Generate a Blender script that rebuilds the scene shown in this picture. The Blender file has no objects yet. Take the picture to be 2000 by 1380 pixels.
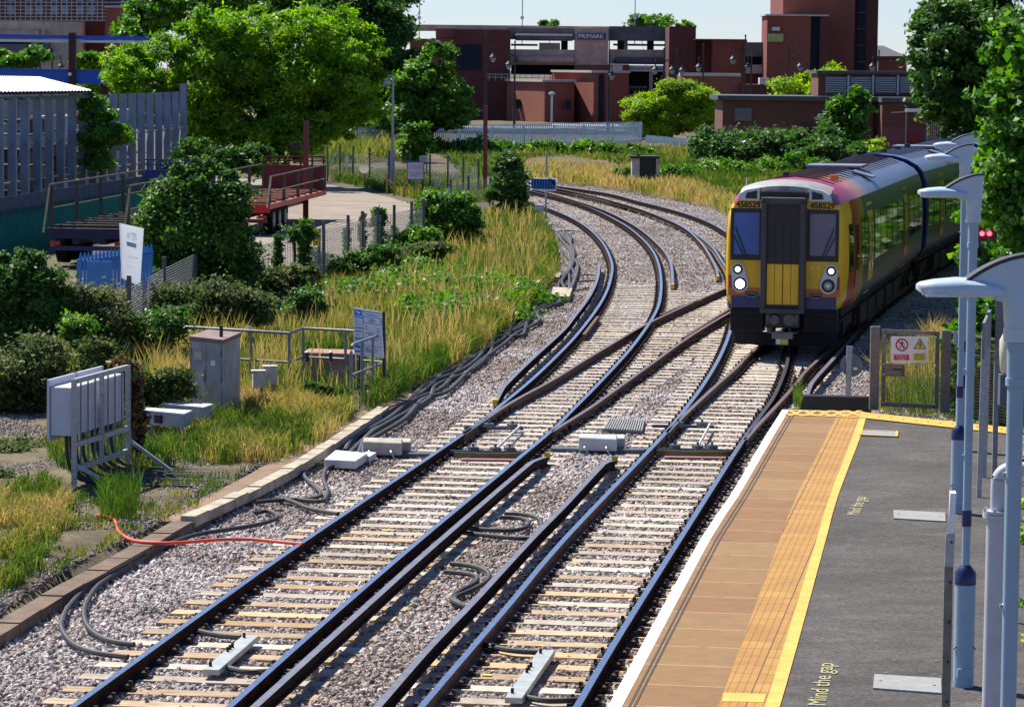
import bpy, math, random
import numpy as np
from mathutils import Vector, Matrix

# ------------------------------------------------------------------ camera, light, exposure
sc = bpy.context.scene
FPX, PITCH, ROLL, CAMH = 6450.0, math.atan(563 / 6450), 0.010, 5.95
_R0 = Vector((1, 0, 0)); _U0 = Vector((0, math.sin(PITCH), math.cos(PITCH))); _F = Vector((0, math.cos(PITCH), -math.sin(PITCH)))
_R = _R0 * math.cos(ROLL) + _U0 * math.sin(ROLL); _U = _U0 * math.cos(ROLL) - _R0 * math.sin(ROLL)
cam_d = bpy.data.cameras.new('camera'); cam = bpy.data.objects.new('camera', cam_d)
sc.collection.objects.link(cam); sc.camera = cam
cam_d.sensor_width = 36; cam_d.lens = FPX / 2000 * 36; cam_d.clip_start = .5; cam_d.clip_end = 4000
m = Matrix.Identity(4)
for i in range(3):
    m[i][0] = _R[i]; m[i][1] = _U[i]; m[i][2] = -_F[i]
m[2][3] = CAMH
cam.matrix_world = m

SUN_EL, SUN_AZ = math.radians(54), math.atan2(-.70, .71)      # azimuth from +Y towards +X
w = bpy.data.worlds.new('World'); sc.world = w; w.use_nodes = True
nt = w.node_tree; bg = nt.nodes['Background']
sky = nt.nodes.new('ShaderNodeTexSky'); sky.sky_type = 'NISHITA'; sky.sun_disc = False
sky.sun_elevation = SUN_EL; sky.sun_rotation = SUN_AZ; sky.air_density = 1.0; sky.dust_density = .0; sky.ozone_density = 4.0
skm = nt.nodes.new('ShaderNodeMix'); skm.data_type = 'RGBA'; skm.blend_type = 'MULTIPLY'; skm.inputs[0].default_value = 1; skm.inputs[7].default_value = (.80, .91, 1.25, 1)
nt.links.new(sky.outputs[0], skm.inputs[6]); nt.links.new(skm.outputs[2], bg.inputs[0]); bg.inputs[1].default_value = .064
sl = bpy.data.lights.new('sun', 'SUN'); sl.energy = 5.0; sl.angle = math.radians(.53); sl.color = (1, .94, .84)
so = bpy.data.objects.new('sun', sl); sc.collection.objects.link(so)
sdir = Vector((math.cos(SUN_EL) * math.sin(SUN_AZ), math.cos(SUN_EL) * math.cos(SUN_AZ), math.sin(SUN_EL)))
so.rotation_euler = sdir.to_track_quat('Z', 'Y').to_euler()
so.location = (-40, 60, 60)
sc.view_settings.view_transform = 'Standard'; sc.view_settings.look = 'None'; sc.view_settings.gamma = 1
sc.view_settings.exposure = .78
sc.render.engine = 'CYCLES'
sc.cycles.max_bounces = 5; sc.cycles.diffuse_bounces = 2; sc.cycles.glossy_bounces = 3; sc.cycles.transmission_bounces = 2; sc.cycles.transparent_max_bounces = 4
sc.cycles.use_denoising = True

rng = np.random.default_rng(7); random.seed(7)

def ray(px, py):
    return _F + _R * ((px - 1000) / FPX) + _U * ((690 - py) / FPX)
def P(px, py, z=0.0):            # a picture point of 2000x1380 dropped on the level z
    r = ray(px, py); t = (z - CAMH) / r.z
    return Vector((r.x * t, r.y * t, z))
def D(px, py, Y):                # a picture point at the distance Y
    r = ray(px, py); t = Y / r.y
    return Vector((r.x * t, Y, CAMH + r.z * t))
def KM(Y): return FPX / Y        # pixels per metre at distance Y

# ------------------------------------------------------------------ materials
MATS = {}
def _nodes(name):
    m = bpy.data.materials.new(name); m.use_nodes = True
    return m, m.node_tree, m.node_tree.nodes['Principled BSDF']
def c4(c): return (c[0], c[1], c[2], 1)
def mat(name, col, rough=.7, metal=0, var=.25, scale=3, bump=0, bscale=None, col2=None, emit=None, spec=None, dist=None):
    """plain paint or stone with a noise of dirt in it"""
    if name in MATS: return MATS[name]
    m, t, b = _nodes(name)
    b.inputs['Roughness'].default_value = rough; b.inputs['Metallic'].default_value = metal
    if spec is not None: b.inputs['Specular IOR Level'].default_value = spec
    tc = t.nodes.new('ShaderNodeTexCoord')
    nz = t.nodes.new('ShaderNodeTexNoise'); nz.inputs['Scale'].default_value = scale; nz.inputs['Detail'].default_value = 6; nz.inputs['Roughness'].default_value = .65
    t.links.new(tc.outputs['Object'], nz.inputs['Vector'])
    rp = t.nodes.new('ShaderNodeValToRGB'); e = rp.color_ramp.elements
    e[0].position = .3; e[1].position = .7
    c2 = col2 or tuple(max(0, x * (1 - var)) for x in col)
    e[0].color = c4(c2); e[1].color = c4(tuple(min(1, x * (1 + var * .35)) for x in col))
    t.links.new(nz.outputs['Fac'], rp.inputs[0]); t.links.new(rp.outputs[0], b.inputs['Base Color'])
    if bump:
        bn = t.nodes.new('ShaderNodeTexNoise'); bn.inputs['Scale'].default_value = bscale or scale * 6; bn.inputs['Detail'].default_value = 5
        t.links.new(tc.outputs['Object'], bn.inputs['Vector'])
        bp = t.nodes.new('ShaderNodeBump'); bp.inputs['Strength'].default_value = bump; bp.inputs['Distance'].default_value = dist or .02
        t.links.new(bn.outputs['Fac'], bp.inputs['Height']); t.links.new(bp.outputs[0], b.inputs['Normal'])
    if emit:
        b.inputs['Emission Color'].default_value = c4(emit[0]); b.inputs['Emission Strength'].default_value = emit[1]
    MATS[name] = m; return m

def ramp_mat(name, stops, scale=1.2, rough=.85, detail=8, bump=.5, dist=.05, vor=0, coord='Object', stretch=None):
    if name in MATS: return MATS[name]
    m, t, b = _nodes(name); b.inputs['Roughness'].default_value = rough; b.inputs['Specular IOR Level'].default_value = .25
    tc = t.nodes.new('ShaderNodeTexCoord'); src = tc.outputs[coord]
    if stretch:
        mp = t.nodes.new('ShaderNodeMapping'); mp.inputs['Scale'].default_value = stretch
        t.links.new(src, mp.inputs[0]); src = mp.outputs[0]
    if vor:
        nz = t.nodes.new('ShaderNodeTexVoronoi'); nz.inputs['Scale'].default_value = vor
        t.links.new(src, nz.inputs['Vector'])
        sp = t.nodes.new('ShaderNodeSeparateColor'); t.links.new(nz.outputs['Color'], sp.inputs[0]); fac = sp.outputs[0]; h = nz.outputs['Distance']
    else:
        nz = t.nodes.new('ShaderNodeTexNoise'); nz.inputs['Scale'].default_value = scale; nz.inputs['Detail'].default_value = detail; nz.inputs['Roughness'].default_value = .7
        t.links.new(src, nz.inputs['Vector']); fac = nz.outputs['Fac']; h = fac
    rp = t.nodes.new('ShaderNodeValToRGB'); cr = rp.color_ramp
    cr.elements[0].position = stops[0][0]; cr.elements[0].color = c4(stops[0][1])
    cr.elements[1].position = stops[-1][0]; cr.elements[1].color = c4(stops[-1][1])
    for p_, c_ in stops[1:-1]:
        el = cr.elements.new(p_); el.color = c4(c_)
    t.links.new(fac, rp.inputs[0]); t.links.new(rp.outputs[0], b.inputs['Base Color'])
    bp = t.nodes.new('ShaderNodeBump'); bp.inputs['Strength'].default_value = bump; bp.inputs['Distance'].default_value = dist
    if vor: bp.invert = True
    t.links.new(h, bp.inputs['Height']); t.links.new(bp.outputs[0], b.inputs['Normal'])
    MATS[name] = m; return m

def leaf_mat(name, cols, trans=.35, rough=.5, spec=.35):
    """leaves or grass: every face carries its own tint 0..1 along the ramp of colours"""
    if name in MATS: return MATS[name]
    m, t, b = _nodes(name); b.inputs['Roughness'].default_value = rough; b.inputs['Specular IOR Level'].default_value = spec
    at = t.nodes.new('ShaderNodeAttribute'); at.attribute_name = 'tint'
    rp = t.nodes.new('ShaderNodeValToRGB'); cr = rp.color_ramp
    n = len(cols)
    cr.elements[0].color = c4(cols[0]); cr.elements[1].color = c4(cols[-1])
    for i in range(1, n - 1):
        el = cr.elements.new(i / (n - 1)); el.color = c4(cols[i])
    t.links.new(at.outputs['Fac'], rp.inputs[0]); t.links.new(rp.outputs[0], b.inputs['Base Color'])
    tr = t.nodes.new('ShaderNodeBsdfTranslucent'); mx = t.nodes.new('ShaderNodeMixShader'); mx.inputs[0].default_value = trans
    hs = t.nodes.new('ShaderNodeHueSaturation'); hs.inputs['Value'].default_value = 1.5; hs.inputs['Saturation'].default_value = 1.1
    t.links.new(rp.outputs[0], hs.inputs['Color']); t.links.new(hs.outputs[0], tr.inputs[0])
    out = t.nodes['Material Output']
    t.links.new(b.outputs[0], mx.inputs[1]); t.links.new(tr.outputs[0], mx.inputs[2]); t.links.new(mx.outputs[0], out.inputs['Surface'])
    MATS[name] = m; return m

def brick_mat(name, c1, c2, mortar, bw=.225, bh=.075, axis='XZ', var=.3):
    if name in MATS: return MATS[name]
    m, t, b = _nodes(name); b.inputs['Roughness'].default_value = .85
    tc = t.nodes.new('ShaderNodeTexCoord'); sx = t.nodes.new('ShaderNodeSeparateXYZ'); cx = t.nodes.new('ShaderNodeCombineXYZ')
    t.links.new(tc.outputs['Object'], sx.inputs[0])
    ad = t.nodes.new('ShaderNodeMath'); ad.operation = 'ADD'
    t.links.new(sx.outputs[0], ad.inputs[0]); t.links.new(sx.outputs[1], ad.inputs[1])
    t.links.new(ad.outputs[0], cx.inputs[0]); t.links.new(sx.outputs[2], cx.inputs[1])
    br = t.nodes.new('ShaderNodeTexBrick'); br.inputs['Scale'].default_value = 1
    br.inputs['Brick Width'].default_value = bw; br.inputs['Row Height'].default_value = bh; br.inputs['Mortar Size'].default_value = bh * .12
    br.inputs['Color1'].default_value = c4(c1); br.inputs['Color2'].default_value = c4(c2); br.inputs['Mortar'].default_value = c4(mortar)
    t.links.new(cx.outputs[0], br.inputs['Vector'])
    nz = t.nodes.new('ShaderNodeTexNoise'); nz.inputs['Scale'].default_value = .5; nz.inputs['Detail'].default_value = 7
    t.links.new(tc.outputs['Object'], nz.inputs['Vector'])
    mr = t.nodes.new('ShaderNodeMapRange'); mr.inputs['To Min'].default_value = 1 - var; mr.inputs['To Max'].default_value = 1 + var
    t.links.new(nz.outputs['Fac'], mr.inputs['Value'])
    mu = t.nodes.new('ShaderNodeMix'); mu.data_type = 'RGBA'; mu.blend_type = 'MULTIPLY'; mu.inputs[0].default_value = 1
    t.links.new(br.outputs['Color'], mu.inputs[6]); t.links.new(mr.outputs[0], mu.inputs[7]); t.links.new(mu.outputs[2], b.inputs['Base Color'])
    bp = t.nodes.new('ShaderNodeBump'); bp.inputs['Strength'].default_value = .4; bp.inputs['Distance'].default_value = .01; bp.invert = True
    t.links.new(br.outputs['Fac'], bp.inputs['Height']); t.links.new(bp.outputs[0], b.inputs['Normal'])
    MATS[name] = m; return m

# ------------------------------------------------------------------ mesh helpers
class MB:
    """gathers shapes, then links them as ONE mesh object"""
    def __init__(s): s.v = []; s.f = []; s.mi = []
    def add(s, vs, fs, mi=0):
        o = len(s.v); s.v += [tuple(v) for v in vs]; s.f += [tuple(i + o for i in f) for f in fs]; s.mi += [mi] * len(fs); return s
    def hexa(s, c, mi=0):   # 8 corners: bottom 4 ccw, top 4 ccw
        return s.add(c, [(3, 2, 1, 0), (4, 5, 6, 7), (0, 1, 5, 4), (1, 2, 6, 5), (2, 3, 7, 6), (3, 0, 4, 7)], mi)
    def box(s, c, size, rz=0, mi=0, rx=0, ry=0):
        M = Matrix.Rotation(rz, 3, 'Z') @ Matrix.Rotation(ry, 3, 'Y') @ Matrix.Rotation(rx, 3, 'X'); c = Vector(c); x, y, z = [k / 2 for k in size]
        return s.hexa([c + M @ Vector(q) for q in ((-x, -y, -z), (x, -y, -z), (x, y, -z), (-x, y, -z), (-x, -y, z), (x, -y, z), (x, y, z), (-x, y, z))], mi)
    def bb(s, x0, x1, y0, y1, z0, z1, mi=0):
        return s.box(((x0 + x1) / 2, (y0 + y1) / 2, (z0 + z1) / 2), (abs(x1 - x0), abs(y1 - y0), abs(z1 - z0)), mi=mi)
    def bar(s, a, b, w_, h_=None, mi=0, up=(0, 0, 1)):
        a = Vector(a); b = Vector(b); d = (b - a).normalized(); h_ = h_ or w_
        u = Vector(up)
        if abs(d.dot(u)) > .98: u = Vector((0, 1, 0))
        r = d.cross(u).normalized(); u = r.cross(d).normalized(); r = r * w_ / 2; u = u * h_ / 2
        return s.hexa([a - r - u, a + r - u, b + r - u, b - r - u, a - r + u, a + r + u, b + r + u, b - r + u], mi)
    def cyl(s, a, b, r0, r1=None, n=12, mi=0, cap=True):
        a = Vector(a); b = Vector(b); r1 = r0 if r1 is None else r1
        q = (b - a).to_track_quat('Z', 'Y'); vs = []
        for c, r in ((a, r0), (b, r1)):
            for i in range(n):
                t = 2 * math.pi * i / n; vs.append(c + q @ Vector((r * math.cos(t), r * math.sin(t), 0)))
        fs = [(i, (i + 1) % n, n + (i + 1) % n, n + i) for i in range(n)]
        if cap: fs += [tuple(range(n))[::-1], tuple(range(n, 2 * n))]
        return s.add(vs, fs, mi)
    def tube(s, pts, r, n=8, mi=0, prof=None, up=(0, 0, 1), cap=True):
        pts = [Vector(p) for p in pts]; N = len(pts)
        prof = prof or [(r * math.cos(2 * math.pi * i / n), r * math.sin(2 * math.pi * i / n)) for i in range(n)]
        n = len(prof); vs = []
        for i, p in enumerate(pts):
            d = (pts[min(i + 1, N - 1)] - pts[max(i - 1, 0)]).normalized(); u = Vector(up)
            if abs(d.dot(u)) > .97: u = Vector((0, 1, 0))
            rr = d.cross(u).normalized(); uu = rr.cross(d)
            vs += [p + rr * a + uu * b for a, b in prof]
        fs = [(i * n + j, i * n + (j + 1) % n, (i + 1) * n + (j + 1) % n, (i + 1) * n + j) for i in range(N - 1) for j in range(n)]
        if cap: fs += [tuple(range(n))[::-1], tuple(range((N - 1) * n, N * n))]
        return s.add(vs, fs, mi)
    def lathe(s, c, prof, n=16, mi=0):   # prof: (r, z)
        c = Vector(c); vs = []
        for r, z in prof:
            for i in range(n):
                t = 2 * math.pi * i / n; vs.append(c + Vector((r * math.cos(t), r * math.sin(t), z)))
        fs = [(i * n + j, i * n + (j + 1) % n, (i + 1) * n + (j + 1) % n, (i + 1) * n + j) for i in range(len(prof) - 1) for j in range(n)]
        fs += [tuple(range(n))[::-1], tuple(range((len(prof) - 1) * n, len(prof) * n))]
        return s.add(vs, fs, mi)
    def build(s, name, mats, parent=None, smooth=False, bevel=0, loc=None):
        me = bpy.data.meshes.new(name); me.from_pydata([tuple(v) for v in s.v], [], s.f)
        mats = mats if isinstance(mats, (list, tuple)) else [mats]
        for k in mats: me.materials.append(k)
        if len(mats) > 1: me.polygons.foreach_set('material_index', s.mi)
        o = bpy.data.objects.new(name, me); sc.collection.objects.link(o)
        if parent: o.parent = parent
        if loc is not None: o.location = loc
        import bmesh
        bm = bmesh.new(); bm.from_mesh(me); bmesh.ops.recalc_face_normals(bm, faces=bm.faces); bm.to_mesh(me); bm.free()
        if smooth:
            me.polygons.foreach_set('use_smooth', [True] * len(me.polygons))
            try: me.set_sharp_from_angle(angle=math.radians(40))
            except Exception: pass
        if bevel:
            bv = o.modifiers.new('b', 'BEVEL'); bv.width = bevel; bv.segments = 1; bv.limit_method = 'ANGLE'
        return o

def tag(o, label=None, cat=None, group=None, kind=None):
    if label: o['label'] = label
    if cat: o['category'] = cat
    if group: o['group'] = group
    if kind: o['kind'] = kind
    return o
def thing(name, label, cat, loc=(0, 0, 0), rz=0, group=None):
    o = bpy.data.objects.new(name, None); sc.collection.objects.link(o); o.location = loc; o.rotation_euler = (0, 0, rz)
    return tag(o, label, cat, group)
def dup(root, loc, rz=0, label=None, scale=1):
    r = root.copy(); sc.collection.objects.link(r); r.location = loc; r.rotation_euler = (0, 0, rz); r.scale = (scale,) * 3
    if label: r['label'] = label
    for ch in list(root.children):
        c = ch.copy(); sc.collection.objects.link(c); c.parent = r
        for g in ch.children:
            d = g.copy(); sc.collection.objects.link(d); d.parent = c
    return r

def arr_mesh(name, V, nper, mats, parent=None, tint=None, mi=None):
    """V: (N*nper,3) numpy; separate faces of nper corners, each with its tint"""
    me = bpy.data.meshes.new(name); nv = len(V); nf = nv // nper
    me.vertices.add(nv); me.vertices.foreach_set('co', np.ascontiguousarray(V, dtype=np.float32).ravel())
    me.loops.add(nv); me.loops.foreach_set('vertex_index', np.arange(nv, dtype=np.int32))
    me.polygons.add(nf); me.polygons.foreach_set('loop_start', np.arange(0, nv, nper, dtype=np.int32))
    mats = mats if isinstance(mats, (list, tuple)) else [mats]
    for k in mats: me.materials.append(k)
    if tint is not None:
        a = me.attributes.new('tint', 'FLOAT', 'POINT'); a.data.foreach_set('value', np.repeat(np.clip(tint, 0, 1), nper).astype(np.float32))
    me.update(calc_edges=True); me.validate()
    o = bpy.data.objects.new(name, me); sc.collection.objects.link(o)
    if parent: o.parent = parent
    return o

def spline(pts, step=.5):
    pts = [Vector(p) for p in pts]; out = []
    q = [pts[0] * 2 - pts[1]] + pts + [pts[-1] * 2 - pts[-2]]
    for i in range(1, len(q) - 2):
        a, b, c, d = q[i - 1:i + 3]; n = max(1, int((c - b).length / step))
        for k in range(n):
            t = k / n
            out.append(.5 * ((2 * b) + (c - a) * t + (2 * a - 5 * b + 4 * c - d) * t * t + (3 * b - a - 3 * c + d) * t ** 3))
    out.append(pts[-1]); return out
def smooth_path(p, it=3):
    for _ in range(it):
        p = [p[0]] + [(p[i - 1] + p[i] * 2 + p[i + 1]) / 4 for i in range(1, len(p) - 1)] + [p[-1]]
    return p
def in_poly(x, y, poly):
    x = np.asarray(x); y = np.asarray(y); ins = np.zeros(x.shape, bool); n = len(poly)
    for i in range(n):
        x0, y0 = poly[i]; x1, y1 = poly[(i + 1) % n]
        c = ((y0 > y) != (y1 > y)) & (x < (x1 - x0) * (y - y0) / ((y1 - y0) or 1e-9) + x0); ins ^= c
    return ins
def poly_dist(x, y, poly):
    d = np.full(np.shape(x), 1e9); n = len(poly)
    for i in range(n):
        x0, y0 = poly[i]; x1, y1 = poly[(i + 1) % n]; dx, dy = x1 - x0, y1 - y0; L = dx * dx + dy * dy or 1e-9
        t = np.clip(((x - x0) * dx + (y - y0) * dy) / L, 0, 1); d = np.minimum(d, np.hypot(x - x0 - t * dx, y - y0 - t * dy))
    return d
# ------------------------------------------------------------------ ground
ZB = -.185           # top of the ballast bed
KERB = [(-160, 1300), (0, 1238), (122, 1158), (292, 1066), (381, 1010), (560, 925), (722, 820), (840, 748), (940, 690), (1000, 645), (1045, 600), (1075, 555), (1092, 520), (1085, 470), (1065, 435), (1035, 408), (990, 385), (900, 366)]
FAR = [(900, 347), (1000, 352), (1090, 358), (1200, 370), (1300, 388), (1400, 405), (1500, 430), (1700, 420), (1900, 380), (2200, 320)]
kw = [P(x, y, ZB) for x, y in KERB]; fw_ = [P(x, y, ZB) for x, y in FAR]
bal_poly = [(p.x, p.y) for p in kw] + [(p.x, p.y) for p in fw_] + [(40, 120), (14.0, 66), (9.0, 52), (5.2, 48.8), (1.2, 30), (-2, 10), (-7, 10), (-7, 26)]
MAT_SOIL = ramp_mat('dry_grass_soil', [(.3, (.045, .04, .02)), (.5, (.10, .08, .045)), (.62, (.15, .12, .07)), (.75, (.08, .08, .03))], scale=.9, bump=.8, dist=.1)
def ground():
    xs = np.concatenate([np.linspace(-900, -60, 12), np.arange(-55, -16, 2.), np.arange(-16, 16, .5), np.arange(16, 60, 2.), np.linspace(62, 900, 12)])
    ys = np.concatenate([[-60, -20, 0, 10, 16], np.arange(20, 75, .5), np.arange(75, 260, 2.5), np.linspace(265, 3000, 16)])
    X, Y = np.meshgrid(xs, ys)
    ins = in_poly(X, Y, bal_poly); d = poly_dist(X, Y, bal_poly)
    sd = np.where(ins, -d, d)
    bump = .05 * np.sin(X * 1.3 + .7 * np.sin(Y * .6)) * np.sin(Y * .9) + .03 * np.sin(X * 3.1) * np.cos(Y * 2.3)
    Z = np.where(sd < -.05, -.42, np.clip(sd * .6 - .14, -.16, -.02) + np.where(sd > .6, bump, 0))
    under = (X > 0) & (Y < 49) & (Y > 0) & (X < 12); Z = np.where(under, -.42, Z)     # the platform stands here
    far = (Y > 150) & (X > -25) & (X < 60) & (sd > 0); Z = np.where(far, Z + np.clip((Y - 165) / 25, 0, 1) * .55, Z)
    ny, nx = X.shape; V = np.stack([X, Y, Z], -1).reshape(-1, 3)
    F = [(j * nx + i, j * nx + i + 1, (j + 1) * nx + i + 1, (j + 1) * nx + i) for j in range(ny - 1) for i in range(nx - 1)]
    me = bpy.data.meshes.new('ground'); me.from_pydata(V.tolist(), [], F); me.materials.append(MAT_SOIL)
    me.polygons.foreach_set('use_smooth', [True] * len(F))
    o = bpy.data.objects.new('ground', me); sc.collection.objects.link(o); tag(o, kind='structure')
ground()

def sheet(name, pts, m, kind='structure', thick=0):
    mb = MB(); n = len(pts); mb.add(pts, [tuple(range(n))])
    o = mb.build(name, m)
    if kind: o['kind'] = kind
    return o
MAT_BAL = ramp_mat('ballast_stone', [(0, (.05, .043, .04)), (.3, (.14, .12, .112)), (.6, (.24, .21, .195)), (.85, (.34, .305, .285)), (1, (.48, .45, .42))], vor=19, bump=1, dist=.045)
import bmesh
def poly_sheet(name, poly, z, m):
    bm = bmesh.new(); vs = [bm.verts.new((x, y, z)) for x, y in poly]; f = bm.faces.new(vs)
    bmesh.ops.triangulate(bm, faces=[f]); bmesh.ops.recalc_face_normals(bm, faces=bm.faces)
    me = bpy.data.meshes.new(name); bm.to_mesh(me); bm.free()
    if me.polygons and me.polygons[0].normal.z < 0: me.flip_normals()
    me.materials.append(m); o = bpy.data.objects.new(name, me); sc.collection.objects.link(o); o['kind'] = 'structure'; return o
poly_sheet('ballast_bed', bal_poly, ZB, MAT_BAL)

# ------------------------------------------------------------------ rails (traced along the running edge, dropped on the level of the rail head)
def W(pts, z=0.0, step=.5, it=4): return smooth_path(spline([P(x, y, z) for x, y in pts], step), it)
T1L = W([(-40, 1510), (140, 1380), (417, 1180), (605, 1048), (900, 850), (990, 781), (1045, 735), (1100, 682), (1126, 654), (1152, 622), (1174, 590), (1186, 566), (1193, 544), (1196, 520), (1190, 497.5), (1178, 475), (1157.5, 452.5), (1133, 434.5), (1101, 418), (1065, 404), (1034, 394), (985, 383), (930, 374), (870, 367)])
T1R = W([(290, 1522), (447, 1380), (600, 1243), (824, 1050), (1072, 845), (1112, 806), (1160, 758), (1200, 716), (1220, 694), (1240, 670), (1262, 640), (1276, 618), (1287, 594), (1291, 568), (1291, 544), (1287, 518), (1277, 493), (1259, 470.5), (1232, 447), (1202.5, 429), (1166.5, 411), (1135, 399), (1099, 388), (1067, 380), (1027, 371), (980, 364), (920, 357)])
XA = W([(905, 847), (948, 818), (1000, 784), (1080, 741), (1146, 700), (1190, 674), (1230, 650), (1265, 631), (1340, 596), (1390, 574), (1425, 559), (1480, 536)])
XB = W([(1078, 842), (1104, 826), (1152, 796), (1200, 762), (1286, 700), (1336, 664), (1380, 636), (1430, 607), (1480, 580), (1520, 560)])
T2L = W([(690, 1535), (822, 1380), (994, 1180), (1104, 1050), (1295, 850), (1340, 796), (1366, 762), (1390, 725), (1406, 696), (1420, 664), (1429, 636), (1433, 612), (1434, 585), (1430, 555), (1420, 526), (1406, 503), (1391, 482), (1360, 457), (1326, 437), (1292, 421), (1247.5, 408), (1202.5, 397), (1157.5, 386), (1090, 371), (1030, 361)])
T2R = W([(1030, 1540), (1126, 1380), (1200, 1255), (1329, 1050), (1448, 864), (1480, 818), (1506, 783), (1522, 752), (1534, 720), (1539, 700), (1542, 672), (1542, 640), (1535, 605), (1520, 565), (1500, 530), (1472, 495), (1423, 456), (1382.5, 433), (1337.5, 416.5), (1292.5, 404), (1247.5, 393), (1202.5, 380.5), (1157.5, 372.6), (1090, 363.6), (1040, 357)])
_unit = {}
HEAD = [(5.55, 68), (9.75, 89.2), (14.4, 110), (20.3, 131), (27.5, 152)]       # centre line under the train
def off(p, q, s):
    d = (Vector(q) - Vector(p)).normalized(); return Vector((p[0] + d.y * s, p[1] - d.x * s, 0))
tc_ = [Vector((x, y, 0)) for x, y in HEAD]
def side_path(s): return [off((tc_[i].x, tc_[i].y), (tc_[i + 1].x, tc_[i + 1].y) if i < 4 else (tc_[i].x * 2 - tc_[i - 1].x, tc_[i].y * 2 - tc_[i - 1].y), s) for i in range(1, 5)]
T3L = smooth_path(spline([P(x, y) for x, y in [(1303, 844), (1320, 826), (1350, 797), (1380, 769), (1410, 742), (1440, 716), (1486, 674)]] + side_path(-.752)), 4)
T3R = smooth_path(spline([P(x, y) for x, y in [(1456, 858), (1474, 836), (1500, 809), (1530, 777), (1560, 743), (1594, 705)]] + side_path(.752)), 4)

STEEL = mat('rail_head_polished', (.50, .50, .50), .27, 1, .3, 8)
RUST = mat('rail_rust', (.045, .022, .014), .9, 0, .6, 9, .3, spec=.08)
RUST2 = mat('rail_rust_light', (.12, .055, .03), .75, .1, .5, 6, .3)
COND = mat('conductor_top', (.22, .22, .24), .45, .6, .3, 6)
SLEEP = ramp_mat('sleeper_wood', [(.28, (.12, .08, .055)), (.46, (.38, .29, .19)), (.6, (.50, .41, .29)), (.8, (.58, .51, .40))], scale=2.2, bump=.35, dist=.01, stretch=(1, 5, 5))
SLEEPG = ramp_mat('sleeper_grey', [(.2, (.20, .17, .14)), (.5, (.44, .40, .34)), (.8, (.56, .52, .46))], scale=2.5, bump=.35, dist=.01)
SLEEPY = ramp_mat('sleeper_fresh', [(.2, (.24, .16, .08)), (.5, (.46, .33, .19)), (.8, (.54, .43, .28))], scale=2.5, bump=.3, dist=.01, stretch=(1, 5, 5))
def per_object_tone(m, lo, hi):
    t = m.node_tree; b = t.nodes['Principled BSDF']; src = b.inputs['Base Color'].links[0].from_socket; oi = t.nodes.new('ShaderNodeObjectInfo'); rp = t.nodes.new('ShaderNodeValToRGB'); rp.color_ramp.elements[0].color = c4(lo); rp.color_ramp.elements[1].color = c4(hi); t.links.new(oi.outputs['Random'], rp.inputs[0])
    mu = t.nodes.new('ShaderNodeMix'); mu.data_type = 'RGBA'; mu.blend_type = 'MULTIPLY'; mu.inputs[0].default_value = 1; t.links.new(src, mu.inputs[6]); t.links.new(rp.outputs[0], mu.inputs[7]); t.links.new(mu.outputs[2], b.inputs['Base Color'])
for m_ in (SLEEP, SLEEPG, SLEEPY): per_object_tone(m_, (.74, .69, .63), (1.22, 1.18, 1.12))
CLIP = mat('clip_iron', (.035, .02, .015), .8, .1, .5, 20)
YEL = mat('yellow_paint', (.75, .48, .03), .6, 0, .4, 12)
RAILP = [(-.035, 0), (.035, 0), (.036, -.035), (.010, -.05), (.010, -.13), (.065, -.148), (.065, -.158), (-.065, -.158), (-.065, -.148), (-.010, -.13), (-.010, -.05), (-.036, -.035)]
def rail(pts, parent, name='rail', shine=0, side=RUST, head=None):
    """swept rail: head face polished"""
    mb = MB(); mb.tube(pts, 0, prof=[(a, b + .001) for a, b in RAILP]); n = len(RAILP)
    mb.mi = [1 if (i % n) == 0 and i < (len(pts) - 1) * n else 0 for i in range(len(mb.f))]
    return mb.build(name, [side, head or STEEL], parent)
def cond_rail(pts, label, grp='conductor rails'):
    """third rail on its pots, ends ramped down and painted yellow"""
    t = thing('conductor_rail', label, 'conductor rail', group=grp)
    pr = [(-.04, .0), (.04, .0), (.045, -.03), (.014, -.045), (.014, -.11), (.05, -.125), (.05, -.14), (-.05, -.14), (-.05, -.125), (-.014, -.11), (-.014, -.045), (-.045, -.03)]
    pts = [Vector((p.x, p.y, .085)) for p in pts]
    pts = pts[:-4] + [pts[-4], pts[-3] - Vector((0, 0, .03)), pts[-2] - Vector((0, 0, .07)), pts[-1] - Vector((0, 0, .12))]
    mb = MB(); mb.tube(pts, 0, prof=pr); n = len(pr)
    mb.mi = [1 if (i % n) == 0 and i < (len(pts) - 1) * n else 0 for i in range(len(mb.f))]
    mb.build('rail', [RUST, COND], t)
    mb = MB()
    d = (pts[-1] - pts[-2]).normalized(); mb.bar(pts[-1], pts[-1] + d * .12, .08, .13)
    mb.build('end_ramp', YEL, t)
    L = 0; mb = MB(); last = -9
    for i in range(1, len(pts)):
        L += (pts[i] - pts[i - 1]).length
        if L - last > 2.6:
            last = L; p = pts[i]
            if 'ins' not in _unit:
                mb = MB(); mb.lathe((0, 0, 0), [(.07, 0), (.065, .03), (.045, .05), (.055, .07), (.04, .10), (.03, .105)], 8); x = mb.build('insulator', SLEEPG); _unit['ins'] = x.data; bpy.data.objects.remove(x)
            o = bpy.data.objects.new('insulator', _unit['ins']); sc.collection.objects.link(o); o.parent = t; o.location = (p.x, p.y, -.16)
    return t

def cross(p, n, poly, lim=5.2):
    best = None
    for i in range(len(poly) - 1):
        a = poly[i]; b = poly[i + 1]; d = b - a; den = n.x * d.y - n.y * d.x
        if abs(den) < 1e-9: continue
        t = ((a.x - p.x) * d.y - (a.y - p.y) * d.x) / den; u = ((a.x - p.x) * n.y - (a.y - p.y) * n.x) / den
        if 0 <= u <= 1 and .3 < t < lim and (best is None or t < best): best = t
    return best

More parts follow.
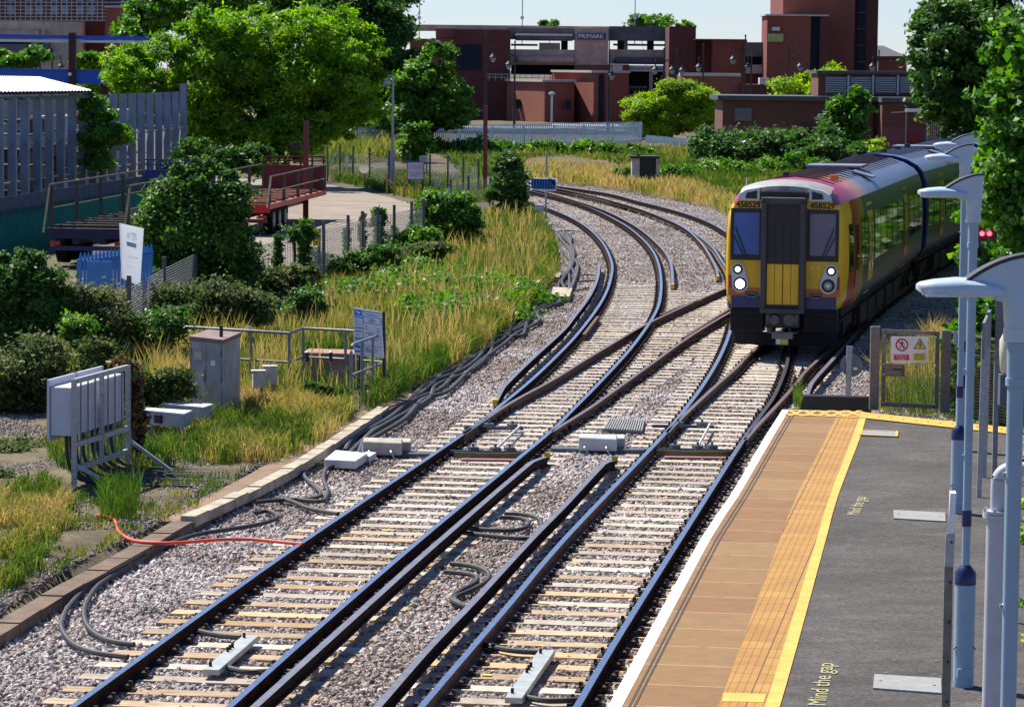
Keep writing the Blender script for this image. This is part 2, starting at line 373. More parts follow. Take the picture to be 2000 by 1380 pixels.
SLEEPERS = []      # (p, n, length) kept for the stones
def sleeper_mesh(L, m, key, clips):
    """one sleeper with the chairs that hold the rails at the given distances from its left end"""
    mb = MB(); mb.box((L / 2, 0, -.06), (L, .28, .12))
    for c in clips:
        mb.box((c, 0, .006), (.36, .16, .02), mi=1)
        for s in (-1, 1):
            mb.box((c + s * .105, 0, .035), (.05, .12, .06), mi=1); mb.box((c + s * .13, .0, .07), (.035, .035, .06), mi=1)
    me_o = mb.build('sleeper', [m, CLIP]); me = me_o.data; bpy.data.objects.remove(me_o); return me
def lay_sleepers(left, others, tr, y0, y1, spacing=.66, maxn=100, zoff=0.0, mset=None, over=.55):
    L = 0; nxt = 0; items = []
    for i in range(1, len(left)):
        a = left[i - 1]; b = left[i]; d = b - a; seg = d.length
        while nxt <= L + seg:
            p = a + d * ((nxt - L) / seg); nxt += spacing
            if y0 <= p.y <= y1:
                dn = Vector((left[min(i + 3, len(left) - 1)] - left[max(i - 4, 0)])).normalized(); n = Vector((dn.y, -dn.x, 0))
                cs = [0.0]
                for o in others:
                    t = cross(p, n, o)
                    if t: cs.append(t)
                if len(cs) == 1: cs.append(1.505)
                items.append((p, n, cs))
        L += seg
    rest = MB()
    for k, (p, n, cs) in enumerate(items):
        Lg = max(cs) + 2 * over; q = p - n * over; ang = math.atan2(n.y, n.x) + random.uniform(-.006, .006)
        SLEEPERS.append((q, n, Lg)); m_ = random.choice([SLEEP, SLEEP, SLEEPG, SLEEPY] if p.y < 41 else ([SLEEP, SLEEPG, SLEEPG, SLEEPG] if p.y < 50 else [SLEEPG]))
        if k < maxn:
            key = (round(Lg, 1), m_.name, len(cs), tuple(round(c, 1) for c in cs))
            if key not in _unit: _unit[key] = sleeper_mesh(Lg, m_, key, [c + over for c in cs])
            o = bpy.data.objects.new('sleeper', _unit[key]); sc.collection.objects.link(o); o.parent = tr
            o.location = (q.x, q.y, -.152 + zoff + random.uniform(-.010, .004)); o.rotation_euler = (0, 0, ang)
        else:
            c = q + n * Lg / 2; rest.box((c.x, c.y, -.240 + zoff), (Lg, .25, .12), ang)
            for cc in cs:
                for s in (-1, 1):
                    e = p + n * (cc + s * .12); rest.box((e.x, e.y, -.11), (.06, .12, .09), ang, 1)
    if rest.v:
        o = rest.build('sleeper_rest', [SLEEPG, CLIP], tr); o['kind'] = 'stuff'

yP = lambda py, px=1100: P(px, py).y
t1 = thing('railway_track', 'left railway track with shiny rails that bends away to the left in the distance', 'railway track')
rail(T1L, t1); rail(T1R, t1, side=RUST)
x1 = thing('railway_track', 'crossover track running from the left track under the front of the train', 'railway track')
rail(XA, x1, side=RUST2, head=mat('rail_head_dull', (.20, .15, .13), .45, .5, .3, 8)); rail(XB, x1, side=RUST2, head=MATS['rail_head_dull'])
t2 = thing('railway_track', 'railway track beside the platform edge whose far end curves left behind the train', 'railway track')
rail(T2L, t2, side=RUST2); rail(T2R, t2, side=RUST)
t3 = thing('railway_track', 'railway track that carries the approaching train', 'railway track')
rail(T3L, t3, side=RUST2, head=MATS['rail_head_dull']); rail(T3R, t3, side=RUST2, head=MATS['rail_head_dull'])
lay_sleepers(T1L, [T1R, XB], t1, 27, 170)
lay_sleepers(T2L, [T2R, T3R], t2, 27, 170, zoff=-.003)
lay_sleepers([p for p in T3L if p.y > 64], [T3R], t3, 64, 150, zoff=-.009)
lay_sleepers([p for p in XA if p.x > P(1265, 631).x], [XB], x1, 60, 100, zoff=-.012)
# check rails inside the crossings
def short_rail(pts, parent, side=RUST2): 
    pts = W(pts, 0, .4, 1); rail(pts, parent, 'check_rail', side=side, head=side)
short_rail([(1140, 653), (1154, 635), (1168, 617)], t1)
short_rail([(1334, 659), (1380, 630), (1426, 602)], x1)
short_rail([(1290, 614), (1330, 597), (1369, 585)], x1)

cond_rail(W([(1171, 515), (1166, 546), (1150, 580), (1120, 620), (1100, 645), (1045, 695), (1000, 738), (968, 772)], .08), 'curved conductor rail left of the left track ending in a yellow ramp on the ballast')
cond_rail(W([(330, 1530), (497, 1380), (600, 1287), (800, 1107), (865, 1050), (975, 955), (1025, 913), (1068, 877)], .08), 'conductor rail close along the right rail of the left track, nearest the camera')
cond_rail(W([(600, 1535), (737, 1380), (840, 1262), (920, 1180), (1040, 1050), (1100, 990), (1162, 923), (1200, 884)], .08), 'conductor rail on the ballast close along the left rail of the platform track')
cond_rail(W([(1700, 620), (1660, 664), (1626, 702), (1588, 744), (1575, 766)], .08), 'grey conductor rail ending by the platform ramp beside the train')
cond_rail(W([(1027, 366), (1074, 377), (1112, 388), (1157, 402), (1191, 415), (1225, 432), (1254, 450), (1281, 473), (1301, 495), (1311, 518), (1314, 550)], .08), 'curving conductor rail right of the left track with yellow end beyond the crossing')
cond_rail(W([(1060, 362), (1157, 382), (1202, 394), (1247, 407), (1292, 424), (1337, 445), (1371, 476), (1395, 515), (1402, 534)], .08), 'rusty conductor rail on the far track ending left of the train')

# ------------------------------------------------------------------ ballast stones (nobody could count them)
def offs(pts, s):
    out = []
    for i in range(len(pts)):
        d = (pts[min(i + 1, len(pts) - 1)] - pts[max(i - 1, 0)]).normalized(); out.append(pts[i] + Vector((-d.y, d.x, 0)) * s)
    return out
def rock(seed):
    r = np.random.default_rng(seed); bm = bmesh.new(); bmesh.ops.create_icosphere(bm, subdivisions=1, radius=1)
    for v in bm.verts:
        v.co *= float(r.uniform(.7, 1.15)); v.co.z *= .75; v.co.x *= 1.15
    me = bpy.data.meshes.new('stone'); bm.to_mesh(me); bm.free(); return me
def stone_material():
    m, t, b = _nodes('loose_stone'); b.inputs['Roughness'].default_value = .8
    oi = t.nodes.new('ShaderNodeObjectInfo'); rp = t.nodes.new('ShaderNodeValToRGB'); cr = rp.color_ramp
    cr.interpolation = 'LINEAR'
    cols = [(0, (.15, .135, .13)), (.2, (.30, .27, .25)), (.5, (.44, .39, .36)), (.7, (.57, .53, .495)), (.85, (.54, .39, .34)), (1, (.86, .83, .78))]
    cr.elements[0].color = c4(cols[0][1]); cr.elements[1].color = c4(cols[-1][1])
    for p_, c_ in cols[1:-1]: cr.elements.new(p_).color = c4(c_)
    t.links.new(oi.outputs['Random'], rp.inputs[0])
    tc = t.nodes.new('ShaderNodeNewGeometry'); nz = t.nodes.new('ShaderNodeTexNoise'); nz.inputs['Scale'].default_value = .35; nz.inputs['Detail'].default_value = 4
    t.links.new(tc.outputs['Position'], nz.inputs['Vector'])
    rr = t.nodes.new('ShaderNodeValToRGB'); rr.color_ramp.elements[0].position = .42; rr.color_ramp.elements[0].color = (.66, .60, .55, 1); rr.color_ramp.elements[1].position = .6; rr.color_ramp.elements[1].color = (1, 1, 1, 1)
    t.links.new(nz.outputs['Fac'], rr.inputs[0])
    mu = t.nodes.new('ShaderNodeMix'); mu.data_type = 'RGBA'; mu.blend_type = 'MULTIPLY'; mu.inputs[0].default_value = 1
    t.links.new(rp.outputs[0], mu.inputs[6]); t.links.new(rr.outputs[0], mu.inputs[7]); t.links.new(mu.outputs[2], b.inputs['Base Color'])
    return m
ST = stone_material()
hid = bpy.data.collections.new('stone_shapes')          # sources of the scattered stones, not linked into the scene
for k in range(6):
    me = rock(k); me.materials.append(ST); hid.objects.link(bpy.data.objects.new('stone', me))
def scatter(name, pts, smin, smax, coll, label, cat, tilt=math.pi):
    me = bpy.data.meshes.new(name); me.vertices.add(len(pts)); me.vertices.foreach_set('co', np.ascontiguousarray(pts, dtype=np.float32).ravel())
    o = bpy.data.objects.new(name, me); sc.collection.objects.link(o); tag(o, label, cat, kind='stuff')
    g = bpy.data.node_groups.new(name, 'GeometryNodeTree')
    g.interface.new_socket('Geometry', in_out='INPUT', socket_type='NodeSocketGeometry'); g.interface.new_socket('Geometry', in_out='OUTPUT', socket_type='NodeSocketGeometry')
    N = g.nodes.new; i = N('NodeGroupInput'); out = N('NodeGroupOutput'); ci = N('GeometryNodeCollectionInfo'); ci.inputs['Collection'].default_value = coll; ci.inputs['Separate Children'].default_value = True; ci.inputs['Reset Children'].default_value = True
    ip = N('GeometryNodeInstanceOnPoints'); ip.inputs['Pick Instance'].default_value = True
    rv = N('FunctionNodeRandomValue'); rv.data_type = 'FLOAT_VECTOR'; rv.inputs[0].default_value = (-tilt, -tilt, -math.pi); rv.inputs[1].default_value = (tilt, tilt, math.pi)
    rs = N('FunctionNodeRandomValue'); rs.data_type = 'FLOAT'; rs.inputs[2].default_value = smin; rs.inputs[3].default_value = smax; rs.inputs['Seed'].default_value = 3
    g.links.new(i.outputs[0], ip.inputs['Points']); g.links.new(ci.outputs[0], ip.inputs['Instance']); g.links.new(rv.outputs[0], ip.inputs['Rotation']); g.links.new(rs.outputs[1], ip.inputs['Scale'])
    g.links.new(ip.outputs[0], out.inputs[0])
    md = o.modifiers.new('gn', 'NODES'); md.node_group = g; return o
def stones():
    allp = []
    for (ya, yb, dens) in ((26, 46, 540), (46, 62, 440), (62, 90, 260), (90, 128, 120), (128, 172, 45)):
        xa, xb = (-9, 19) if ya < 120 else (-4, 22)
        n = int((xb - xa) * (yb - ya) * dens); x = rng.uniform(xa, xb, n); y = rng.uniform(ya, yb, n)
        px = 1000 + x / y * FPX; k = (px > -60) & (px < 2060) & in_poly(x, y, bal_poly)
        # nothing under the platform
        k &= ~((x > np.interp(y, [20, 30, 49], [.2, .95, 4.2]) + .1) & (y < 48.7))
        x = x[k]; y = y[k]; z = ZB - .006 + rng.uniform(-.012, .012, len(x))
        # heap towards the left shoulder, and a hollow along rails
        allp.append(np.stack([x, y, z], 1))
    p = np.concatenate(allp)
    # keep sleeper tops mostly clear
    keep = np.ones(len(p), bool)
    for q, n, L in SLEEPERS:
        if q.y > 92: continue
        dx = p[:, 0] - q.x; dy = p[:, 1] - q.y; s = dx * n.x + dy * n.y; t = np.abs(-dx * n.y + dy * n.x)
        keep &= ~((s > 0) & (s < L) & (t < .165) & (rng.random(len(p)) > .035))
    p = p[keep]
    on = rng.random(len(p)) < .12; p[on, 2] += .02
    return p
sp_ = stones()
print('stones', len(sp_))
scatter('ballast_stones', sp_, .022, .044, hid, 'loose pinkish grey ballast stones between the sleepers', 'ballast')

# ------------------------------------------------------------------ kerb along the left edge
def strip(mb, inner, outer, z0, z1, mi=0):
    for i in range(len(inner) - 1):
        a, b, c, d = inner[i], inner[i + 1], outer[i + 1], outer[i]
        mb.hexa([(a.x, a.y, z0), (b.x, b.y, z0), (c.x, c.y, z0), (d.x, d.y, z0), (a.x, a.y, z1), (b.x, b.y, z1), (c.x, c.y, z1), (d.x, d.y, z1)], mi)
ki = W([(-160, 1320), (0, 1238), (122, 1158), (292, 1066), (381, 1012), (560, 925), (722, 822), (800, 775)], 0, .9, 2)
ko = offs(ki, .26)
def blocks(name, A, B, z0, z1, m, gap=.02, jit=.012):
    n = min(len(A), len(B)); mb = MB(); sA = [A[int(i * (len(A) - 1) / (n - 1))] for i in range(n)]; sB = [B[int(i * (len(B) - 1) / (n - 1))] for i in range(n)]
    for i in range(n - 1):
        a, b, c, d = sA[i], sA[i + 1], sB[i + 1], sB[i]; g = gap; a2 = a.lerp(b, g); b2 = b.lerp(a, g); c2 = c.lerp(d, g); d2 = d.lerp(c, g); zz = z1 + random.uniform(-jit, jit)
        mb.hexa([(a2.x, a2.y, z0), (b2.x, b2.y, z0), (c2.x, c2.y, z0), (d2.x, d2.y, z0), (a2.x, a2.y, zz), (b2.x, b2.y, zz), (c2.x, c2.y, zz), (d2.x, d2.y, zz)])
    return mb.build(name, m)
BROWNC = mat('brown_kerb', (.17, .115, .075), .9, 0, .45, 2.5, .5)
o = blocks('concrete_kerb', ki, ko, -.3, -.02, BROWNC); tag(o, 'brown weathered kerb running up the left edge of the ballast', 'kerb')
li = W([(381, 1014), (560, 928), (722, 824), (760, 797)], 0, .6, 1); lo = offs(li, .20)
o = blocks('cable_trough', li, lo, -.10, .03, mat('pale_concrete', (.44, .38, .28), .85, 0, .45, 3, .4)); tag(o, 'row of pale concrete cable trough lids along the brown kerb', 'trough lids')

# brown strip beside the lids, and loose stones and soil left of the kerb
mb = MB(); a_ = offs(li, .205); b_ = offs(li, .62); strip(mb, a_, b_, -.2, -.035); o = mb.build('brown_path_edge', mat('brown_path', (.25, .165, .105), .95, 0, .4, 2, .5)); o['kind'] = 'structure'
brown = bpy.data.collections.new('soil_stone_shapes'); SM = mat('soil_stone', (.22, .16, .12), .9, 0, .5, 40, col2=(.08, .06, .045)); SG = mat('soil_stone_grey', (.34, .32, .29), .9, 0, .4, 40)
for k in range(6): me = rock(20 + k); me.materials.append(SM if k < 4 else SG); brown.objects.link(bpy.data.objects.new('stone', me))
def px_scatter(poly, n, z=-.05):
    xs = [p[0] for p in poly]; ys = [p[1] for p in poly]; x = rng.uniform(min(xs), max(xs), n); y = rng.uniform(min(ys), max(ys), n); ok = in_poly(x, y, poly); x = x[ok]; y = y[ok]
    d = np.array(_F) + np.array(_R) * ((x - 1000) / FPX)[:, None] + np.array(_U) * ((690 - y) / FPX)[:, None]; t = (z - CAMH) / d[:, 2]; p = d * t[:, None]; p[:, 2] = z + rng.uniform(-.02, .02, len(p)); return p
scatter('soil_stones', np.concatenate([px_scatter([(-20, 1215), (-20, 960), (120, 940), (420, 880), (600, 860), (520, 905), (370, 990), (280, 1040), (110, 1120)], 42000), px_scatter([(-20, 960), (-20, 790), (130, 800), (150, 960)], 26000), px_scatter([(480, 780), (690, 790), (690, 830), (500, 880)], 3000)]), .014, .036, brown, 'brown soil and small stones on the ground left of the kerb', 'soil')
# ------------------------------------------------------------------ platform
ZP = .915
TARM = ramp_mat('tarmac', [(.3, (.056, .050, .044)), (.5, (.078, .070, .062)), (.7, (.105, .095, .084))], scale=1.5, bump=.5, dist=.006, stretch=(.8, 1.8, 1))
def speckle(m, amt, sc_):
    t = m.node_tree; b = t.nodes['Principled BSDF']; src = b.inputs['Base Color'].links[0].from_socket; tc = t.nodes.new('ShaderNodeNewGeometry')
    v = t.nodes.new('ShaderNodeTexVoronoi'); v.inputs['Scale'].default_value = sc_; t.links.new(tc.outputs['Position'], v.inputs['Vector']); s = t.nodes.new('ShaderNodeSeparateColor'); t.links.new(v.outputs['Color'], s.inputs[0])
    mr = t.nodes.new('ShaderNodeMapRange'); mr.inputs['To Min'].default_value = 1 - amt; mr.inputs['To Max'].default_value = 1 + amt; t.links.new(s.outputs[0], mr.inputs['Value'])
    n = t.nodes.new('ShaderNodeTexNoise'); n.inputs['Scale'].default_value = .7; n.inputs['Detail'].default_value = 5; t.links.new(tc.outputs['Position'], n.inputs['Vector']); r2 = t.nodes.new('ShaderNodeMapRange'); r2.inputs['From Min'].default_value = .35; r2.inputs['From Max'].default_value = .65; r2.inputs['To Min'].default_value = .80; r2.inputs['To Max'].default_value = 1.12; t.links.new(n.outputs['Fac'], r2.inputs['Value'])
    mm = t.nodes.new('ShaderNodeMath'); mm.operation = 'MULTIPLY'; t.links.new(mr.outputs[0], mm.inputs[0]); t.links.new(r2.outputs[0], mm.inputs[1])
    mu = t.nodes.new('ShaderNodeMix'); mu.data_type = 'RGBA'; mu.blend_type = 'MULTIPLY'; mu.inputs[0].default_value = 1; t.links.new(src, mu.inputs[6]); t.links.new(mm.outputs[0], mu.inputs[7]); t.links.new(mu.outputs[2], b.inputs['Base Color'])
speckle(TARM, .35, 42)
def platform():
    edge = [P(x, y, ZP) for x, y in [(1040, 1640), (1187, 1380), (1370, 1050), (1425, 970), (1490, 860), (1528, 800)]]
    wr = [P(x, y, ZP) for x, y in [(1075, 1640), (1214, 1380), (1389, 1050), (1441, 970), (1509, 854), (1541, 800)]]
    tl = [P(x, y, ZP) for x, y in [(1310, 1640), (1403, 1380), (1524, 1050), (1555, 970), (1614, 854), (1636, 802)]]
    tr = [P(x, y, ZP) for x, y in [(1405, 1640), (1494, 1380), (1596, 1050), (1620, 970), (1665, 854), (1682, 804)]]
    yr = [P(x, y, ZP) for x, y in [(1432, 1640), (1523, 1380), (1614, 1050), (1636, 970), (1680, 854), (1694, 806)]]
    far_r = P(1975, 835, ZP); near_r = Vector((4.25, 19.5, ZP))
    rgt = [Vector((np.interp(p.y, [19, 32, 49], [3.55, 5.35, 7.4]), p.y, ZP)) for p in yr]
    rgt[-1] = far_r
    cv = edge
    def ribbon(name, A, B, z, m, cols=1, rows=12, dz=0):
        A = spline(A, 1.2); B = spline(B, 1.2); n = 24
        A = [A[int(i * (len(A) - 1) / n)] for i in range(n + 1)]; B = [B[int(i * (len(B) - 1) / n)] for i in range(n + 1)]
        mb = MB()
        for i in range(n): mb.add([(A[i].x, A[i].y, z), (B[i].x, B[i].y, z), (B[i + 1].x, B[i + 1].y, z), (A[i + 1].x, A[i + 1].y, z)], [(0, 1, 2, 3)])
        return mb.build(name, m)
    t = bpy.data.objects.new('platform', None); sc.collection.objects.link(t); tag(t, kind='structure')
    # body
    body = [(p.x, p.y) for p in edge] + [(far_r.x, far_r.y)] + [(p.x, p.y) for p in rgt[::-1][1:]]
    mb = MB(); n = len(body)
    mb.add([(x, y, ZP - .004) for x, y in body] + [(x, y, -.4) for x, y in body], [tuple(range(n))] + [(i, i + n, (i + 1) % n + n, (i + 1) % n) for i in range(n)])
    o = mb.build('surface', [TARM], t)
    # brick face under the coping is set back: dark wall
    WHITE = mat('white_line_paint', (.86, .86, .84), .6, 0, .12, 6)
    ribbon('white_edge_line', edge, wr, ZP + .004, WHITE).parent = t
    COP = slab_mat(); ribbon('coping_slabs', wr, tl, ZP + .002, COP).parent = t
    TAC = tactile_mat(); ribbon('tactile_paving', tl, tr, ZP + .004, TAC).parent = t
    YL = mat('yellow_line_paint', (.74, .42, .07), .6, 0, .22, 5, col2=(.60, .31, .045)); ribbon('yellow_line', tr, yr, ZP + .006, YL).parent = t
    # yellow hatch at the end
    mb = MB(); A = P(1540, 799, ZP + .008); B = P(1694, 806, ZP + .008); C = P(1978, 836, ZP + .008)
    def seg(a, b, w0, w1):
        mb.add([a, b, b + Vector((0, -w1, 0)), a + Vector((0, -w0, 0))], [(0, 1, 2, 3)])
    seg(A, B, .09, .09); a2 = A + Vector((0, -.72, 0)); b2 = B + Vector((0, -.62, 0)); 
    def ln(p, q, w_):
        d = (q - p).normalized(); r = Vector((d.y, -d.x, 0)) * w_ / 2; mb.add([p - r, q - r, q + r, p + r], [(0, 1, 2, 3)])
    ln(P(1532, 808, ZP + .012), P(1690, 815, ZP + .012), .10)
    for k in range(5):
        x0 = 1542 + k * 28; ln(P(x0, 801, ZP + .010), P(x0 + 26, 812, ZP + .010), .07); ln(P(x0 + 26, 801, ZP + .011), P(x0, 811, ZP + .011), .07)
    ln(P(1690, 806, ZP + .013), P(1978, 836, ZP + .013), .13); ln(P(1694, 815, ZP + .013), P(1978, 846, ZP + .013), .12)
    for k in range(12):
        x0 = 1694 + k * 24; s = (x0 - 1694) * .104; ln(P(x0, 807 + s, ZP + .010), P(x0 + 23, 818 + s, ZP + .010), .12); ln(P(x0 + 23, 809 + s, ZP + .011), P(x0, 815 + s, ZP + .011), .12)
    mb.build('end_hatching', YL).parent = t
    # lettering
    def words(a, b, h):
        cu = bpy.data.curves.new('platform_lettering', 'FONT'); cu.body = 'Mind the gap'; cu.size = 1; cu.extrude = 0
        o = bpy.data.objects.new('platform_lettering', cu); sc.collection.objects.link(o)
        bpy.context.view_layer.update(); wdt = o.dimensions.x; hgt = o.dimensions.y
        dg = bpy.context.evaluated_depsgraph_get(); me = bpy.data.meshes.new_from_object(o.evaluated_get(dg)); bpy.data.objects.remove(o)
        me.materials.clear(); me.materials.append(mat('worn_letter_paint', (.50, .45, .20), .7, 0, .6, 16, col2=(.16, .145, .09)))
        o = bpy.data.objects.new('platform_lettering', me); sc.collection.objects.link(o); o.parent = t
        d = (b - a); ang = math.atan2(d.y, d.x); o.rotation_euler = (0, 0, ang); o.scale = (d.length / wdt, h / .95, 1); o.location = (a.x, a.y, ZP + .003)
    # strings run away from the camera, tops of the letters to the tracks
    a = P(1612, 1378, ZP); b = P(1628, 1296, ZP); words(a, b, .20)
    a = P(1677, 1006, ZP); b = P(1692, 971, ZP); words(a, b, .20)
    return t
def slab_mat():
    m, t, b = _nodes('coping_slab'); b.inputs['Roughness'].default_value = .85
    g = t.nodes.new('ShaderNodeNewGeometry'); mp = t.nodes.new('ShaderNodeMapping'); mp.inputs['Rotation'].default_value = (0, 0, math.radians(9.2))
    t.links.new(g.outputs['Position'], mp.inputs[0]); sx = t.nodes.new('ShaderNodeSeparateXYZ'); t.links.new(mp.outputs[0], sx.inputs[0])
    def M(op, a, b_=None, c=None):
        n = t.nodes.new('ShaderNodeMath'); n.operation = op
        for i, v in enumerate((a, b_, c)):
            if v is None: continue
            if isinstance(v, (int, float)): n.inputs[i].default_value = v
            else: t.links.new(v, n.inputs[i])
        return n.outputs[0]
    v = M('DIVIDE', sx.outputs[1], .915); fl = M('FLOOR', v); fr = M('FRACT', v)
    wn = t.nodes.new('ShaderNodeTexWhiteNoise'); wn.noise_dimensions = '1D'; t.links.new(fl, wn.inputs['W'])
    rp = t.nodes.new('ShaderNodeValToRGB'); cr = rp.color_ramp; cr.elements[0].color = (.20, .095, .030, 1); cr.elements[1].color = (.235, .140, .048, 1); e = cr.elements.new(.5); e.color = (.215, .118, .038, 1)
    t.links.new(wn.outputs[0], rp.inputs[0])
    nz = t.nodes.new('ShaderNodeTexNoise'); nz.inputs['Scale'].default_value = 5; nz.inputs['Detail'].default_value = 9; nz.inputs['Roughness'].default_value = .75; t.links.new(g.outputs['Position'], nz.inputs['Vector'])
    mr = t.nodes.new('ShaderNodeMapRange'); mr.inputs['From Min'].default_value = .3; mr.inputs['From Max'].default_value = .7; mr.inputs['To Min'].default_value = .82; mr.inputs['To Max'].default_value = 1.15; t.links.new(nz.outputs['Fac'], mr.inputs['Value'])
    mu = t.nodes.new('ShaderNodeMix'); mu.data_type = 'RGBA'; mu.blend_type = 'MULTIPLY'; mu.inputs[0].default_value = 1; t.links.new(rp.outputs[0], mu.inputs[6]); t.links.new(mr.outputs[0], mu.inputs[7])
    jt = M('LESS_THAN', M('ABSOLUTE', M('SUBTRACT', fr, .5)), .490); jt = M('SUBTRACT', 1, jt)
    n2 = t.nodes.new('ShaderNodeTexNoise'); n2.inputs['Scale'].default_value = 3.2; t.links.new(g.outputs['Position'], n2.inputs['Vector'])
    jt = M('MULTIPLY', jt, M('GREATER_THAN', n2.outputs['Fac'], .36))
    mx = t.nodes.new('ShaderNodeMix'); mx.data_type = 'RGBA'; t.links.new(jt, mx.inputs[0]); t.links.new(mu.outputs[2], mx.inputs[6]); mx.inputs[7].default_value = (.36, .28, .18, 1)
    # white scuffs
    n3 = t.nodes.new('ShaderNodeTexNoise'); n3.inputs['Scale'].default_value = 2.6; n3.inputs['Detail'].default_value = 10; n3.inputs['Roughness'].default_value = .8; mp3 = t.nodes.new('ShaderNodeMapping'); mp3.inputs['Scale'].default_value = (1, 4, 1); t.links.new(g.outputs['Position'], mp3.inputs[0]); t.links.new(mp3.outputs[0], n3.inputs['Vector'])
    r3 = t.nodes.new('ShaderNodeMapRange'); r3.inputs['From Min'].default_value = .66; r3.inputs['From Max'].default_value = .74; t.links.new(n3.outputs['Fac'], r3.inputs['Value'])
    m3 = t.nodes.new('ShaderNodeMix'); m3.data_type = 'RGBA'; t.links.new(r3.outputs[0], m3.inputs[0]); t.links.new(mx.outputs[2], m3.inputs[6]); m3.inputs[7].default_value = (.48, .42, .34, 1)
    t.links.new(m3.outputs[2], b.inputs['Base Color']); return m
def tactile_mat():
    m, t, b = _nodes('tactile_slab'); b.inputs['Roughness'].default_value = .8
    g = t.nodes.new('ShaderNodeNewGeometry'); mp = t.nodes.new('ShaderNodeMapping'); mp.inputs['Rotation'].default_value = (0, 0, math.radians(8.6)); t.links.new(g.outputs['Position'], mp.inputs[0])
    br = t.nodes.new('ShaderNodeTexBrick'); br.offset = 0; br.inputs['Scale'].default_value = 1; br.inputs['Brick Width'].default_value = .4; br.inputs['Row Height'].default_value = .4; br.inputs['Mortar Size'].default_value = .006
    br.inputs['Color1'].default_value = (.34, .165, .028, 1); br.inputs['Color2'].default_value = (.39, .21, .04, 1); br.inputs['Mortar'].default_value = (.13, .07, .02, 1); t.links.new(mp.outputs[0], br.inputs['Vector'])
    # offset-edge blisters in lines: a fine grid of darker grooves
    b2 = t.nodes.new('ShaderNodeTexBrick'); b2.offset = 0; b2.inputs['Scale'].default_value = 1; b2.inputs['Brick Width'].default_value = .0667; b2.inputs['Row Height'].default_value = 40; b2.inputs['Mortar Size'].default_value = .006
    b2.inputs['Color1'].default_value = (1, 1, 1, 1); b2.inputs['Color2'].default_value = (1, 1, 1, 1); b2.inputs['Mortar'].default_value = (.68, .62, .55, 1); t.links.new(mp.outputs[0], b2.inputs['Vector'])
    mu = t.nodes.new('ShaderNodeMix'); mu.data_type = 'RGBA'; mu.blend_type = 'MULTIPLY'; mu.inputs[0].default_value = 1; t.links.new(br.outputs['Color'], mu.inputs[6]); t.links.new(b2.outputs['Color'], mu.inputs[7])
    nz = t.nodes.new('ShaderNodeTexNoise'); nz.inputs['Scale'].default_value = 4; nz.inputs['Detail'].default_value = 9; nz.inputs['Roughness'].default_value = .75; t.links.new(g.outputs['Position'], nz.inputs['Vector'])
    mr = t.nodes.new('ShaderNodeMapRange'); mr.inputs['From Min'].default_value = .3; mr.inputs['From Max'].default_value = .7; mr.inputs['To Min'].default_value = .8; mr.inputs['To Max'].default_value = 1.15; t.links.new(nz.outputs['Fac'], mr.inputs['Value'])
    m2 = t.nodes.new('ShaderNodeMix'); m2.data_type = 'RGBA'; m2.blend_type = 'MULTIPLY'; m2.inputs[0].default_value = 1; t.links.new(mu.outputs[2], m2.inputs[6]); t.links.new(mr.outputs[0], m2.inputs[7])
    t.links.new(m2.outputs[2], b.inputs['Base Color']); return m
platform()
# two dark grooves in the coping near the white line
mb = MB()
for s0 in (14, 24):
    a = [P(x + s0 * (1 - (1380 - y) / 1400), y, ZP + .006) for x, y in [(1214, 1380), (1389, 1050), (1441, 970), (1509, 854), (1541, 802)]]
    a = spline(a, 2)
    for i in range(len(a) - 1):
        w_ = .009; mb.add([a[i] + Vector((-w_, 0, 0)), a[i] + Vector((w_, 0, 0)), a[i + 1] + Vector((w_, 0, 0)), a[i + 1] + Vector((-w_, 0, 0))], [(0, 1, 2, 3)])
o = mb.build('coping_grooves', mat('groove_dark', (.06, .045, .03), .9), bpy.data.objects['platform'])
GREYLID = mat('grey_duct_lid', (.27, .27, .26), .75, 0, .2, 9, .2)
def lid(name, q, m, label, rim=None):
    a, b, c, d = [P(x, y, ZP + .012) for x, y in q]; mb = MB()
    mb.hexa([(v.x, v.y, ZP - .02) for v in (a, b, c, d)] + [(v.x, v.y, ZP + .012) for v in (a, b, c, d)])
    t = thing(name, label, 'cover', ((a.x + c.x) / 2, (a.y + c.y) / 2, ZP)); o = mb.build('plate', m, t); o.matrix_parent_inverse = Matrix.Translation(-t.location)
    mb = MB()
    for p, q_ in ((a, d), (b, c)):
        m_ = p.lerp(q_, .5); e = (b - a).normalized() * .06 * (1 if p is a else -1); mb.cyl((m_.x + e.x, m_.y, ZP + .010), (m_.x + e.x, m_.y, ZP + .0145), .014, n=8)
    o = mb.build('bolts', CLIP, t); o.matrix_parent_inverse = Matrix.Translation(-t.location)
    if rim:
        mb = MB()
        for p, q_ in ((a, b), (b, c), (c, d), (d, a)): mb.bar((p.x, p.y, ZP + .014), (q_.x, q_.y, ZP + .014), .03, .01)
        o = mb.build('yellow_border', rim, t); o.matrix_parent_inverse = Matrix.Translation(-t.location)
    return t
lid('duct_cover', [(1745, 995), (1846, 1000), (1847, 1017), (1746, 1011)], GREYLID, 'flat grey duct cover in the tarmac beside the farther painted words')
lid('duct_cover', [(1708, 1315), (1838, 1323), (1839, 1352), (1705, 1342)], GREYLID, 'larger flat grey duct cover in the tarmac beside the nearer painted words')
lid('duct_cover', [(1684, 839), (1752, 842), (1752, 852), (1681, 849)], GREYLID, 'small ribbed cover with yellow border against the yellow platform line', MATS['yellow_line_paint'])

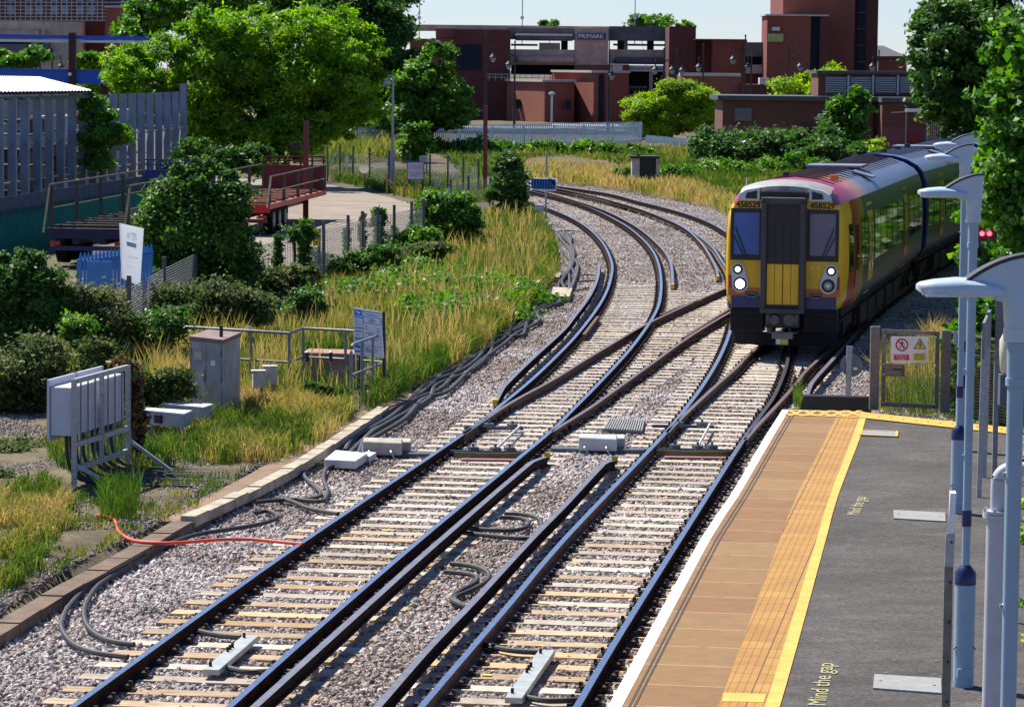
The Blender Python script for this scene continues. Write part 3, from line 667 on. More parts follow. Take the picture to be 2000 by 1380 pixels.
# chewing gum, a darker repair patch and a faded painted number on the tarmac
mb = MB(); r_ = random.Random(3)
for _ in range(46):
    x, y = r_.uniform(1560, 1960), r_.uniform(850, 1375)
    if x < 1694 - (y - 806) * .30 + 20: continue
    p = P(x, y, ZP + .002); k = r_.uniform(.008, .02); mb.add([(p.x + k * math.cos(a) * r_.uniform(.7, 1.2), p.y + k * math.sin(a), ZP + .002) for a in [i * math.pi / 3.5 for i in range(7)]], [tuple(range(7))])
mb.build('gum_spots', mat('gum_grey', (.20, .19, .17), .8), bpy.data.objects['platform'])
mb = MB(); p0 = P(1410, 1368, ZP + .0065); p1 = P(1492, 1370, ZP + .0065); p2 = P(1496, 1354, ZP + .0065); p3 = P(1414, 1352, ZP + .0065); mb.add([p0, p1, p2, p3], [(0, 1, 2, 3)]); mb.build('yellow_tactile_slab', MATS['yellow_line_paint'], bpy.data.objects['platform'])
# ------------------------------------------------------------------ things on the platform
LBLUE = mat('pale_blue_paint', (.27, .39, .50), .38, 0, .10, 5, spec=.5)
LGREY = mat('lamp_head_grey', (.46, .56, .64), .35, 0, .10, 5)
NAVY = mat('navy_band', (.012, .018, .085), .35, 0, .2, 6)
DARKR = mat('dark_rubber', (.03, .03, .035), .6)
BOLTM = mat('steel_bolt', (.55, .57, .6), .35, .8)
GALV = mat('galvanised_steel', (.40, .42, .44), .5, .5, .3, 14, .15)
GALVD = mat('weathered_galvanised', (.24, .25, .26), .6, .35, .35, 14, .15)
WHITEP = mat('white_enamel', (.80, .82, .84), .4, 0, .08, 8)
BLACK = mat('black_paint', (.012, .012, .014), .5, 0, .3, 9)
REDP = mat('sign_red', (.62, .03, .05), .5)
SIGNY = mat('sign_yellow', (.80, .62, .02), .5)
SIGNB = mat('sign_blue', (.02, .12, .55), .5, 0, .05)
def platform_lamp(label, loc):
    t = thing('platform_lamp', label, 'lamp post', loc, 0, 'raise and lower lamp columns along the platform')
    mb = MB(); mb.cyl((0, 0, -.01), (0, 0, .86), .085, n=24); mb.box((.0, -.085, .12), (.13, .03, .07)); mb.build('base_tube', LBLUE, t, smooth=True)
    mb = MB(); mb.lathe((0, 0, 0), [(.088, .84), (.088, .94), (.05, .985), (.04, 1.0)], 24); mb.build('navy_cap', NAVY, t, smooth=True)
    mb = MB(); mb.tube([(.09 * math.cos(a), -.02 - .09 * abs(math.sin(a)) * .55, .30 + .05 * math.sin(a)) for a in [math.pi * k / 10 for k in range(11)]], .004, 6); mb.build('cable_loop', DARKR, t)
    mb = MB(); mb.cyl((0, 0, .98), (0, 0, 3.62), .034, .038, 20); mb.cyl((0, 0, 3.62), (0, 0, 3.98), .042, .044, 20); mb.cyl((0, 0, 3.60), (0, 0, 3.635), .047, n=20); mb.build('pole', LBLUE, t, smooth=True)
    mb = MB(); mb.cyl((0, 0, 1.32), (0, 0, 1.45), .040, n=20); mb.build('navy_band', NAVY, t, smooth=True)
    mb = MB()
    for z in (1.9, 2.6, 3.2): mb.cyl((-.05, 0, z), (-.036, 0, z), .01, n=8)
    mb.build('bolts', BOLTM, t)
    mb = MB(); mb.cyl((0, 0, 3.80), (0, 0, 3.86), .062, n=20); mb.lathe((0, 0, 0), [(.056, 3.84), (.062, 3.9), (.068, 4.0), (.05, 4.08)], 20); mb.build('collar', LGREY, t, smooth=True)
    # arched arm: a wedge between the pole and the head
    top = [(.065, 4.13)] + [(.07 - .32 * k / 10, 4.185 - .13 * (k / 10) ** 2 - .0) for k in range(11)]
    bot = [(-.25, 4.05), (-.10, 3.985), (.02, 3.96), (.065, 4.0)]
    pf = top + bot; mb = MB(); n = len(pf); vs = [(x, -.055, z) for x, z in pf] + [(x, .055, z) for x, z in pf]
    mb.add(vs, [tuple(range(n)), tuple(range(2 * n - 1, n - 1, -1))] + [(i, (i + 1) % n, n + (i + 1) % n, n + i) for i in range(n)]); mb.build('arm', LGREY, t)
    mb = MB(); mb.tube([(.075 - .325 * k / 10, 0, 4.192 - .13 * (k / 10) ** 2) for k in range(11)], 0, prof=[(-.058, -.008), (.058, -.008), (.058, .008), (-.058, .008)]); mb.build('arm_trim', DARKR, t)
    # head: flat lens body with a domed top
    rows = [(-.455, .03, 4.03, 4.055), (-.44, .06, 4.018, 4.065), (-.38, .085, 4.012, 4.078), (-.28, .10, 4.010, 4.088), (-.16, .10, 4.010, 4.082), (-.09, .085, 4.010, 4.06), (-.06, .06, 4.015, 4.045)]
    mb = MB(); vs = []
    for x, w_, z0, z1 in rows:
        for k in range(9):
            a = math.pi * k / 8; vs.append((x, -w_ * math.cos(a), z0 + .02 + (z1 - z0 - .02) * math.sin(a) ** .7))
        vs += [(x, w_ * .97, z0), (x, -w_ * .97, z0)]
    n = 11; fs = [(i * n + j, i * n + (j + 1) % n, (i + 1) * n + (j + 1) % n, (i + 1) * n + j) for i in range(len(rows) - 1) for j in range(n)]
    fs += [tuple(range(n)), tuple(range(len(vs) - 1, len(vs) - n - 1, -1))]
    mb.add(vs, fs); mb.build('lamp_head', LGREY, t, smooth=True)
    mb = MB(); mb.box((-.27, 0, 4.008), (.30, .18, .012)); mb.build('lens', mat('clear_lens', (.65, .66, .62), .2), t)
    return t
l1 = platform_lamp('pale blue platform lamp whose column runs up the right edge, nearest the camera', (D(1971, 1300, 14.8).x, 14.8, ZP + .02))
def pl(px, py): return P(px, py, ZP)
q = pl(1881, 1338); dup(l1, (q.x, q.y, ZP), math.radians(2), 'pale blue platform lamp with wide navy capped base beside the larger duct cover')
Y = 37.4; dup(l1, (D(1872, 900, Y).x, Y, ZP), math.radians(1), 'pale blue platform lamp standing just behind the one with the wide base')
Y = 43.6; dup(l1, (D(1886, 500, Y).x, Y, ZP), math.radians(2), 'pale blue platform lamp nearest the gate at the platform end')

# white pipe with flange and elbow
t = thing('handrail_pipe', 'thick white steel pipe with a bolted flange and an elbow beside the nearest lamp', 'pipe')
Y = 20.5; a = D(1937, 1300, Y); zf = D(1940, 1003, Y).z; zt = D(1940, 915, Y).z; X = a.x
WG = mat('white_grey_paint', (.48, .50, .54), .4, 0, .12, 8)
mb = MB(); mb.cyl((X, Y, ZP - .01), (X + .004, Y, zf), .058, n=24); mb.build('lower_pipe', WG, t, smooth=True)
mb = MB(); mb.tube([(X + .012, Y, zf), (X + .012, Y, zt - .09)] + [(X + .012 + .09 - .09 * math.cos(k * math.pi / 16), Y, zt - .09 + .09 * math.sin(k * math.pi / 16)) for k in range(1, 9)] + [(X + .55, Y, zt)], .045, 20); mb.build('elbow_pipe', WG, t, smooth=True)
mb = MB(); mb.cyl((X + .006, Y, zf - .022), (X + .006, Y, zf - .002), .085, n=28); mb.cyl((X + .006, Y, zf + .002), (X + .006, Y, zf + .022), .083, n=28); mb.build('flange', WG, t, smooth=True)
mb = MB()
for k in range(6):
    a_ = k * math.pi / 3 + .3; mb.cyl((X + .070 * math.cos(a_), Y + .070 * math.sin(a_), zf + .02), (X + .070 * math.cos(a_), Y + .070 * math.sin(a_), zf + .04), .011, n=6)
mb.build('flange_bolts', BOLTM, t)
# steel post carrying a sign seen edge-on
t = thing('sign_post', 'rusty steel channel post holding a white sign seen edge-on', 'sign post')
Y = 22.0; b0 = D(1847, 1400, Y); z1 = D(1850, 1100, Y).z; z2 = D(1852, 1040, Y).z; z3 = D(1862, 958, Y).z; X0 = b0.x; X1 = D(1853, 1100, Y).x
mb = MB(); 
mb.bar((X0, Y, ZP - .01), (X1, Y, z1), .058, .012); mb.bar((X0 + .027, Y + .03, ZP - .01), (X1 + .027, Y + .03, z1), .008, .05, up=(0, 1, 0)); mb.build('channel', mat('old_channel', (.23, .22, .19), .7, .3, .4, 9, .2), t)
mb = MB(); mb.bar((X1, Y - .012, z1 - .02), (X1 + .006, Y - .012, z2), .060, .014); mb.build('sleeve', GALV, t)
mb = MB()
for z_ in np.linspace(ZP + .25, z2 - .06, 7): mb.cyl((X0 + .01 * (z_ - ZP) / 1.6, Y - .024, z_), (X0 + .01 * (z_ - ZP) / 1.6, Y - .018, z_), .009, n=8)
mb.build('bolt_holes', BLACK, t)
mb = MB(); mb.hexa([(X1 - .012, Y - .02, z2), (X1 + .028, Y - .02, z2), (X1 + .03, Y + .12, z2), (X1 + .01, Y + .12, z2), (X1 - .002, Y - .02, z2 + .27), (X1 + .038, Y - .02, z2 + .27), (X1 + .05, Y + .12, z2 + .27), (X1 + .01, Y + .12, z2 + .27)]); mb.build('sign_board', WHITEP, t)
# grey two-legged sign
t = thing('platform_sign', 'tall grey two-legged sign seen nearly edge-on right of the lamps', 'sign')
A = pl(1912, 970); B = pl(1922, 931); zt = D(1930, 606, B.y).z; zb = zt - .42
mb = MB(); mb.bar((A.x, A.y, ZP - .01), (A.x + .02, A.y, zt - .1), .055, .03); mb.build('leg', GALV, t)
mb = MB(); mb.bar((B.x, B.y, ZP - .01), (B.x + .02, B.y, zt), .055, .03); mb.build('leg', GALV, t)
mb = MB(); mb.hexa([(A.x - .02, A.y - .1, zb), (A.x + .01, A.y - .1, zb), (B.x + .05, B.y + .1, zb), (B.x + .02, B.y + .1, zb), (A.x - .02, A.y - .1, zt), (A.x + .01, A.y - .1, zt), (B.x + .05, B.y + .1, zt), (B.x + .02, B.y + .1, zt)]); mb.build('sign_board', GALVD, t)
# gate and fence at the platform end
GT = mat('gate_taupe', (.17, .155, .145), .55, .2, .3, 10, .1)
YG = P(1710, 799, ZP).y
def mesh_mb(mb, a, b, z0, z1, pitch=.05, w_=.006):
    L = (Vector(b) - Vector(a)).length; n = int(L / pitch); a = Vector(a); b = Vector(b)
    for i in range(1, n): p = a.lerp(b, i / n); mb.bar((p.x, p.y, z0), (p.x, p.y, z1), w_, w_)
    for j in range(int((z1 - z0) / pitch)):
        z = z0 + j * pitch; mb.bar((a.x, a.y - w_, z), (b.x, b.y - w_, z), w_, w_)
def gx(px, py=720, Y=None): return D(px, py, Y or YG).x
zt = D(1720, 640, YG).z; dY = .10
t = thing('gate', 'brown metal mesh gate with trespass and danger sign at the platform end', 'gate')
mb = MB(); mb.box((gx(1708), YG, (zt + ZP) / 2 + .01), (.135, .10, zt - ZP + .02)); mb.build('gate_post', GT, t)
mb = MB(); mb.box((gx(1841), YG - .35, (zt + ZP) / 2), (.135, .10, zt - ZP)); mb.build('gate_post', GT, t)
xa, xb = gx(1722), gx(1829); za, zc = D(1722, 793, YG).z, D(1722, 643, YG).z
fr = MB(); ya, yb = YG + .02, YG - .28
for (p, q_) in (((xa + .03, ya, za), (xa + .03, ya, zc)), ((xb - .03, yb, za), (xb - .03, yb, zc))): fr.bar(p, q_, .06, .05)
for z_ in (za + .03, zc - .03): fr.bar((xa + .06, ya - .01, z_), (xb - .06, yb + .01, z_), .045, .06)
fr.build('gate_frame', GT, t)
mb = MB(); mesh_mb(mb, (xa + .06, ya, 0), (xb - .06, yb, 0), za + .06, zc - .06, .036, .005); mb.build('mesh_panel', mat('gate_wire', (.10, .085, .07), .6, .2), t)
mb = MB(); mb.box((gx(1748), YG - .05, D(1748, 722, YG).z), (.27, .05, .19)); o = mb.build('lock_box', GT, t)
mb = MB(); mb.box((gx(1752), YG - .08, D(1750, 720, YG).z), (.12, .012, .018)); mb.build('latch', BLACK, o)
mb = MB()
for px in (1725, 1822):
    for py in (655, 710, 730, 785): mb.cyl((gx(px), YG - .06 - .25 * (px > 1800), D(px, py, YG).z), (gx(px), YG - .03 - .25 * (px > 1800), D(px, py, YG).z), .012, n=8)
mb.build('bolts', BOLTM, t)
# the sign on the gate
x0, x1_, z0, z1 = gx(1735), gx(1807), D(1770, 704, YG).z, D(1770, 654, YG).z; ys = YG - .30
mb = MB(); mb.bb(x0, x1_, ys, ys + .008, z0, z1); s = mb.build('warning_sign', WHITEP, t)
W_ = x1_ - x0; H_ = z1 - z0
def sp(u, v, d=.004): return Vector((x0 + u * W_, ys - d, z0 + v * H_))
def ring(mb, c, r0, r1, n=28):
    for i in range(n):
        a, b = 2 * math.pi * i / n, 2 * math.pi * (i + 1) / n
        mb.add([c + Vector((r * math.cos(q), 0, r * math.sin(q))) for r, q in ((r0, a), (r1, a), (r1, b), (r0, b))], [(0, 1, 2, 3)])
def bar2(mb, a, b, w_):
    d = (b - a).normalized(); n = Vector((d.z, 0, -d.x)) * w_ / 2; mb.add([a - n, b - n, b + n, a + n], [(0, 1, 2, 3)])
mb = MB(); c = sp(.29, .68); r = .155 * W_; ring(mb, c, r * .86, r * 1.12); bar2(mb, c + Vector((-.62 * r, -.001, .62 * r)), c + Vector((.62 * r, -.001, -.62 * r)), r * .2)
mb.add([sp(.08, .09), sp(.49, .09), sp(.49, .30), sp(.08, .30)], [(0, 1, 2, 3)]); mb.build('red_marks', REDP, s)
mb = MB(); k = r
ring(mb, c + Vector((.02 * k, .001, .55 * k)), 0, .13 * k, 12)
for (a, b, w_) in (((0, .45), (-.02, -.1), .26), ((-.02, .4), (-.4, .15), .1), ((.02, .4), (.36, .2), .1), ((.36, .2), (.4, -.02), .1), ((-.05, -.1), (-.22, -.4), .15), ((-.22, -.4), (-.5, -.62), .13), ((.0, -.1), (.26, -.38), .15), ((.26, -.38), (.3, -.72), .13)):
    bar2(mb, c + Vector((a[0] * k, .001, a[1] * k)), c + Vector((b[0] * k, .001, b[1] * k)), w_ * k)
tc0 = sp(.775, .68)
def tri(mb, c, r, d=0): mb.add([c + Vector((-r, d, -.62 * r)), c + Vector((r, d, -.62 * r)), c + Vector((0, d, 1.05 * r))], [(0, 1, 2)])
tri(mb, tc0, .175 * W_, .0015)
mb.build('black_marks', BLACK, s)
mb = MB(); tri(mb, tc0 + Vector((0, 0, -.002)), .14 * W_, .0); mb.add([sp(.60, .09), sp(.94, .09), sp(.94, .36), sp(.60, .36)], [(0, 1, 2, 3)]); mb.build('yellow_marks', SIGNY, s)
mb = MB(); kk = .06 * W_
for a, b in (((.5, 1.6), (-.4, .2)), ((-.4, .2), (.5, .1)), ((.5, .1), (-.1, -1.2))): bar2(mb, tc0 + Vector((a[0] * kk, -.002, a[1] * kk)), tc0 + Vector((b[0] * kk, -.002, b[1] * kk)), kk * .42)
mb.build('flash', BLACK, s)
def text(body, loc, size, m, parent=None, rot=(math.pi / 2, 0, 0), align='CENTER', name='lettering', ext=.0, sx=1, bold=.0):
    cu = bpy.data.curves.new(name, 'FONT'); cu.body = body; cu.size = size; cu.offset = bold * size; cu.extrude = ext; cu.align_x = align; cu.align_y = 'CENTER'
    o = bpy.data.objects.new(name, cu); sc.collection.objects.link(o); bpy.context.view_layer.update()
    me = bpy.data.meshes.new_from_object(o.evaluated_get(bpy.context.evaluated_depsgraph_get())); bpy.data.objects.remove(o)
    me.materials.clear(); me.materials.append(m); o = bpy.data.objects.new(name, me); sc.collection.objects.link(o)
    o.location = loc; o.rotation_euler = rot; o.scale = (sx, 1, 1)
    if parent: o.parent = parent
    return o
text('Danger', sp(.77, .29, .006), .075 * W_ * 1.1, BLACK, s); text('Do not touch\nthe live rail', sp(.77, .17, .006), .05 * W_, BLACK, s)
text('Passengers must\nnot pass beyond\nthis point', sp(.285, .195, .006), .045 * W_, WHITEP, s)
# mesh fence to the right of the gate
t = thing('mesh_fence', 'grey wire mesh fence running right from the gate behind the lamps', 'fence')
fx0 = gx(1848); A = Vector((fx0, YG - .35, 0)); B = P(1975, 832, ZP)
mb = MB(); mesh_mb(mb, (A.x, A.y, 0), (B.x, B.y, 0), ZP + .03, zt - .03, .045, .005); mb.build('mesh_panel', MATS['gate_wire'], t)
mb = MB(); mb.bar((A.x, A.y, zt - .02), (B.x, B.y, zt - .02), .03, .03); mb.build('top_bar', GT, t)
q = P(1947, 826, ZP); mb = MB(); mb.bar((q.x, q.y, ZP - .01), (q.x + .03, q.y, zt + .5), .07, .05); mb.build('fence_post', GT, t)
mb = MB(); c = D(1872, 658, A.y - .1); mb.box((c.x, c.y - .1, c.z), (.17, .01, .2)); o = mb.build('notice', mat('pale_notice', (.35, .50, .62), .5), t)
# blue sign seen from its thin edge and speaker behind the nearest lamp
t = thing('blue_sign', 'thin blue sign on a grey post behind the nearest lamp head', 'sign')
Y = 40; a = D(1910, 573, Y); b = D(1985, 570, Y)
mb = MB(); mb.bb(a.x, b.x, Y, Y + .5, a.z - .05, a.z); mb.build('sign_board', SIGNB, t)
mb = MB(); x_ = D(1953, 700, Y).x; mb.box((x_, Y + .25, (a.z - .05 + ZP) / 2), (.06, .06, a.z - .05 - ZP)); mb.build('sign_leg', GALVD, t)
t = thing('loudspeaker', 'cream weatherproof loudspeaker on a grey bracket behind the nearest lamp column', 'loudspeaker')
Y = 30; c = D(1972, 690, Y); mb = MB(); mb.lathe((c.x, Y, c.z), [(.05, -.20), (.085, -.16), (.095, 0), (.095, .12), (.06, .19), (.01, .21)], 20); mb.build('speaker_body', mat('cream_plastic', (.62, .60, .42), .5, 0, .15, 6), t, smooth=True)
mb = MB(); mb.box((c.x - .01, Y, c.z - .33), (.16, .14, .28)); mb.build('junction_box', mat('slate_box', (.09, .12, .15), .5), t); 
mb = MB(); mb.cyl((c.x + .02, Y, ZP - .01), (c.x + .02, Y, c.z - .46), .03, n=12); mb.build('stand', GALVD, t)
# platform end: dark beam on the ballast and round sign back
t = thing('platform_end_beam', 'black timber beam across the ballast behind the platform end', 'beam')
a = P(1562, 788, 0); b = P(1702, 791, 0); mb = MB(); mb.bar((a.x, a.y, -.02), (b.x, b.y, -.02), .25, .36); mb.build('beam', BLACK, t, bevel=.01)
t = thing('round_sign', 'round grey sign seen from behind on a short post by the gate', 'sign')
q = P(1656, 789, -.15); Y = q.y; c = D(1664, 714, Y); 
mb = MB(); mb.cyl((c.x, Y + .03, c.z), (c.x, Y + .04, c.z), .205, n=36); mb.build('disc', mat('sign_back_grey', (.20, .21, .22), .5, .3), t)
z_ = D(1660, 676, Y).z; mb = MB(); mb.bar((q.x, Y, -.17), (q.x + .01, Y, z_), .10, .06); mb.build('post', GALV, t)
mb = MB(); mb.box((c.x + .06, Y - .01, c.z - .05), (.07, .01, .05)); mb.build('sticker', WHITEP, t)
# signal
t = thing('ground_signal', 'black signal box showing two red lights under the right-hand leaves', 'signal')
Y = 60; c = D(1925, 458, Y); mb = MB(); mb.box((c.x, Y + .1, c.z), (.42, .2, .34)); mb.build('signal_box', BLACK, t, bevel=.01)
RL = mat('red_lens', (.8, .01, .02), .3, emit=((1, .015, .03), 14))
for px in (1918, 1932):
    q = D(px, 456, Y); mb = MB(); mb.cyl((q.x, Y - .03, q.z), (q.x, Y - .005, q.z), .042, n=16); o = mb.build('red_light', RL, t)
    mb = MB(); mb.tube([(q.x + .055 * math.cos(a), Y - .07, q.z + .055 * math.sin(a)) for a in np.linspace(0, math.pi, 9)], .006, 6); mb.build('hood', BLACK, t)
mb = MB(); mb.cyl((c.x, Y + .1, -.2), (c.x, Y + .1, c.z - .17), .05, n=12); mb.build('post', GALVD, t)
mb = MB(); q = D(1922, 469, Y); mb.box((q.x, Y - .02, q.z - .06), (.22, .01, .08)); mb.build('plate', mat('grey_plate', (.35, .35, .37), .5), t)

# ------------------------------------------------------------------ lineside equipment on the left
def quad_box(mb, pts, zt_, zb_, mi=0):
    c = [P(x, y, zt_) for x, y in pts]; mb.hexa([(p.x, p.y, zb_) for p in c] + [(p.x, p.y, zt_) for p in c], mi); return c
CAB = mat('cabinet_grey', (.40, .40, .38), .6, .1, .45, 2.2, .1, col2=(.24, .22, .20))
t = thing('relay_cabinet', 'tall grey steel relay cabinet with rusty lid among the grass', 'cabinet')
mb = MB(); ct = [(371, 663), (435, 670), (469, 656), (407, 650)]
C = quad_box(mb, ct, 1.30, -.02); o = mb.build('cabinet_body', CAB, t)
mb = MB(); cc = sum((p for p in C), Vector()) / 4; E = [cc + (p - cc) * 1.05 for p in C]; mb.hexa([(p.x, p.y, 1.29) for p in E] + [(p.x, p.y, 1.36) for p in E]); mb.build('lid', mat('rusty_lid', (.22, .15, .13), .75, .1, .4, 4), t)
mb = MB(); p = C[0].lerp(C[1], .55); mb.cyl((p.x + .2, p.y + .25, 1.36), (p.x + .2, p.y + .25, 1.55), .03, n=10); mb.build('vent_pipe', BLACK, t)
mb = MB(); a, b = C[0], C[1]; n_ = Vector((a.y - b.y, b.x - a.x, 0)).normalized() * -1
for f in (.03, .5, .97):
    p = a.lerp(b, f) - n_ * -.0; mb.bar(p + n_ * -.004 + Vector((0, 0, -.05 - 1.3 + 1.3)), p + n_ * -.004 + Vector((0, 0, -1.2)), .012, .012)
mb.build('door_seams', BLACK, t)
n2 = -n_ if n_.y > 0 else n_
def onface(f, z, d=.012): p = a.lerp(b, f); return Vector((p.x, p.y, z)) + n2 * d
ang_ = math.atan2(b.y - a.y, b.x - a.x)
mb = MB(); p = onface(.44, .72); mb.box(p, (.03, .03, .20), ang_); p = onface(.44, .72, .035); mb.box(p, (.10, .02, .025), ang_); mb.build('door_handle', GALV, t)
mb = MB()
for z_ in (.25, .7, 1.12):
    for f_ in (.05, .95): p = onface(f_, z_); mb.cyl(p - Vector((0, 0, .05)), p + Vector((0, 0, .05)), .014, n=6)
mb.build('hinges', GALVD, t)
mb = MB(); p = onface(.25, 1.05, .006); mb.box(p, (.20, .006, .13), ang_); mb.build('label_plate', mat('label_yellowed', (.60, .55, .35), .6), t)
mb = MB(); p = onface(.72, .95, .006); mb.box(p, (.12, .006, .09), ang_); mb.build('label_plate', WHITEP, t)
# lattice frame with two white boxes
t = thing('box_frame', 'galvanised steel frame holding two grey boxes with cables dropping to the ground', 'equipment frame')
A = P(145, 962, -.05); B = P(250, 924, -.05); A.z = B.z = 0; d = (B - A).normalized(); nl = Vector((-d.y, d.x, 0)); Lf = (B - A).length
def fp(s, z, dep=0): return A + d * s + nl * dep + Vector((0, 0, z))
mb = MB(); Ht = 1.53
for s_ in (0, Lf): mb.bar(fp(s_, -.08), fp(s_, Ht), .075, .05)
for z_ in (Ht - .02, .62, .28): mb.bar(fp(0, z_), fp(Lf, z_), .06, .07)
mb.bar(fp(Lf * .5, .28), fp(Lf * .5, Ht), .07, .04)
mb.bar(fp(Lf, .45), fp(Lf, -.05, -.75), .05, .05); mb.bar(fp(.02, .35), fp(.1, -.05, -.75), .05, .05)
mb.build('frame', GALV, t)
mb = MB()
for f in (.12, .25, .38, .62, .75, .88): mb.bar(fp(Lf * f, .28), fp(Lf * f, Ht), .022, .03)
mb.build('uprights', GALVD, t)
BOXG = mat('equipment_box_grey', (.52, .54, .60), .5, 0, .08, 4)
for s0, s1 in ((.03, Lf * .46), (Lf * .52, Lf * .97)):
    mb = MB(); mb.hexa([fp(s0, .74, .04), fp(s1, .74, .04), fp(s1, .74, .36), fp(s0, .74, .36), fp(s0, 1.42, .04), fp(s1, 1.42, .04), fp(s1, 1.42, .36), fp(s0, 1.42, .36)]); o = mb.build('equipment_box', BOXG, t, bevel=.008)
    mb = MB(); mb.hexa([fp(s0 - .03, .66, .365), fp(s1 + .03, .66, .365), fp(s1 + .03, .66, .40), fp(s0 - .03, .66, .40), fp(s0 - .03, 1.52, .365), fp(s1 + .03, 1.52, .365), fp(s1 + .03, 1.52, .40), fp(s0 - .03, 1.52, .40)]); mb.build('back_plate', BOXG, o)
mb = MB()
for s_ in (.25, .42, .62, .9, 1.3, 1.5, 1.75, 2.1):
    if s_ < Lf: mb.tube(smooth_path(spline([fp(s_, .75, .2), fp(s_ + .02, .4, .2), fp(s_ + .05, .12, .1), fp(s_ + .3, .02, -.45), fp(s_ + .6, -.02, -1.1), fp(s_ + .8, -.05, -1.7)], .1), 2), .028, 8)
mb.build('cables', DARKR, t)
# low concrete trough boxes
CONC = mat('grey_concrete', (.42, .42, .39), .85, 0, .3, 4, .3)
for k, (q_, lb) in enumerate((([(275, 803), (358, 811), (374, 804.5), (287, 799)], 'low grey box on short legs, nearer of two beside the cabinet'), ([(316, 791), (396, 798), (415, 792), (332, 785)], 'low grey box on short legs, farther of two beside the cabinet'))):
    t = thing('trackside_box', lb, 'trackside box'); mb = MB(); C = quad_box(mb, q_, .42, .22); mb.build('box_body', CONC, t, bevel=.01)
    mb = MB(); cc = sum((p for p in C), Vector()) / 4; E = [cc + (p - cc) * 1.03 for p in C]; mb.hexa([(p.x, p.y, .422) for p in E] + [(p.x, p.y, .45) for p in E]); mb.build('lid', mat('pale_lid', (.62, .63, .60), .7), t)
    mb = MB(); p = C[0].lerp(C[1], .42); mb.box((p.x, p.y - .02, .33), (.14, .06, .13), math.atan2(C[1].y - C[0].y, C[1].x - C[0].x)); mb.build('opening', BLACK, t)
    for f in (.2, .85):
        mb = MB(); p = C[0].lerp(C[1], f).lerp(C[3].lerp(C[2], f), .5); mb.box((p.x, p.y, .1), (.08, .08, .3)); mb.build('leg', CONC, t)
# small boxes on posts
for (x0_, y0_, x1_, y1_, yb_, lb) in ((493, 725, 517, 757, 797, 'small pale junction box on a thin post, left of the pair in the yellow grass'), (514, 716, 540, 750, 786, 'small pale junction box on a thin post, right of the pair in the yellow grass')):
    t = thing('junction_box', lb, 'junction box'); q = P((x0_ + x1_) / 2, yb_, 0); Y = q.y; a = D(x0_, y1_, Y); b = D(x1_, y0_, Y)
    mb = MB(); mb.box(((a.x + b.x) / 2, Y, (a.z + b.z) / 2), (b.x - a.x, .16, b.z - a.z), .25); mb.build('box_body', mat('pale_box', (.50, .50, .47), .6, 0, .35, 6), t, bevel=.006)
    mb = MB(); mb.box(((a.x + b.x) / 2, Y, b.z + .012), (b.x - a.x + .03, .19, .02), .25); mb.build('lid', MATS['pale_lid'], t)
    mb = MB(); mb.cyl((b.x - .05, Y + .03, -.1), (b.x - .05, Y + .03, a.z + .02), .025, n=8); mb.build('post', GALVD, t)
# brick pit with handrail
t = thing('brick_pit_box', 'low brown brick chamber with orange-brown slab top inside the handrail', 'chamber')
mb = MB(); zt2 = .60; c4_ = [(593, 709), (700, 712), (712, 704), (605, 701)]
C = quad_box(mb, c4_, zt2 - .2, -.15); mb.build('wall', mat('weathered_concrete', (.30, .25, .21), .9, 0, .35, 3, .3), t)
mb = MB(); E = [(sum((p for p in C), Vector()) / 4) + (p - sum((p for p in C), Vector()) / 4) * 1.03 for p in C]; mb.hexa([(p.x, p.y, zt2 - .2) for p in E] + [(p.x, p.y, zt2) for p in E]); mb.build('top_slab', mat('rust_slab', (.36, .20, .14), .85, 0, .3, 3), t)
for px in (600, 646):
    p = P(px, 706, zt2); mb = MB(); mb.cyl((p.x, p.y, zt2), (p.x, p.y, zt2 + .16), .03, n=10); o = mb.build('pipe_stub', BLACK, t); mb = MB(); mb.lathe((p.x, p.y, zt2), [(.035, .155), (.035, .175), (.01, .19)], 10); mb.build('cap', GALV, o)
t = thing('handrail', 'grey tubular handrail with two rails around the low brown chamber', 'handrail')
HZ = 1.08
top = [P(x, y, HZ) for x, y in [(300, 634), (440, 643), (565, 650.5), (592, 641), (675, 645), (752, 651)]]
mb = MB(); mb.tube(top, .026, 10); mb.tube([Vector((p.x, p.y, .55)) for p in top[1:]], .024, 10)
ret = [P(752, 651, HZ), P(728, 659, HZ), P(707, 666, HZ), P(690, 672, HZ)]
e = ret[-1]; dirr = (ret[-1] - ret[0]).normalized()
mb.tube(ret + [e + dirr * .1 + Vector((0, 0, -.03)), e + dirr * .14 + Vector((0, 0, -.12))] + [Vector((e.x + dirr.x * .14, e.y + dirr.y * .14, -.1))], .026, 10)
mb.tube([Vector((p.x, p.y, .55)) for p in ret] + [Vector((e.x + dirr.x * .14, e.y + dirr.y * .14, .55))], .022, 10)
mb.build('rail_tubes', GALVD, t, smooth=True)
for p in top[1:] + ret[1:3] + [P(490, 646, HZ)]:
    mb = MB(); mb.cyl((p.x, p.y, -.12), (p.x, p.y, HZ), .026, n=10); o = mb.build('post', GALVD, t, smooth=True)
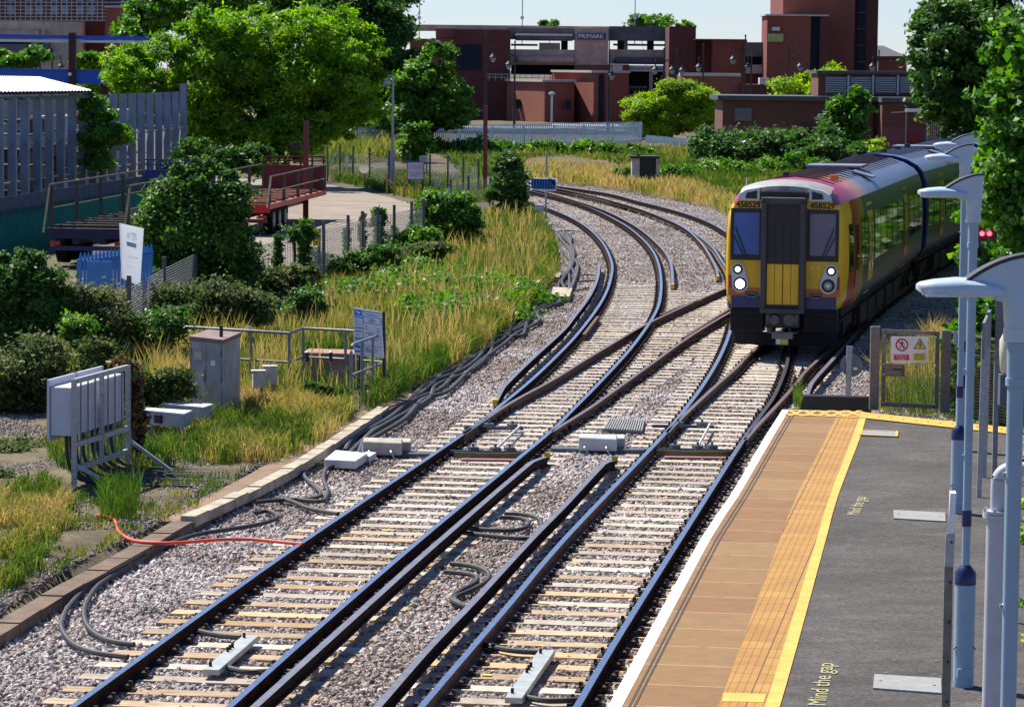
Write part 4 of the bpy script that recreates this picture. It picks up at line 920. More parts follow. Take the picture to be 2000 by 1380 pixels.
# information board
t = thing('information_board', 'white and blue railway information board on a dark post by the handrail', 'information board')
Y = 59.4; TL, TR, BR, BL = D(690, 601, Y - .05), D(745, 609, Y + .05), D(747, 699, Y + .05), D(692, 692, Y - .05)
TR.y = BR.y = Y - .35; s_ = (Y - .35) / (Y + .05); TR = D(745, 609, Y - .35); BR = D(747, 699, Y - .35)
bk = Vector((.1, .02, 0)) * .5
mb = MB(); mb.hexa([BL, BR, BR + bk + Vector((0, .03, 0)), BL + Vector((0, .03, 0)), TL, TR, TR + bk * 0 + Vector((0, .03, 0)), TL + Vector((0, .03, 0))]); bd = mb.build('board', WHITEP, t)
def bp_(u, v, d_=.006): p = BL.lerp(BR, u).lerp(TL.lerp(TR, u), v); return p + Vector((.0, -d_, 0))
def quad(mb, u0, v0, u1, v1, d_=.006): mb.add([bp_(u0, v0, d_), bp_(u1, v0, d_), bp_(u1, v1, d_), bp_(u0, v1, d_)], [(0, 1, 2, 3)])
mb = MB(); quad(mb, .03, .85, .30, .98)
for v0, v1 in ((.80, .825), (.575, .60), (.36, .38), (.325, .345), (.06, .10)): quad(mb, .03, v0, .32, v1)
quad(mb, .03, .15, .24, .22); quad(mb, .33, .02, .345, .98)
for v in (.955, .845, .71, .22): quad(mb, .345, v, .98, v + .012)
quad(mb, .965, .71, .98, .85); quad(mb, .345, .71, .36, .85); mb.build('blue_marks', mat('board_blue', (.03, .20, .72), .5, 0, .05), bd)
mb = MB(); mb.add([bp_(.05, .96, .009), bp_(.26, .93, .009), bp_(.12, .88, .009) * 0 + bp_(.20, .875, .009)], [(0, 1, 2)])
mb.build('emblem', WHITEP, bd)
mb = MB()
for v, u0, u1 in ((.895, .42, .88), (.80, .58, .72), (.77, .52, .80), (.735, .60, .68), (.64, .42, .5), (.615, .82, .92), (.50, .42, .68), (.46, .5, .78), (.40, .42, .62), (.36, .6, .86), (.17, .40, .55), (.145, .40, .62), (.12, .40, .58), (.095, .40, .66), (.15, .72, .86), (.10, .72, .82)): quad(mb, u0, v, u1, v + .013)
for v, u0, u1 in ((.75, .05, .18), (.70, .05, .27), (.65, .05, .25), (.52, .05, .28), (.50, .05, .28), (.43, .06, .2), (.27, .1, .13)): quad(mb, u0, v, u1, v + .01)
quad(mb, .42, .585, .50, .605); quad(mb, .82, .56, .92, .58); mb.build('black_marks', mat('print_grey', (.12, .12, .14), .6), bd)
mb = MB(); q = BR; mb.bar((q.x + .03, q.y + .05, -.1), (q.x + .015, q.y + .05, TR.z), .05, .05); mb.build('post', BLACK, t)
mb = MB(); q = BL; mb.bar((q.x + .1, q.y + .06, -.1), (q.x + .1, q.y + .06, TL.z - .1), .05, .05); mb.build('post', BLACK, t)

# ------------------------------------------------------------------ cables and point gear
RUBB = mat('cable_rubber', (.038, .038, .040), .65, 0, .3, 9)
def cable(pts, r=.032, z=-.12, label=None, m=RUBB, wob=0, grp='power cables lying on the ballast'):
    p = W(pts, z, .15, 2); o = MB().tube(p, r, 8).build('power_cable', m, smooth=True); return tag(o, label, 'cable', grp)
B0 = [(680, 885), (705, 850), (760, 812), (815, 775), (850, 752), (905, 716), (945, 684), (965, 660), (1000, 650), (1030, 622), (1046, 600), (1075, 590), (1100, 572), (1108, 545), (1118, 520), (1112, 490), (1100, 455)]
for k in range(6):
    dx = (k - 2.5) * 7; pp = []
    for i, (x, y) in enumerate(B0):
        f = 1.3 - i / len(B0) * .9; pp.append((x + dx * f + 9 * math.sin(i * (1.5 + .25 * k) + k * 1.7), y + dx * .35 * f + 5 * math.cos(i * (1.2 + .2 * k) + k * 2)))
    cable(pp, .042, -.11 + .012 * (k % 3), ['thick grey cable, outermost of the bundle by the kerb', 'second thick cable from the kerb in the bundle', 'third thick cable from the kerb in the bundle', 'fourth thick cable from the kerb in the bundle', 'fifth thick cable from the kerb in the bundle', 'thick grey cable of the bundle farthest from the kerb'][k])
for pts, lb in (([(100, 1285), (135, 1230), (122, 1215), (130, 1190), (165, 1150), (200, 1125), (245, 1098), (290, 1078), (360, 1050), (400, 1040), (470, 1030), (520, 1020), (545, 1008), (520, 996), (500, 1002)][2:], 'long grey cable looping from the kerb round to the left sleeper ends'),
                ([(250, 1282), (200, 1278), (150, 1262), (124, 1235), (120, 1215), (132, 1185)], 'outer cable loop on the ballast at the lower left'),
                ([(262, 1258), (215, 1252), (175, 1228), (164, 1195), (175, 1165), (195, 1140), (240, 1110), (285, 1085)], 'inner cable loop on the ballast at the lower left'),
                ([(655, 905), (620, 905), (598, 912), (595, 930), (615, 950), (628, 965), (610, 975), (560, 975), (500, 980)], 'grey cable bending below the pale trough cover toward the kerb'),
                ([(665, 907), (640, 912), (632, 935), (640, 958), (630, 980), (600, 978), (560, 972), (530, 976)], 'second cable bending below the pale trough cover'),
                ([(540, 972), (575, 980), (600, 992), (640, 1000), (660, 1003)], 'short cable running to the left rail from the loop'),
                ([(905, 1030), (960, 1035), (1010, 1036), (1032, 1025), (1028, 1012), (1000, 1008), (975, 1010)], 'inner cable loop between the two conductor rails'),
                ([(905, 1040), (960, 1046), (1040, 1052), (1058, 1030), (1050, 1010), (1020, 1002), (985, 1003)], 'outer cable loop between the two conductor rails'),
                ([(868, 1116), (910, 1118), (935, 1125), (925, 1140), (895, 1155), (880, 1172), (915, 1185)], 'inner cable loop beside the middle conductor rail'),
                ([(880, 1100), (925, 1104), (955, 1118), (950, 1135), (920, 1152), (882, 1168), (900, 1178)], 'outer cable loop beside the middle conductor rail'),
                ([(1170, 538), (1145, 536), (1115, 545), (1100, 560)], 'thin cable loop beyond the far white lids'),
                ([(1165, 548), (1140, 549), (1118, 552), (1100, 562)], 'thin cable to the far curved conductor rail'),
                ([(1150, 562), (1118, 568), (1090, 562)], 'thin cable crossing beside the white lids'),
                ([(1060, 470), (1075, 455), (1110, 450), (1130, 452)], 'black cable curled near the solar panel'),
                ([(390, 1232), (430, 1243), (470, 1244)], 'black cable clamped to the left track metal bar, upper'),
                ([(435, 1300), (490, 1315), (540, 1305), (575, 1312)], 'black cable clamped to the left track metal bar, lower'),
                ([(945, 1258), (990, 1270), (1050, 1273)], 'black cable clamped to the platform track metal bar, upper'),
                ([(1025, 1360), (1070, 1370), (1130, 1365)], 'black cable clamped to the platform track metal bar, lower')):
    cable(pts, .030 if pts[0][1] > 800 else .022, -.10, lb)
o = cable([(190, 1005), (222, 1012), (228, 1030), (240, 1045), (270, 1058), (330, 1061), (400, 1055), (460, 1051), (500, 1052), (545, 1058), (590, 1062)], .022, .0, 'bright orange cable crossing the kerb to the left rail', mat('orange_hose', (.75, .09, .04), .5), grp='')
# steel bars clamped across the sleepers
BARM = mat('steel_bar', (.42, .45, .43), .5, .3, .25, 8)
for (a_, b_, lb) in (((412, 1312), (490, 1245), 'flat steel bar lying along the left track between the rails'), ((1003, 1367), (1068, 1274), 'flat steel bar lying along the platform track between the rails')):
    t = thing('bonding_bar', lb, 'steel bar'); a = P(*a_, -.08); b = P(*b_, -.08); mb = MB(); mb.bar(a, b, .17, .06); mb.build('bar', BARM, t, bevel=.005)
    d = (b - a).normalized(); n_ = Vector((d.y, -d.x, 0)); mb = MB()
    for f in (.08, .5, .56, .62, .92): p = a.lerp(b, f); mb.cyl(p + n_ * -.04 + Vector((0, 0, .02)), p + n_ * -.04 + Vector((0, 0, .08)), .016, n=6)
    mb.build('bolts', CLIP, t)
# white cover plate, point motors
MOTW = mat('motor_cover_cream', (.46, .43, .34), .7, 0, .35, 5, .2); MOTG = mat('motor_cover_grey', (.50, .53, .52), .55, 0, .2, 5)
def motor(lb, c, m, sc_=1.0, ang=0):
    t = thing('point_motor', lb, 'point motor', (c.x, c.y, -.16), ang)
    mb = MB(); mb.add([(-.30, -.22, .05), (.30, -.22, .05), (.30, .22, .05), (-.30, .22, .05), (-.30, -.22, .26), (.30, -.22, .24), (.30, .22, .24), (-.30, .22, .26), (-.30, 0, .30), (.30, 0, .29)], [(3, 2, 1, 0), (0, 1, 5, 4), (2, 3, 7, 6), (4, 5, 9, 8), (8, 9, 6, 7), (1, 2, 6, 9, 5), (0, 4, 8, 7, 3)]); mb.build('cover', m, t, bevel=.012)
    mb = MB(); mb.bb(-.22, .42, .25, .75, .05, .21); mb.build('rear_cover', m, t, bevel=.012)
    mb = MB(); mb.bb(-.75, .9, -.06, .10, -.01, .06); mb.bb(-.75, .9, .20, .34, -.01, .05); mb.build('base_plate', mat('slate_metal', (.10, .12, .15), .5, .4), t)
    mb = MB()
    for x_ in (-.22, .12): mb.tube([(x_, -.24, .12), (x_ + .02, -.32, .1), (x_ + .08, -.36, .0), (x_ + .05, -.34, -.05)], .022, 8)
    mb.build('cable_glands', BOLTM, t); return t
c = P(748, 884, -.1); motor('cream point motor between the kerb and the left rail', c, MOTW)
c = P(1168, 876, -.1); motor('grey point motor between the two tracks', c, MOTG, ang=-.05)
t = thing('trough_cover', 'flat white cover plate beside the cream point motor', 'cover plate'); mb = MB(); C = quad_box(mb, [(633, 896), (695, 899), (718, 884), (655, 878)], .0, -.13); mb.build('plate', mat('white_plate', (.62, .64, .62), .6, 0, .15, 5), t, bevel=.01)
mb = MB(); C = quad_box(mb, [(700, 889), (722, 891), (735, 883), (716, 881)], -.04, -.13); mb.build('step', MATS['white_plate'], t)
for q_, lb in (([(1061, 534), (1083, 536), (1090, 529), (1068, 526)], 'small white concrete lid on the grass edge above the cable bundle'), ([(1076, 577), (1112, 579), (1118, 562), (1080, 560)], 'large white concrete lid across the cable bundle'), ([(1078, 540), (1092, 541), (1096, 532), (1082, 530)], 'small white concrete lid right of the other small one')):
    mb = MB(); quad_box(mb, q_, .0, -.16); o = mb.build('concrete_slab', MATS['pale_concrete']); tag(o, lb, 'concrete slab')
# stretcher bars and drive rods of the two sets of points
def point_gear(lb, a, b, zr):
    """a, b: left and right rail at the toe, in picture points"""
    t = thing('point_rodding', lb, 'point rodding')
    A = P(*a, -.08); B = P(*b, -.08); d = (B - A).normalized(); f = Vector((-d.y, d.x, 0))
    mb = MB(); n = 16; pts = [A + d * ((B - A).length * (.06 + .88 * k / n)) + Vector((0, 0, -.02)) + f * (.10 * (1 - math.sin(math.pi * min(1, max(0, k / n)))) - .18) for k in range(n + 1)]
    mb.tube(pts, 0, prof=[(-.012, -.05), (.012, -.05), (.012, .05), (-.012, .05)]); mb.build('stretcher_strap', mat('olive_strap', (.22, .20, .08), .6, .2, .3, 8), t)
    mb = MB(); mb.bar(A + f * .15, B + f * .15, .05, .05); mb.build('stretcher_bar', mat('blue_black_steel', (.05, .07, .13), .45, .5), t); mb = MB(); mb.bar(A + f * 3.6 + d * .1, B + f * 3.6 - d * .2, .05, .05); mb.build('stretcher_bar', MATS['blue_black_steel'], t)
    mb = MB(); mb.cyl(A.lerp(B, .55) + f * .2 + Vector((0, 0, .04)), A.lerp(B, .80) + f * 3.6 + Vector((0, 0, .04)), .022, n=8); mb.build('drive_rod', mat('pale_rod', (.55, .55, .52), .5, .3), t)
    mb = MB()
    for s_, fy in ((.28, .2), (.55, .15), (.72, .2), (.4, 3.6), (.7, 3.55)):
        p = A.lerp(B, s_) + f * fy; mb.box((p.x, p.y, -.04), (.14, .16, .08), .3); mb.cyl((p.x, p.y, -.02), (p.x, p.y, .05), .02, n=8)
    mb.build('brackets', MATS['slate_metal'], t)
    mb = MB(); mb.bar(A - f * .35 + Vector((0, 0, -.06)) + d * .2, B - f * .35 + Vector((0, 0, -.06)) - d * .1, .16, .03); mb.build('red_base_plate', mat('dull_red_plate', (.30, .13, .13), .7, 0, .3, 6), t)
    return t
point_gear('rods, strap and brackets linking the blades of the left track points', (878, 884), (1040, 886), 0)
point_gear('rods, strap and brackets linking the blades of the platform track points', (1272, 880), (1438, 882), 0)
t = thing('walkway_grating', 'dark ribbed rubber mat lying on the ballast between the tracks', 'rubber mat')
mb = MB(); C = quad_box(mb, [(1178, 839), (1255, 843), (1260, 821), (1190, 818)], -.11, -.16); mb.build('mat_base', mat('mat_grey', (.12, .12, .12), .8), t)
mb = MB()
for k in range(16): a = C[0].lerp(C[1], (k + .5) / 16); b = C[3].lerp(C[2], (k + .5) / 16); mb.bar((a.x, a.y, -.10), (b.x, b.y, -.10), .022, .03)
mb.build('ribs', mat('mat_rib', (.26, .26, .26), .7), t)
# yellow paint marks on sleepers
mb = MB()
for x, y, l in ((1280, 965, 30), (1215, 962, 12), (1182, 1023, 14), (1115, 1099, 18), (1050, 1176, 22), (745, 1034, 26), (940, 1317, 20)):
    a = P(x, y, -.143); b = P(x + l, y + 1, -.143); v = Vector((0, .07, 0)); mb.add([a, b, b + v, a + v], [(0, 1, 2, 3)])
o = mb.build('paint_marks', SIGNY, t2); o['kind'] = 'stuff'
# ------------------------------------------------------------------ the train
def livery(name, roof=False, plain=False):
    """swoops of colour along the body: yellow, red and orange at the cab, then dark blue; painted by the position on the coach"""
    m, t, b = _nodes(name); b.inputs['Roughness'].default_value = .38 if roof else .30; b.inputs['Specular IOR Level'].default_value = .5 if roof else .18; b.inputs['Coat Weight'].default_value = 0; b.inputs['Coat Roughness'].default_value = .08
    tc = t.nodes.new('ShaderNodeTexCoord'); sx = t.nodes.new('ShaderNodeSeparateXYZ'); t.links.new(tc.outputs['Object'], sx.inputs[0])
    def M(op, a, b_=None):
        n = t.nodes.new('ShaderNodeMath'); n.operation = op
        for i, v in enumerate((a, b_)):
            if v is None: continue
            if isinstance(v, (int, float)): n.inputs[i].default_value = v
            else: t.links.new(v, n.inputs[i])
        return n.outputs[0]
    x = sx.outputs[1]; z = sx.outputs[2]
    zz = M('SUBTRACT', z, 1.0); s = M('ADD', x, M('MULTIPLY', M('POWER', M('MAXIMUM', zz, 0), 1.4), -.22 if not roof else 0))
    if roof: s = M('ADD', x, M('MULTIPLY', M('ABSOLUTE', sx.outputs[0]), -.8 if False else .3))
    rp = t.nodes.new('ShaderNodeValToRGB'); cr = rp.color_ramp; dv = M('DIVIDE', s, 21); t.links.new(dv, rp.inputs[0]); cr.interpolation = 'LINEAR' if roof else 'CONSTANT'
    Y_ = (.74, .43, .01, 1); R_ = (.42, .02, .03, 1); O_ = (.60, .16, .03, 1); B_ = (.012, .022, .07, 1); B2 = (.015, .03, .10, 1); G_ = (.10, .13, .19, 1)
    if roof and not plain: st = [(0, (.30, .01, .03, 1)), (.10, (.30, .015, .035, 1)), (.16, (.44, .14, .06, 1)), (.23, (.34, .17, .10, 1)), (.30, G_), (1, G_)]
    elif roof: st = [(0, G_), (1, G_)]
    elif not plain: st = [(0, Y_), (.018, (.28, .010, .018, 1)), (.055, (.36, .08, .014, 1)), (.095, (.30, .17, .012, 1)), (.125, (.010, .018, .05, 1)), (1, B_)]
    else: st = [(0, B_), (.5, B2), (1, B_)]
    cr.elements[0].position = st[0][0]; cr.elements[0].color = st[0][1]; cr.elements[1].position = st[-1][0]; cr.elements[1].color = st[-1][1]
    for p_, c_ in st[1:-1]: cr.elements.new(p_).color = c_
    nz = t.nodes.new('ShaderNodeTexNoise'); nz.inputs['Scale'].default_value = 1.3; nz.inputs['Detail'].default_value = 8
    mp = t.nodes.new('ShaderNodeMapping'); mp.inputs['Scale'].default_value = (3, .5, 1); t.links.new(tc.outputs['Object'], mp.inputs[0]); t.links.new(mp.outputs[0], nz.inputs['Vector'])
    mr = t.nodes.new('ShaderNodeMapRange'); mr.inputs['To Min'].default_value = .65; mr.inputs['To Max'].default_value = 1.25; t.links.new(nz.outputs['Fac'], mr.inputs['Value'])
    mu = t.nodes.new('ShaderNodeMix'); mu.data_type = 'RGBA'; mu.blend_type = 'MULTIPLY'; mu.inputs[0].default_value = 1; t.links.new(rp.outputs[0], mu.inputs[6]); t.links.new(mr.outputs[0], mu.inputs[7]); t.links.new(mu.outputs[2], b.inputs['Base Color'])
    return m
LIV, LIVR, LIVP, LIVRP = livery('livery_cab'), livery('roof_cab', True), livery('livery_blue', plain=True), livery('roof_grey', True, True)
CABY = mat('cab_yellow', (.80, .46, .008), .28, 0, .15, 3, spec=.5)
TBLUE = mat('train_deep_blue', (.02, .03, .13), .3, 0, .2, 4)
TBLACK = mat('train_black', (.012, .012, .015), .45, 0, .4, 3)
UNDER = mat('underframe_black', (.012, .010, .010), .8, 0, .5, 6)
GLASS = mat('train_window_glass', (.008, .012, .012), .04, 0, 0, spec=.9)
WSB = mat('windscreen_blue', (.02, .11, .42), .12, 0, .3, 1.5, spec=.8)
WSP = mat('windscreen_blind', (.15, .14, .21), .25, 0, .1, 2)
HOOD = mat('cab_roof_grey', (.33, .33, .31), .5, 0, .3, 3)
ORNG = mat('door_orange', (.72, .20, .015), .25, 0, .15, 3)
DOORY = mat('door_yellow', (.62, .40, .03), .25, 0, .15, 3)
SILV = mat('lamp_surround', (.48, .56, .62), .3, .3, .1)
LENSG = mat('lamp_glass_grey', (.30, .31, .30), .15, .4)
LAMPON = mat('headlight_lit', (1, 1, .9), .3, emit=((1, .97, .85), 7))
PROF = [(1.24, .95), (1.36, 1.15), (1.39, 1.6), (1.395, 2.0), (1.38, 2.55), (1.345, 2.92), (1.25, 3.18)]
ROOF = [(1.25, 3.18), (1.12, 3.33), (.85, 3.48), (.5, 3.58), (0, 3.63)]
def full(pf): return [(-x, z) for x, z in pf] + [(x, z) for x, z in reversed(pf)]
def loft(mb, secs, mi=0, close=False):
    n = len(secs[0]); vs = [p for s in secs for p in s]
    mb.add(vs, [(i * n + j, i * n + j + 1, (i + 1) * n + j + 1, (i + 1) * n + j) for i in range(len(secs) - 1) for j in range(n - 1)], mi)
CL = 19.9
def nose(y):     # width and height factor of the cab
    k = min(1, max(0, y / 1.5)); return .845 + .155 * k ** .55, .10 * (1 - k ** .6)
def coach(label, loc, rz, cab, group='coaches of the train'):
    t = thing('train_coach', label, 'train coach', loc, rz, group)
    ys = ([0, .08, .2, .4, .7, 1.1, 1.5] if cab else [.12]) + [3, 6, 9, 12, 15, 18, CL - .12]
    mb = MB()
    def sec(y, pf):
        w_, dz = nose(y) if cab else (1, 0)
        return [(x * w_, y, z - dz * max(0, z - 2) / 1.5) for x, z in pf]
    for sgn in (-1, 1): loft(mb, [[(sgn * x, yy, z) for x, yy, z in sec(y, PROF)] for y in ys])
    if not cab: mb.add([p for p in sec(.12, full(PROF + ROOF[1:-1]))], [tuple(range(2 * len(PROF + ROOF[1:-1])))])
    e = [p for p in sec(CL - .12, full(PROF + ROOF[1:-1]))]; mb.add(e, [tuple(range(len(e)))])
    mb.add([sec(y, [(1.24, .95)])[0] for y in ys] + [tuple(Vector(sec(y, [(1.24, .95)])[0]) * 1 - Vector((2 * sec(y, [(1.24, .95)])[0][0], 0, 0))) for y in ys][::-1], [tuple(range(2 * len(ys)))])
    mb.build('body', LIV if cab else LIVP, t, smooth=True)
    mb = MB(); RF = [(-x, z) for x, z in ROOF] + [(x, z) for x, z in reversed(ROOF[:-1])]
    loft(mb, [sec(y, RF) for y in ys]); rf = mb.build('roof', LIVR if cab else LIVRP, t, smooth=True)
    mb = MB(); y = 1.9
    while y < CL - .6:
        pr = [(x * .93, y, z + .012) for x, z in RF if abs(x) < 1.13]; mb.tube(pr, 0, prof=[(-.03, -.012), (.03, -.012), (.03, .022), (-.03, .022)]); y += .85
    mb.build('roof_ribs', mat('rib_grey', (.16, .18, .22), .5, 0, .2, 4) if not cab else mat('rib_cab', (.10, .05, .05), .5, 0, .2, 4), rf)  # ribs in their own plain grey, dull red-brown on the cab coach
    if not cab or True:
        mb = MB(); mb.box((.1, 9.6, 3.66), (1.3, 1.7, .05)); mb.box((.88, 8.0, 3.52), (.5, .8, .04), ry=.28); mb.build('roof_panel', mat('roof_panel_grey', (.17, .19, .23), .45, 0, .3, 3), rf)
    if cab:
        mb = MB(); mb.cyl((-.25, 2.2, 3.58), (-.25, 2.2, 3.72), .07, n=10); mb.build('vent', TBLACK, rf)
        mb = MB(); mb.box((.68, 3.3, 3.59), (.16, .2, .1)); mb.build('beacon', mat('orange_lamp', (.7, .2, .03), .4), rf)
        mb = MB(); mb.cyl((-.98, 1.3, 3.4), (-.98, 1.3, 3.62), .012, n=6); mb.build('aerial', WHITEP, rf)
    else:
        mb = MB(); mb.box((0, 2.0, 3.68), (.16, .16, .12)); mb.box((0, 5.5, 3.68), (.16, .16, .12)); mb.box((0, 8.0, 3.70), (.16, .16, .12)); mb.build('vents', TBLACK, rf)
    # side features on both sides
    def side(y0, y1, z0, z1, m, name, d_=.006, parent=t, sgn=1):
        mb = MB(); zs = [z for z in np.linspace(z0, z1, 7)]
        vs = []
        for z in zs:
            x = np.interp(z, [p[1] for p in PROF], [p[0] for p in PROF]) + d_
            for y in (y0, y1):
                w_, dz = nose(y) if cab else (1, 0); vs.append((sgn * x * w_, y, z))
        mb.add(vs, [(2 * i, 2 * i + 1, 2 * i + 3, 2 * i + 2) for i in range(len(zs) - 1)]); return mb.build(name, m, parent)
    for sgn in (1, -1):
        for dy in (4.5, 14.2):
            d_ = side(dy - .62, dy + .62, 1.02, 3.02, ORNG if dy > 5 or not cab else DOORY, 'door', .012, sgn=sgn)
            for s_ in (-.34, .34): side(dy + s_ - .14, dy + s_ + .14, 1.55, 2.7, GLASS, 'door_window', .018, d_, sgn)
            side(dy - .01, dy + .01, 1.02, 2.95, TBLACK, 'door_gap', .016, d_, sgn)
        edges = [(5.5, 6.9), (7.05, 8.45), (8.6, 10.0), (10.15, 11.55), (11.7, 13.2), (15.2, 16.6), (16.75, 18.2), (18.35, 19.2)]
        edges += [(2.3, 3.0), (3.1, 3.7)] if cab else [(.7, 2.0), (2.15, 3.6)]
        for a, b in edges: side(a, b, 1.72, 2.78, GLASS, 'window', .010, sgn=sgn)
        side(5.2, 5.26, 1.0, 3.0, TBLACK, 'panel_gap', .004, sgn=sgn)
        if cab:
            side(.55, .95, 1.7, 2.7, GLASS, 'cab_window', .012, sgn=sgn); d_ = side(1.25, 1.85, 1.05, 2.95, mat('cab_door_red', (.36, .04, .03), .25), 'cab_door', .010, sgn=sgn); side(1.35, 1.7, 1.7, 2.65, GLASS, 'cab_door_window', .016, d_, sgn)
    # underneath
    mb = MB(); mb.bb(-1.1, 1.1, 1.0 if cab else .3, CL - .3, .72, .96)
    mb.build('underframe', UNDER, t)
    mb = MB()
    for y, l, h in ((5.2, 1.6, .42), (7.2, 1.8, .5), (9.4, 2.0, .38), (11.8, 1.7, .48), (13.6, 1.2, .4)):
        for s_ in (-1, 1): mb.bb(s_ * .62, s_ * 1.2, y - l / 2, y + l / 2, .74 - h, .74)
    mb.build('equipment_cases', UNDER, t)
    for y in (3.0, CL - 3.2):
        mb = MB()
        for s_ in (-1, 1): mb.bb(s_ * .92, s_ * 1.04, y - 1.6, y + 1.6, .38, .62); mb.bb(s_ * .90, s_ * 1.1, y - 1.42, y - 1.1, .3, .56); mb.bb(s_ * .90, s_ * 1.1, y + 1.1, y + 1.42, .3, .56)
        mb.bb(-.9, .9, y - .25, y + .25, .4, .7); bg_ = mb.build('bogie', UNDER, t)
        for yy in (y - 1.25, y + 1.25):
            for s_ in (-1, 1):
                mb = MB(); mb.cyl((s_ * .69, yy, .42), (s_ * .82, yy, .42), .42, .40, 28); mb.build('wheel', mat('wheel_steel', (.09, .06, .045), .6, .5, .4, 6), bg_)
    # gangway bellows behind
    mb = MB(); 
    for k in range(5): mb.bb(-.72, .72, CL - .1 + k * .17, CL - .02 + k * .17, 1.0, 3.15 if k % 2 else 3.1)
    if label != LAST: mb.build('gangway', TBLACK, t)
    if cab: cab_front(t, sec)
    else:
        mb = MB(); a = sec(.12, full(PROF + ROOF[1:])); mb.tube([(x * 1.01, .06, z + .01) for x, _, z in a if z > 1.0], .035, 6); mb.build('end_band', mat('band_blue', (.03, .05, .22), .3), t)
    return t
LAST = 'dark blue train coach farthest back, partly behind the right-hand trees'
def cab_front(t, sec):
    mb = MB()
    pf = full(PROF + [(1.12, 3.33), (.85, 3.45), (.5, 3.52)]); f0 = sec(0, pf); n = len(f0)
    # front skin: grid across so that the middle stands a little forward
    mb.add(f0, [tuple(range(n))]); mb.build('cab_front', CABY, t)
    yf = -.012
    def F(x0, x1, z0, z1, m, name, y=yf, parent=t, th=.012, bev=0):
        mb = MB(); mb.bb(x0, x1, y - th, y, z0, z1); return mb.build(name, m, parent, bevel=bev)
    # windscreens with dark surrounds
    for s_, m in ((-1, WSB), (1, WSP)):
        xs = sorted((s_ * .47, s_ * 1.13)); o = F(xs[0], xs[1], 1.94, 3.02, TBLACK, 'windscreen_surround')
        xs = sorted((s_ * .53, s_ * 1.06)); F(xs[0], xs[1], 2.06, 2.93, m, 'windscreen', yf - .0125, o, .004)
        mb = MB(); mb.bar((s_ * .78, yf - .04, 2.0), (s_ * 1.03, yf - .04, 2.62), .03, .02); mb.bar((s_ * .83, yf - .035, 2.0), (s_ * 1.06, yf - .035, 2.45), .018, .02); mb.build('wiper', TBLACK, t)
    text('458529', (-.77, yf - .004, 3.095), .17, TBLACK, t, name='fleet_number', bold=.035); text('458529', (.78, yf - .004, 3.095), .17, TBLACK, t, name='fleet_number', bold=.035)
    # lower bands: red and orange corners, then blue
    F(-1.165, -.47, 1.20, 1.36, mat('cab_orange', (.50, .13, .03), .3), 'orange_band', yf + .004); F(.47, 1.165, 1.20, 1.36, MATS['cab_orange'], 'orange_band', yf + .004)
    F(-1.165, -1.02, 1.36, 1.62, mat('cab_red', (.40, .015, .04), .3), 'red_corner', yf + .004); F(1.02, 1.165, 1.36, 1.62, MATS['cab_red'], 'red_corner', yf + .004)
    F(-1.10, 1.10, .95, 1.20, TBLUE, 'blue_band', yf + .002)
    for s_ in (-1, 1):
        xs = sorted((s_ * .55, s_ * .80)); o = F(xs[0], xs[1], 1.14, 1.28, TBLACK, 'coupler_socket', yf - .006); mb = MB()
        for a, b in (((xs[0] + .03, 1.17), (xs[1] - .03, 1.17)), ((xs[0] + .03, 1.25), (xs[1] - .03, 1.25)), ((xs[0] + .03, 1.17), (xs[0] + .03, 1.25)), ((xs[1] - .03, 1.17), (xs[1] - .03, 1.25))): mb.bar((a[0], yf - .03, a[1]), (b[0], yf - .03, b[1]), .016, .02)
        mb.build('socket_frame', GALVD, o)
    # headlight clusters
    for s_ in (-1, 1):
        cu, cl = Vector((s_ * .965, 0, 1.745)), Vector((s_ * .915, 0, 1.44)); ru, rl = .115, .155
        if s_ > 0: cu.x = .99; cl.x = .93
        d = (cl - cu).normalized(); nrm = Vector((-d.z, 0, d.x)); vs = []
        for k in range(13): a = math.pi * k / 12; vs.append(cu + nrm * ru * math.cos(a) * 1.18 - d * ru * math.sin(a) * 1.18)
        for k in range(13): a = math.pi * k / 12; vs.append(cl - nrm * rl * math.cos(a) * 1.12 + d * rl * math.sin(a) * 1.12)
        n = len(vs); mb = MB(); mb.add([v + Vector((0, yf - .03, 0)) for v in vs] + [v + Vector((0, yf + .01, 0)) for v in vs], [tuple(range(n))] + [(i, (i + 1) % n, n + (i + 1) % n, n + i) for i in range(n)]); hl = mb.build('headlight', SILV, t)
        for c, r, on in ((cu, ru, False), (cl, rl, s_ < 0)):
            mb = MB(); mb.cyl((c.x, yf - .045, c.z), (c.x, yf - .028, c.z), r * .9, n=28); mb.build('lamp_ring', TBLACK, hl)
            mb = MB(); rr = r * (.62 if on else .55); mb.cyl((c.x, yf - .055, c.z), (c.x, yf - .043, c.z), rr, n=8 if c is cu else 24); mb.build('lens', LAMPON if on else (mat('upper_lamp_glass', (.8, .82, .8), .2, emit=((1, 1, .95), .9)) if c is cu else LENSG), hl)
            if c is cl and not on: mb = MB(); mb.cyl((c.x, yf - .06, c.z), (c.x, yf - .05, c.z), r * .25, n=16); mb.build('bulb', BOLTM, hl)
    # finger-drawn smile in the dirt
    mb = MB(); ym = yf - .002
    for dx in (-.07, .06): mb.cyl((.66 + dx, ym, 1.80), (.66 + dx, ym + .003, 1.80), .028, n=12)
    pts = [(.66 + .11 * math.cos(a), ym, 1.63 + .14 * math.sin(a)) for a in np.linspace(math.pi * .98, math.pi * 2.02, 14)]; mb.tube(pts, .012, 6); mb.build('finger_drawing', mat('clean_yellow', (.86, .72, .15), .4), t)
    # gangway door recess
    mb = MB()
    for s_ in (-1, 1): xs = sorted((s_ * .345, s_ * .46)); mb.bb(xs[0], xs[1], -.32, .0, .93, 3.20)
    mb.bb(-.46, .46, -.32, .0, 3.13, 3.27); mb.bb(-.46, .46, -.34, 0, .86, .96)
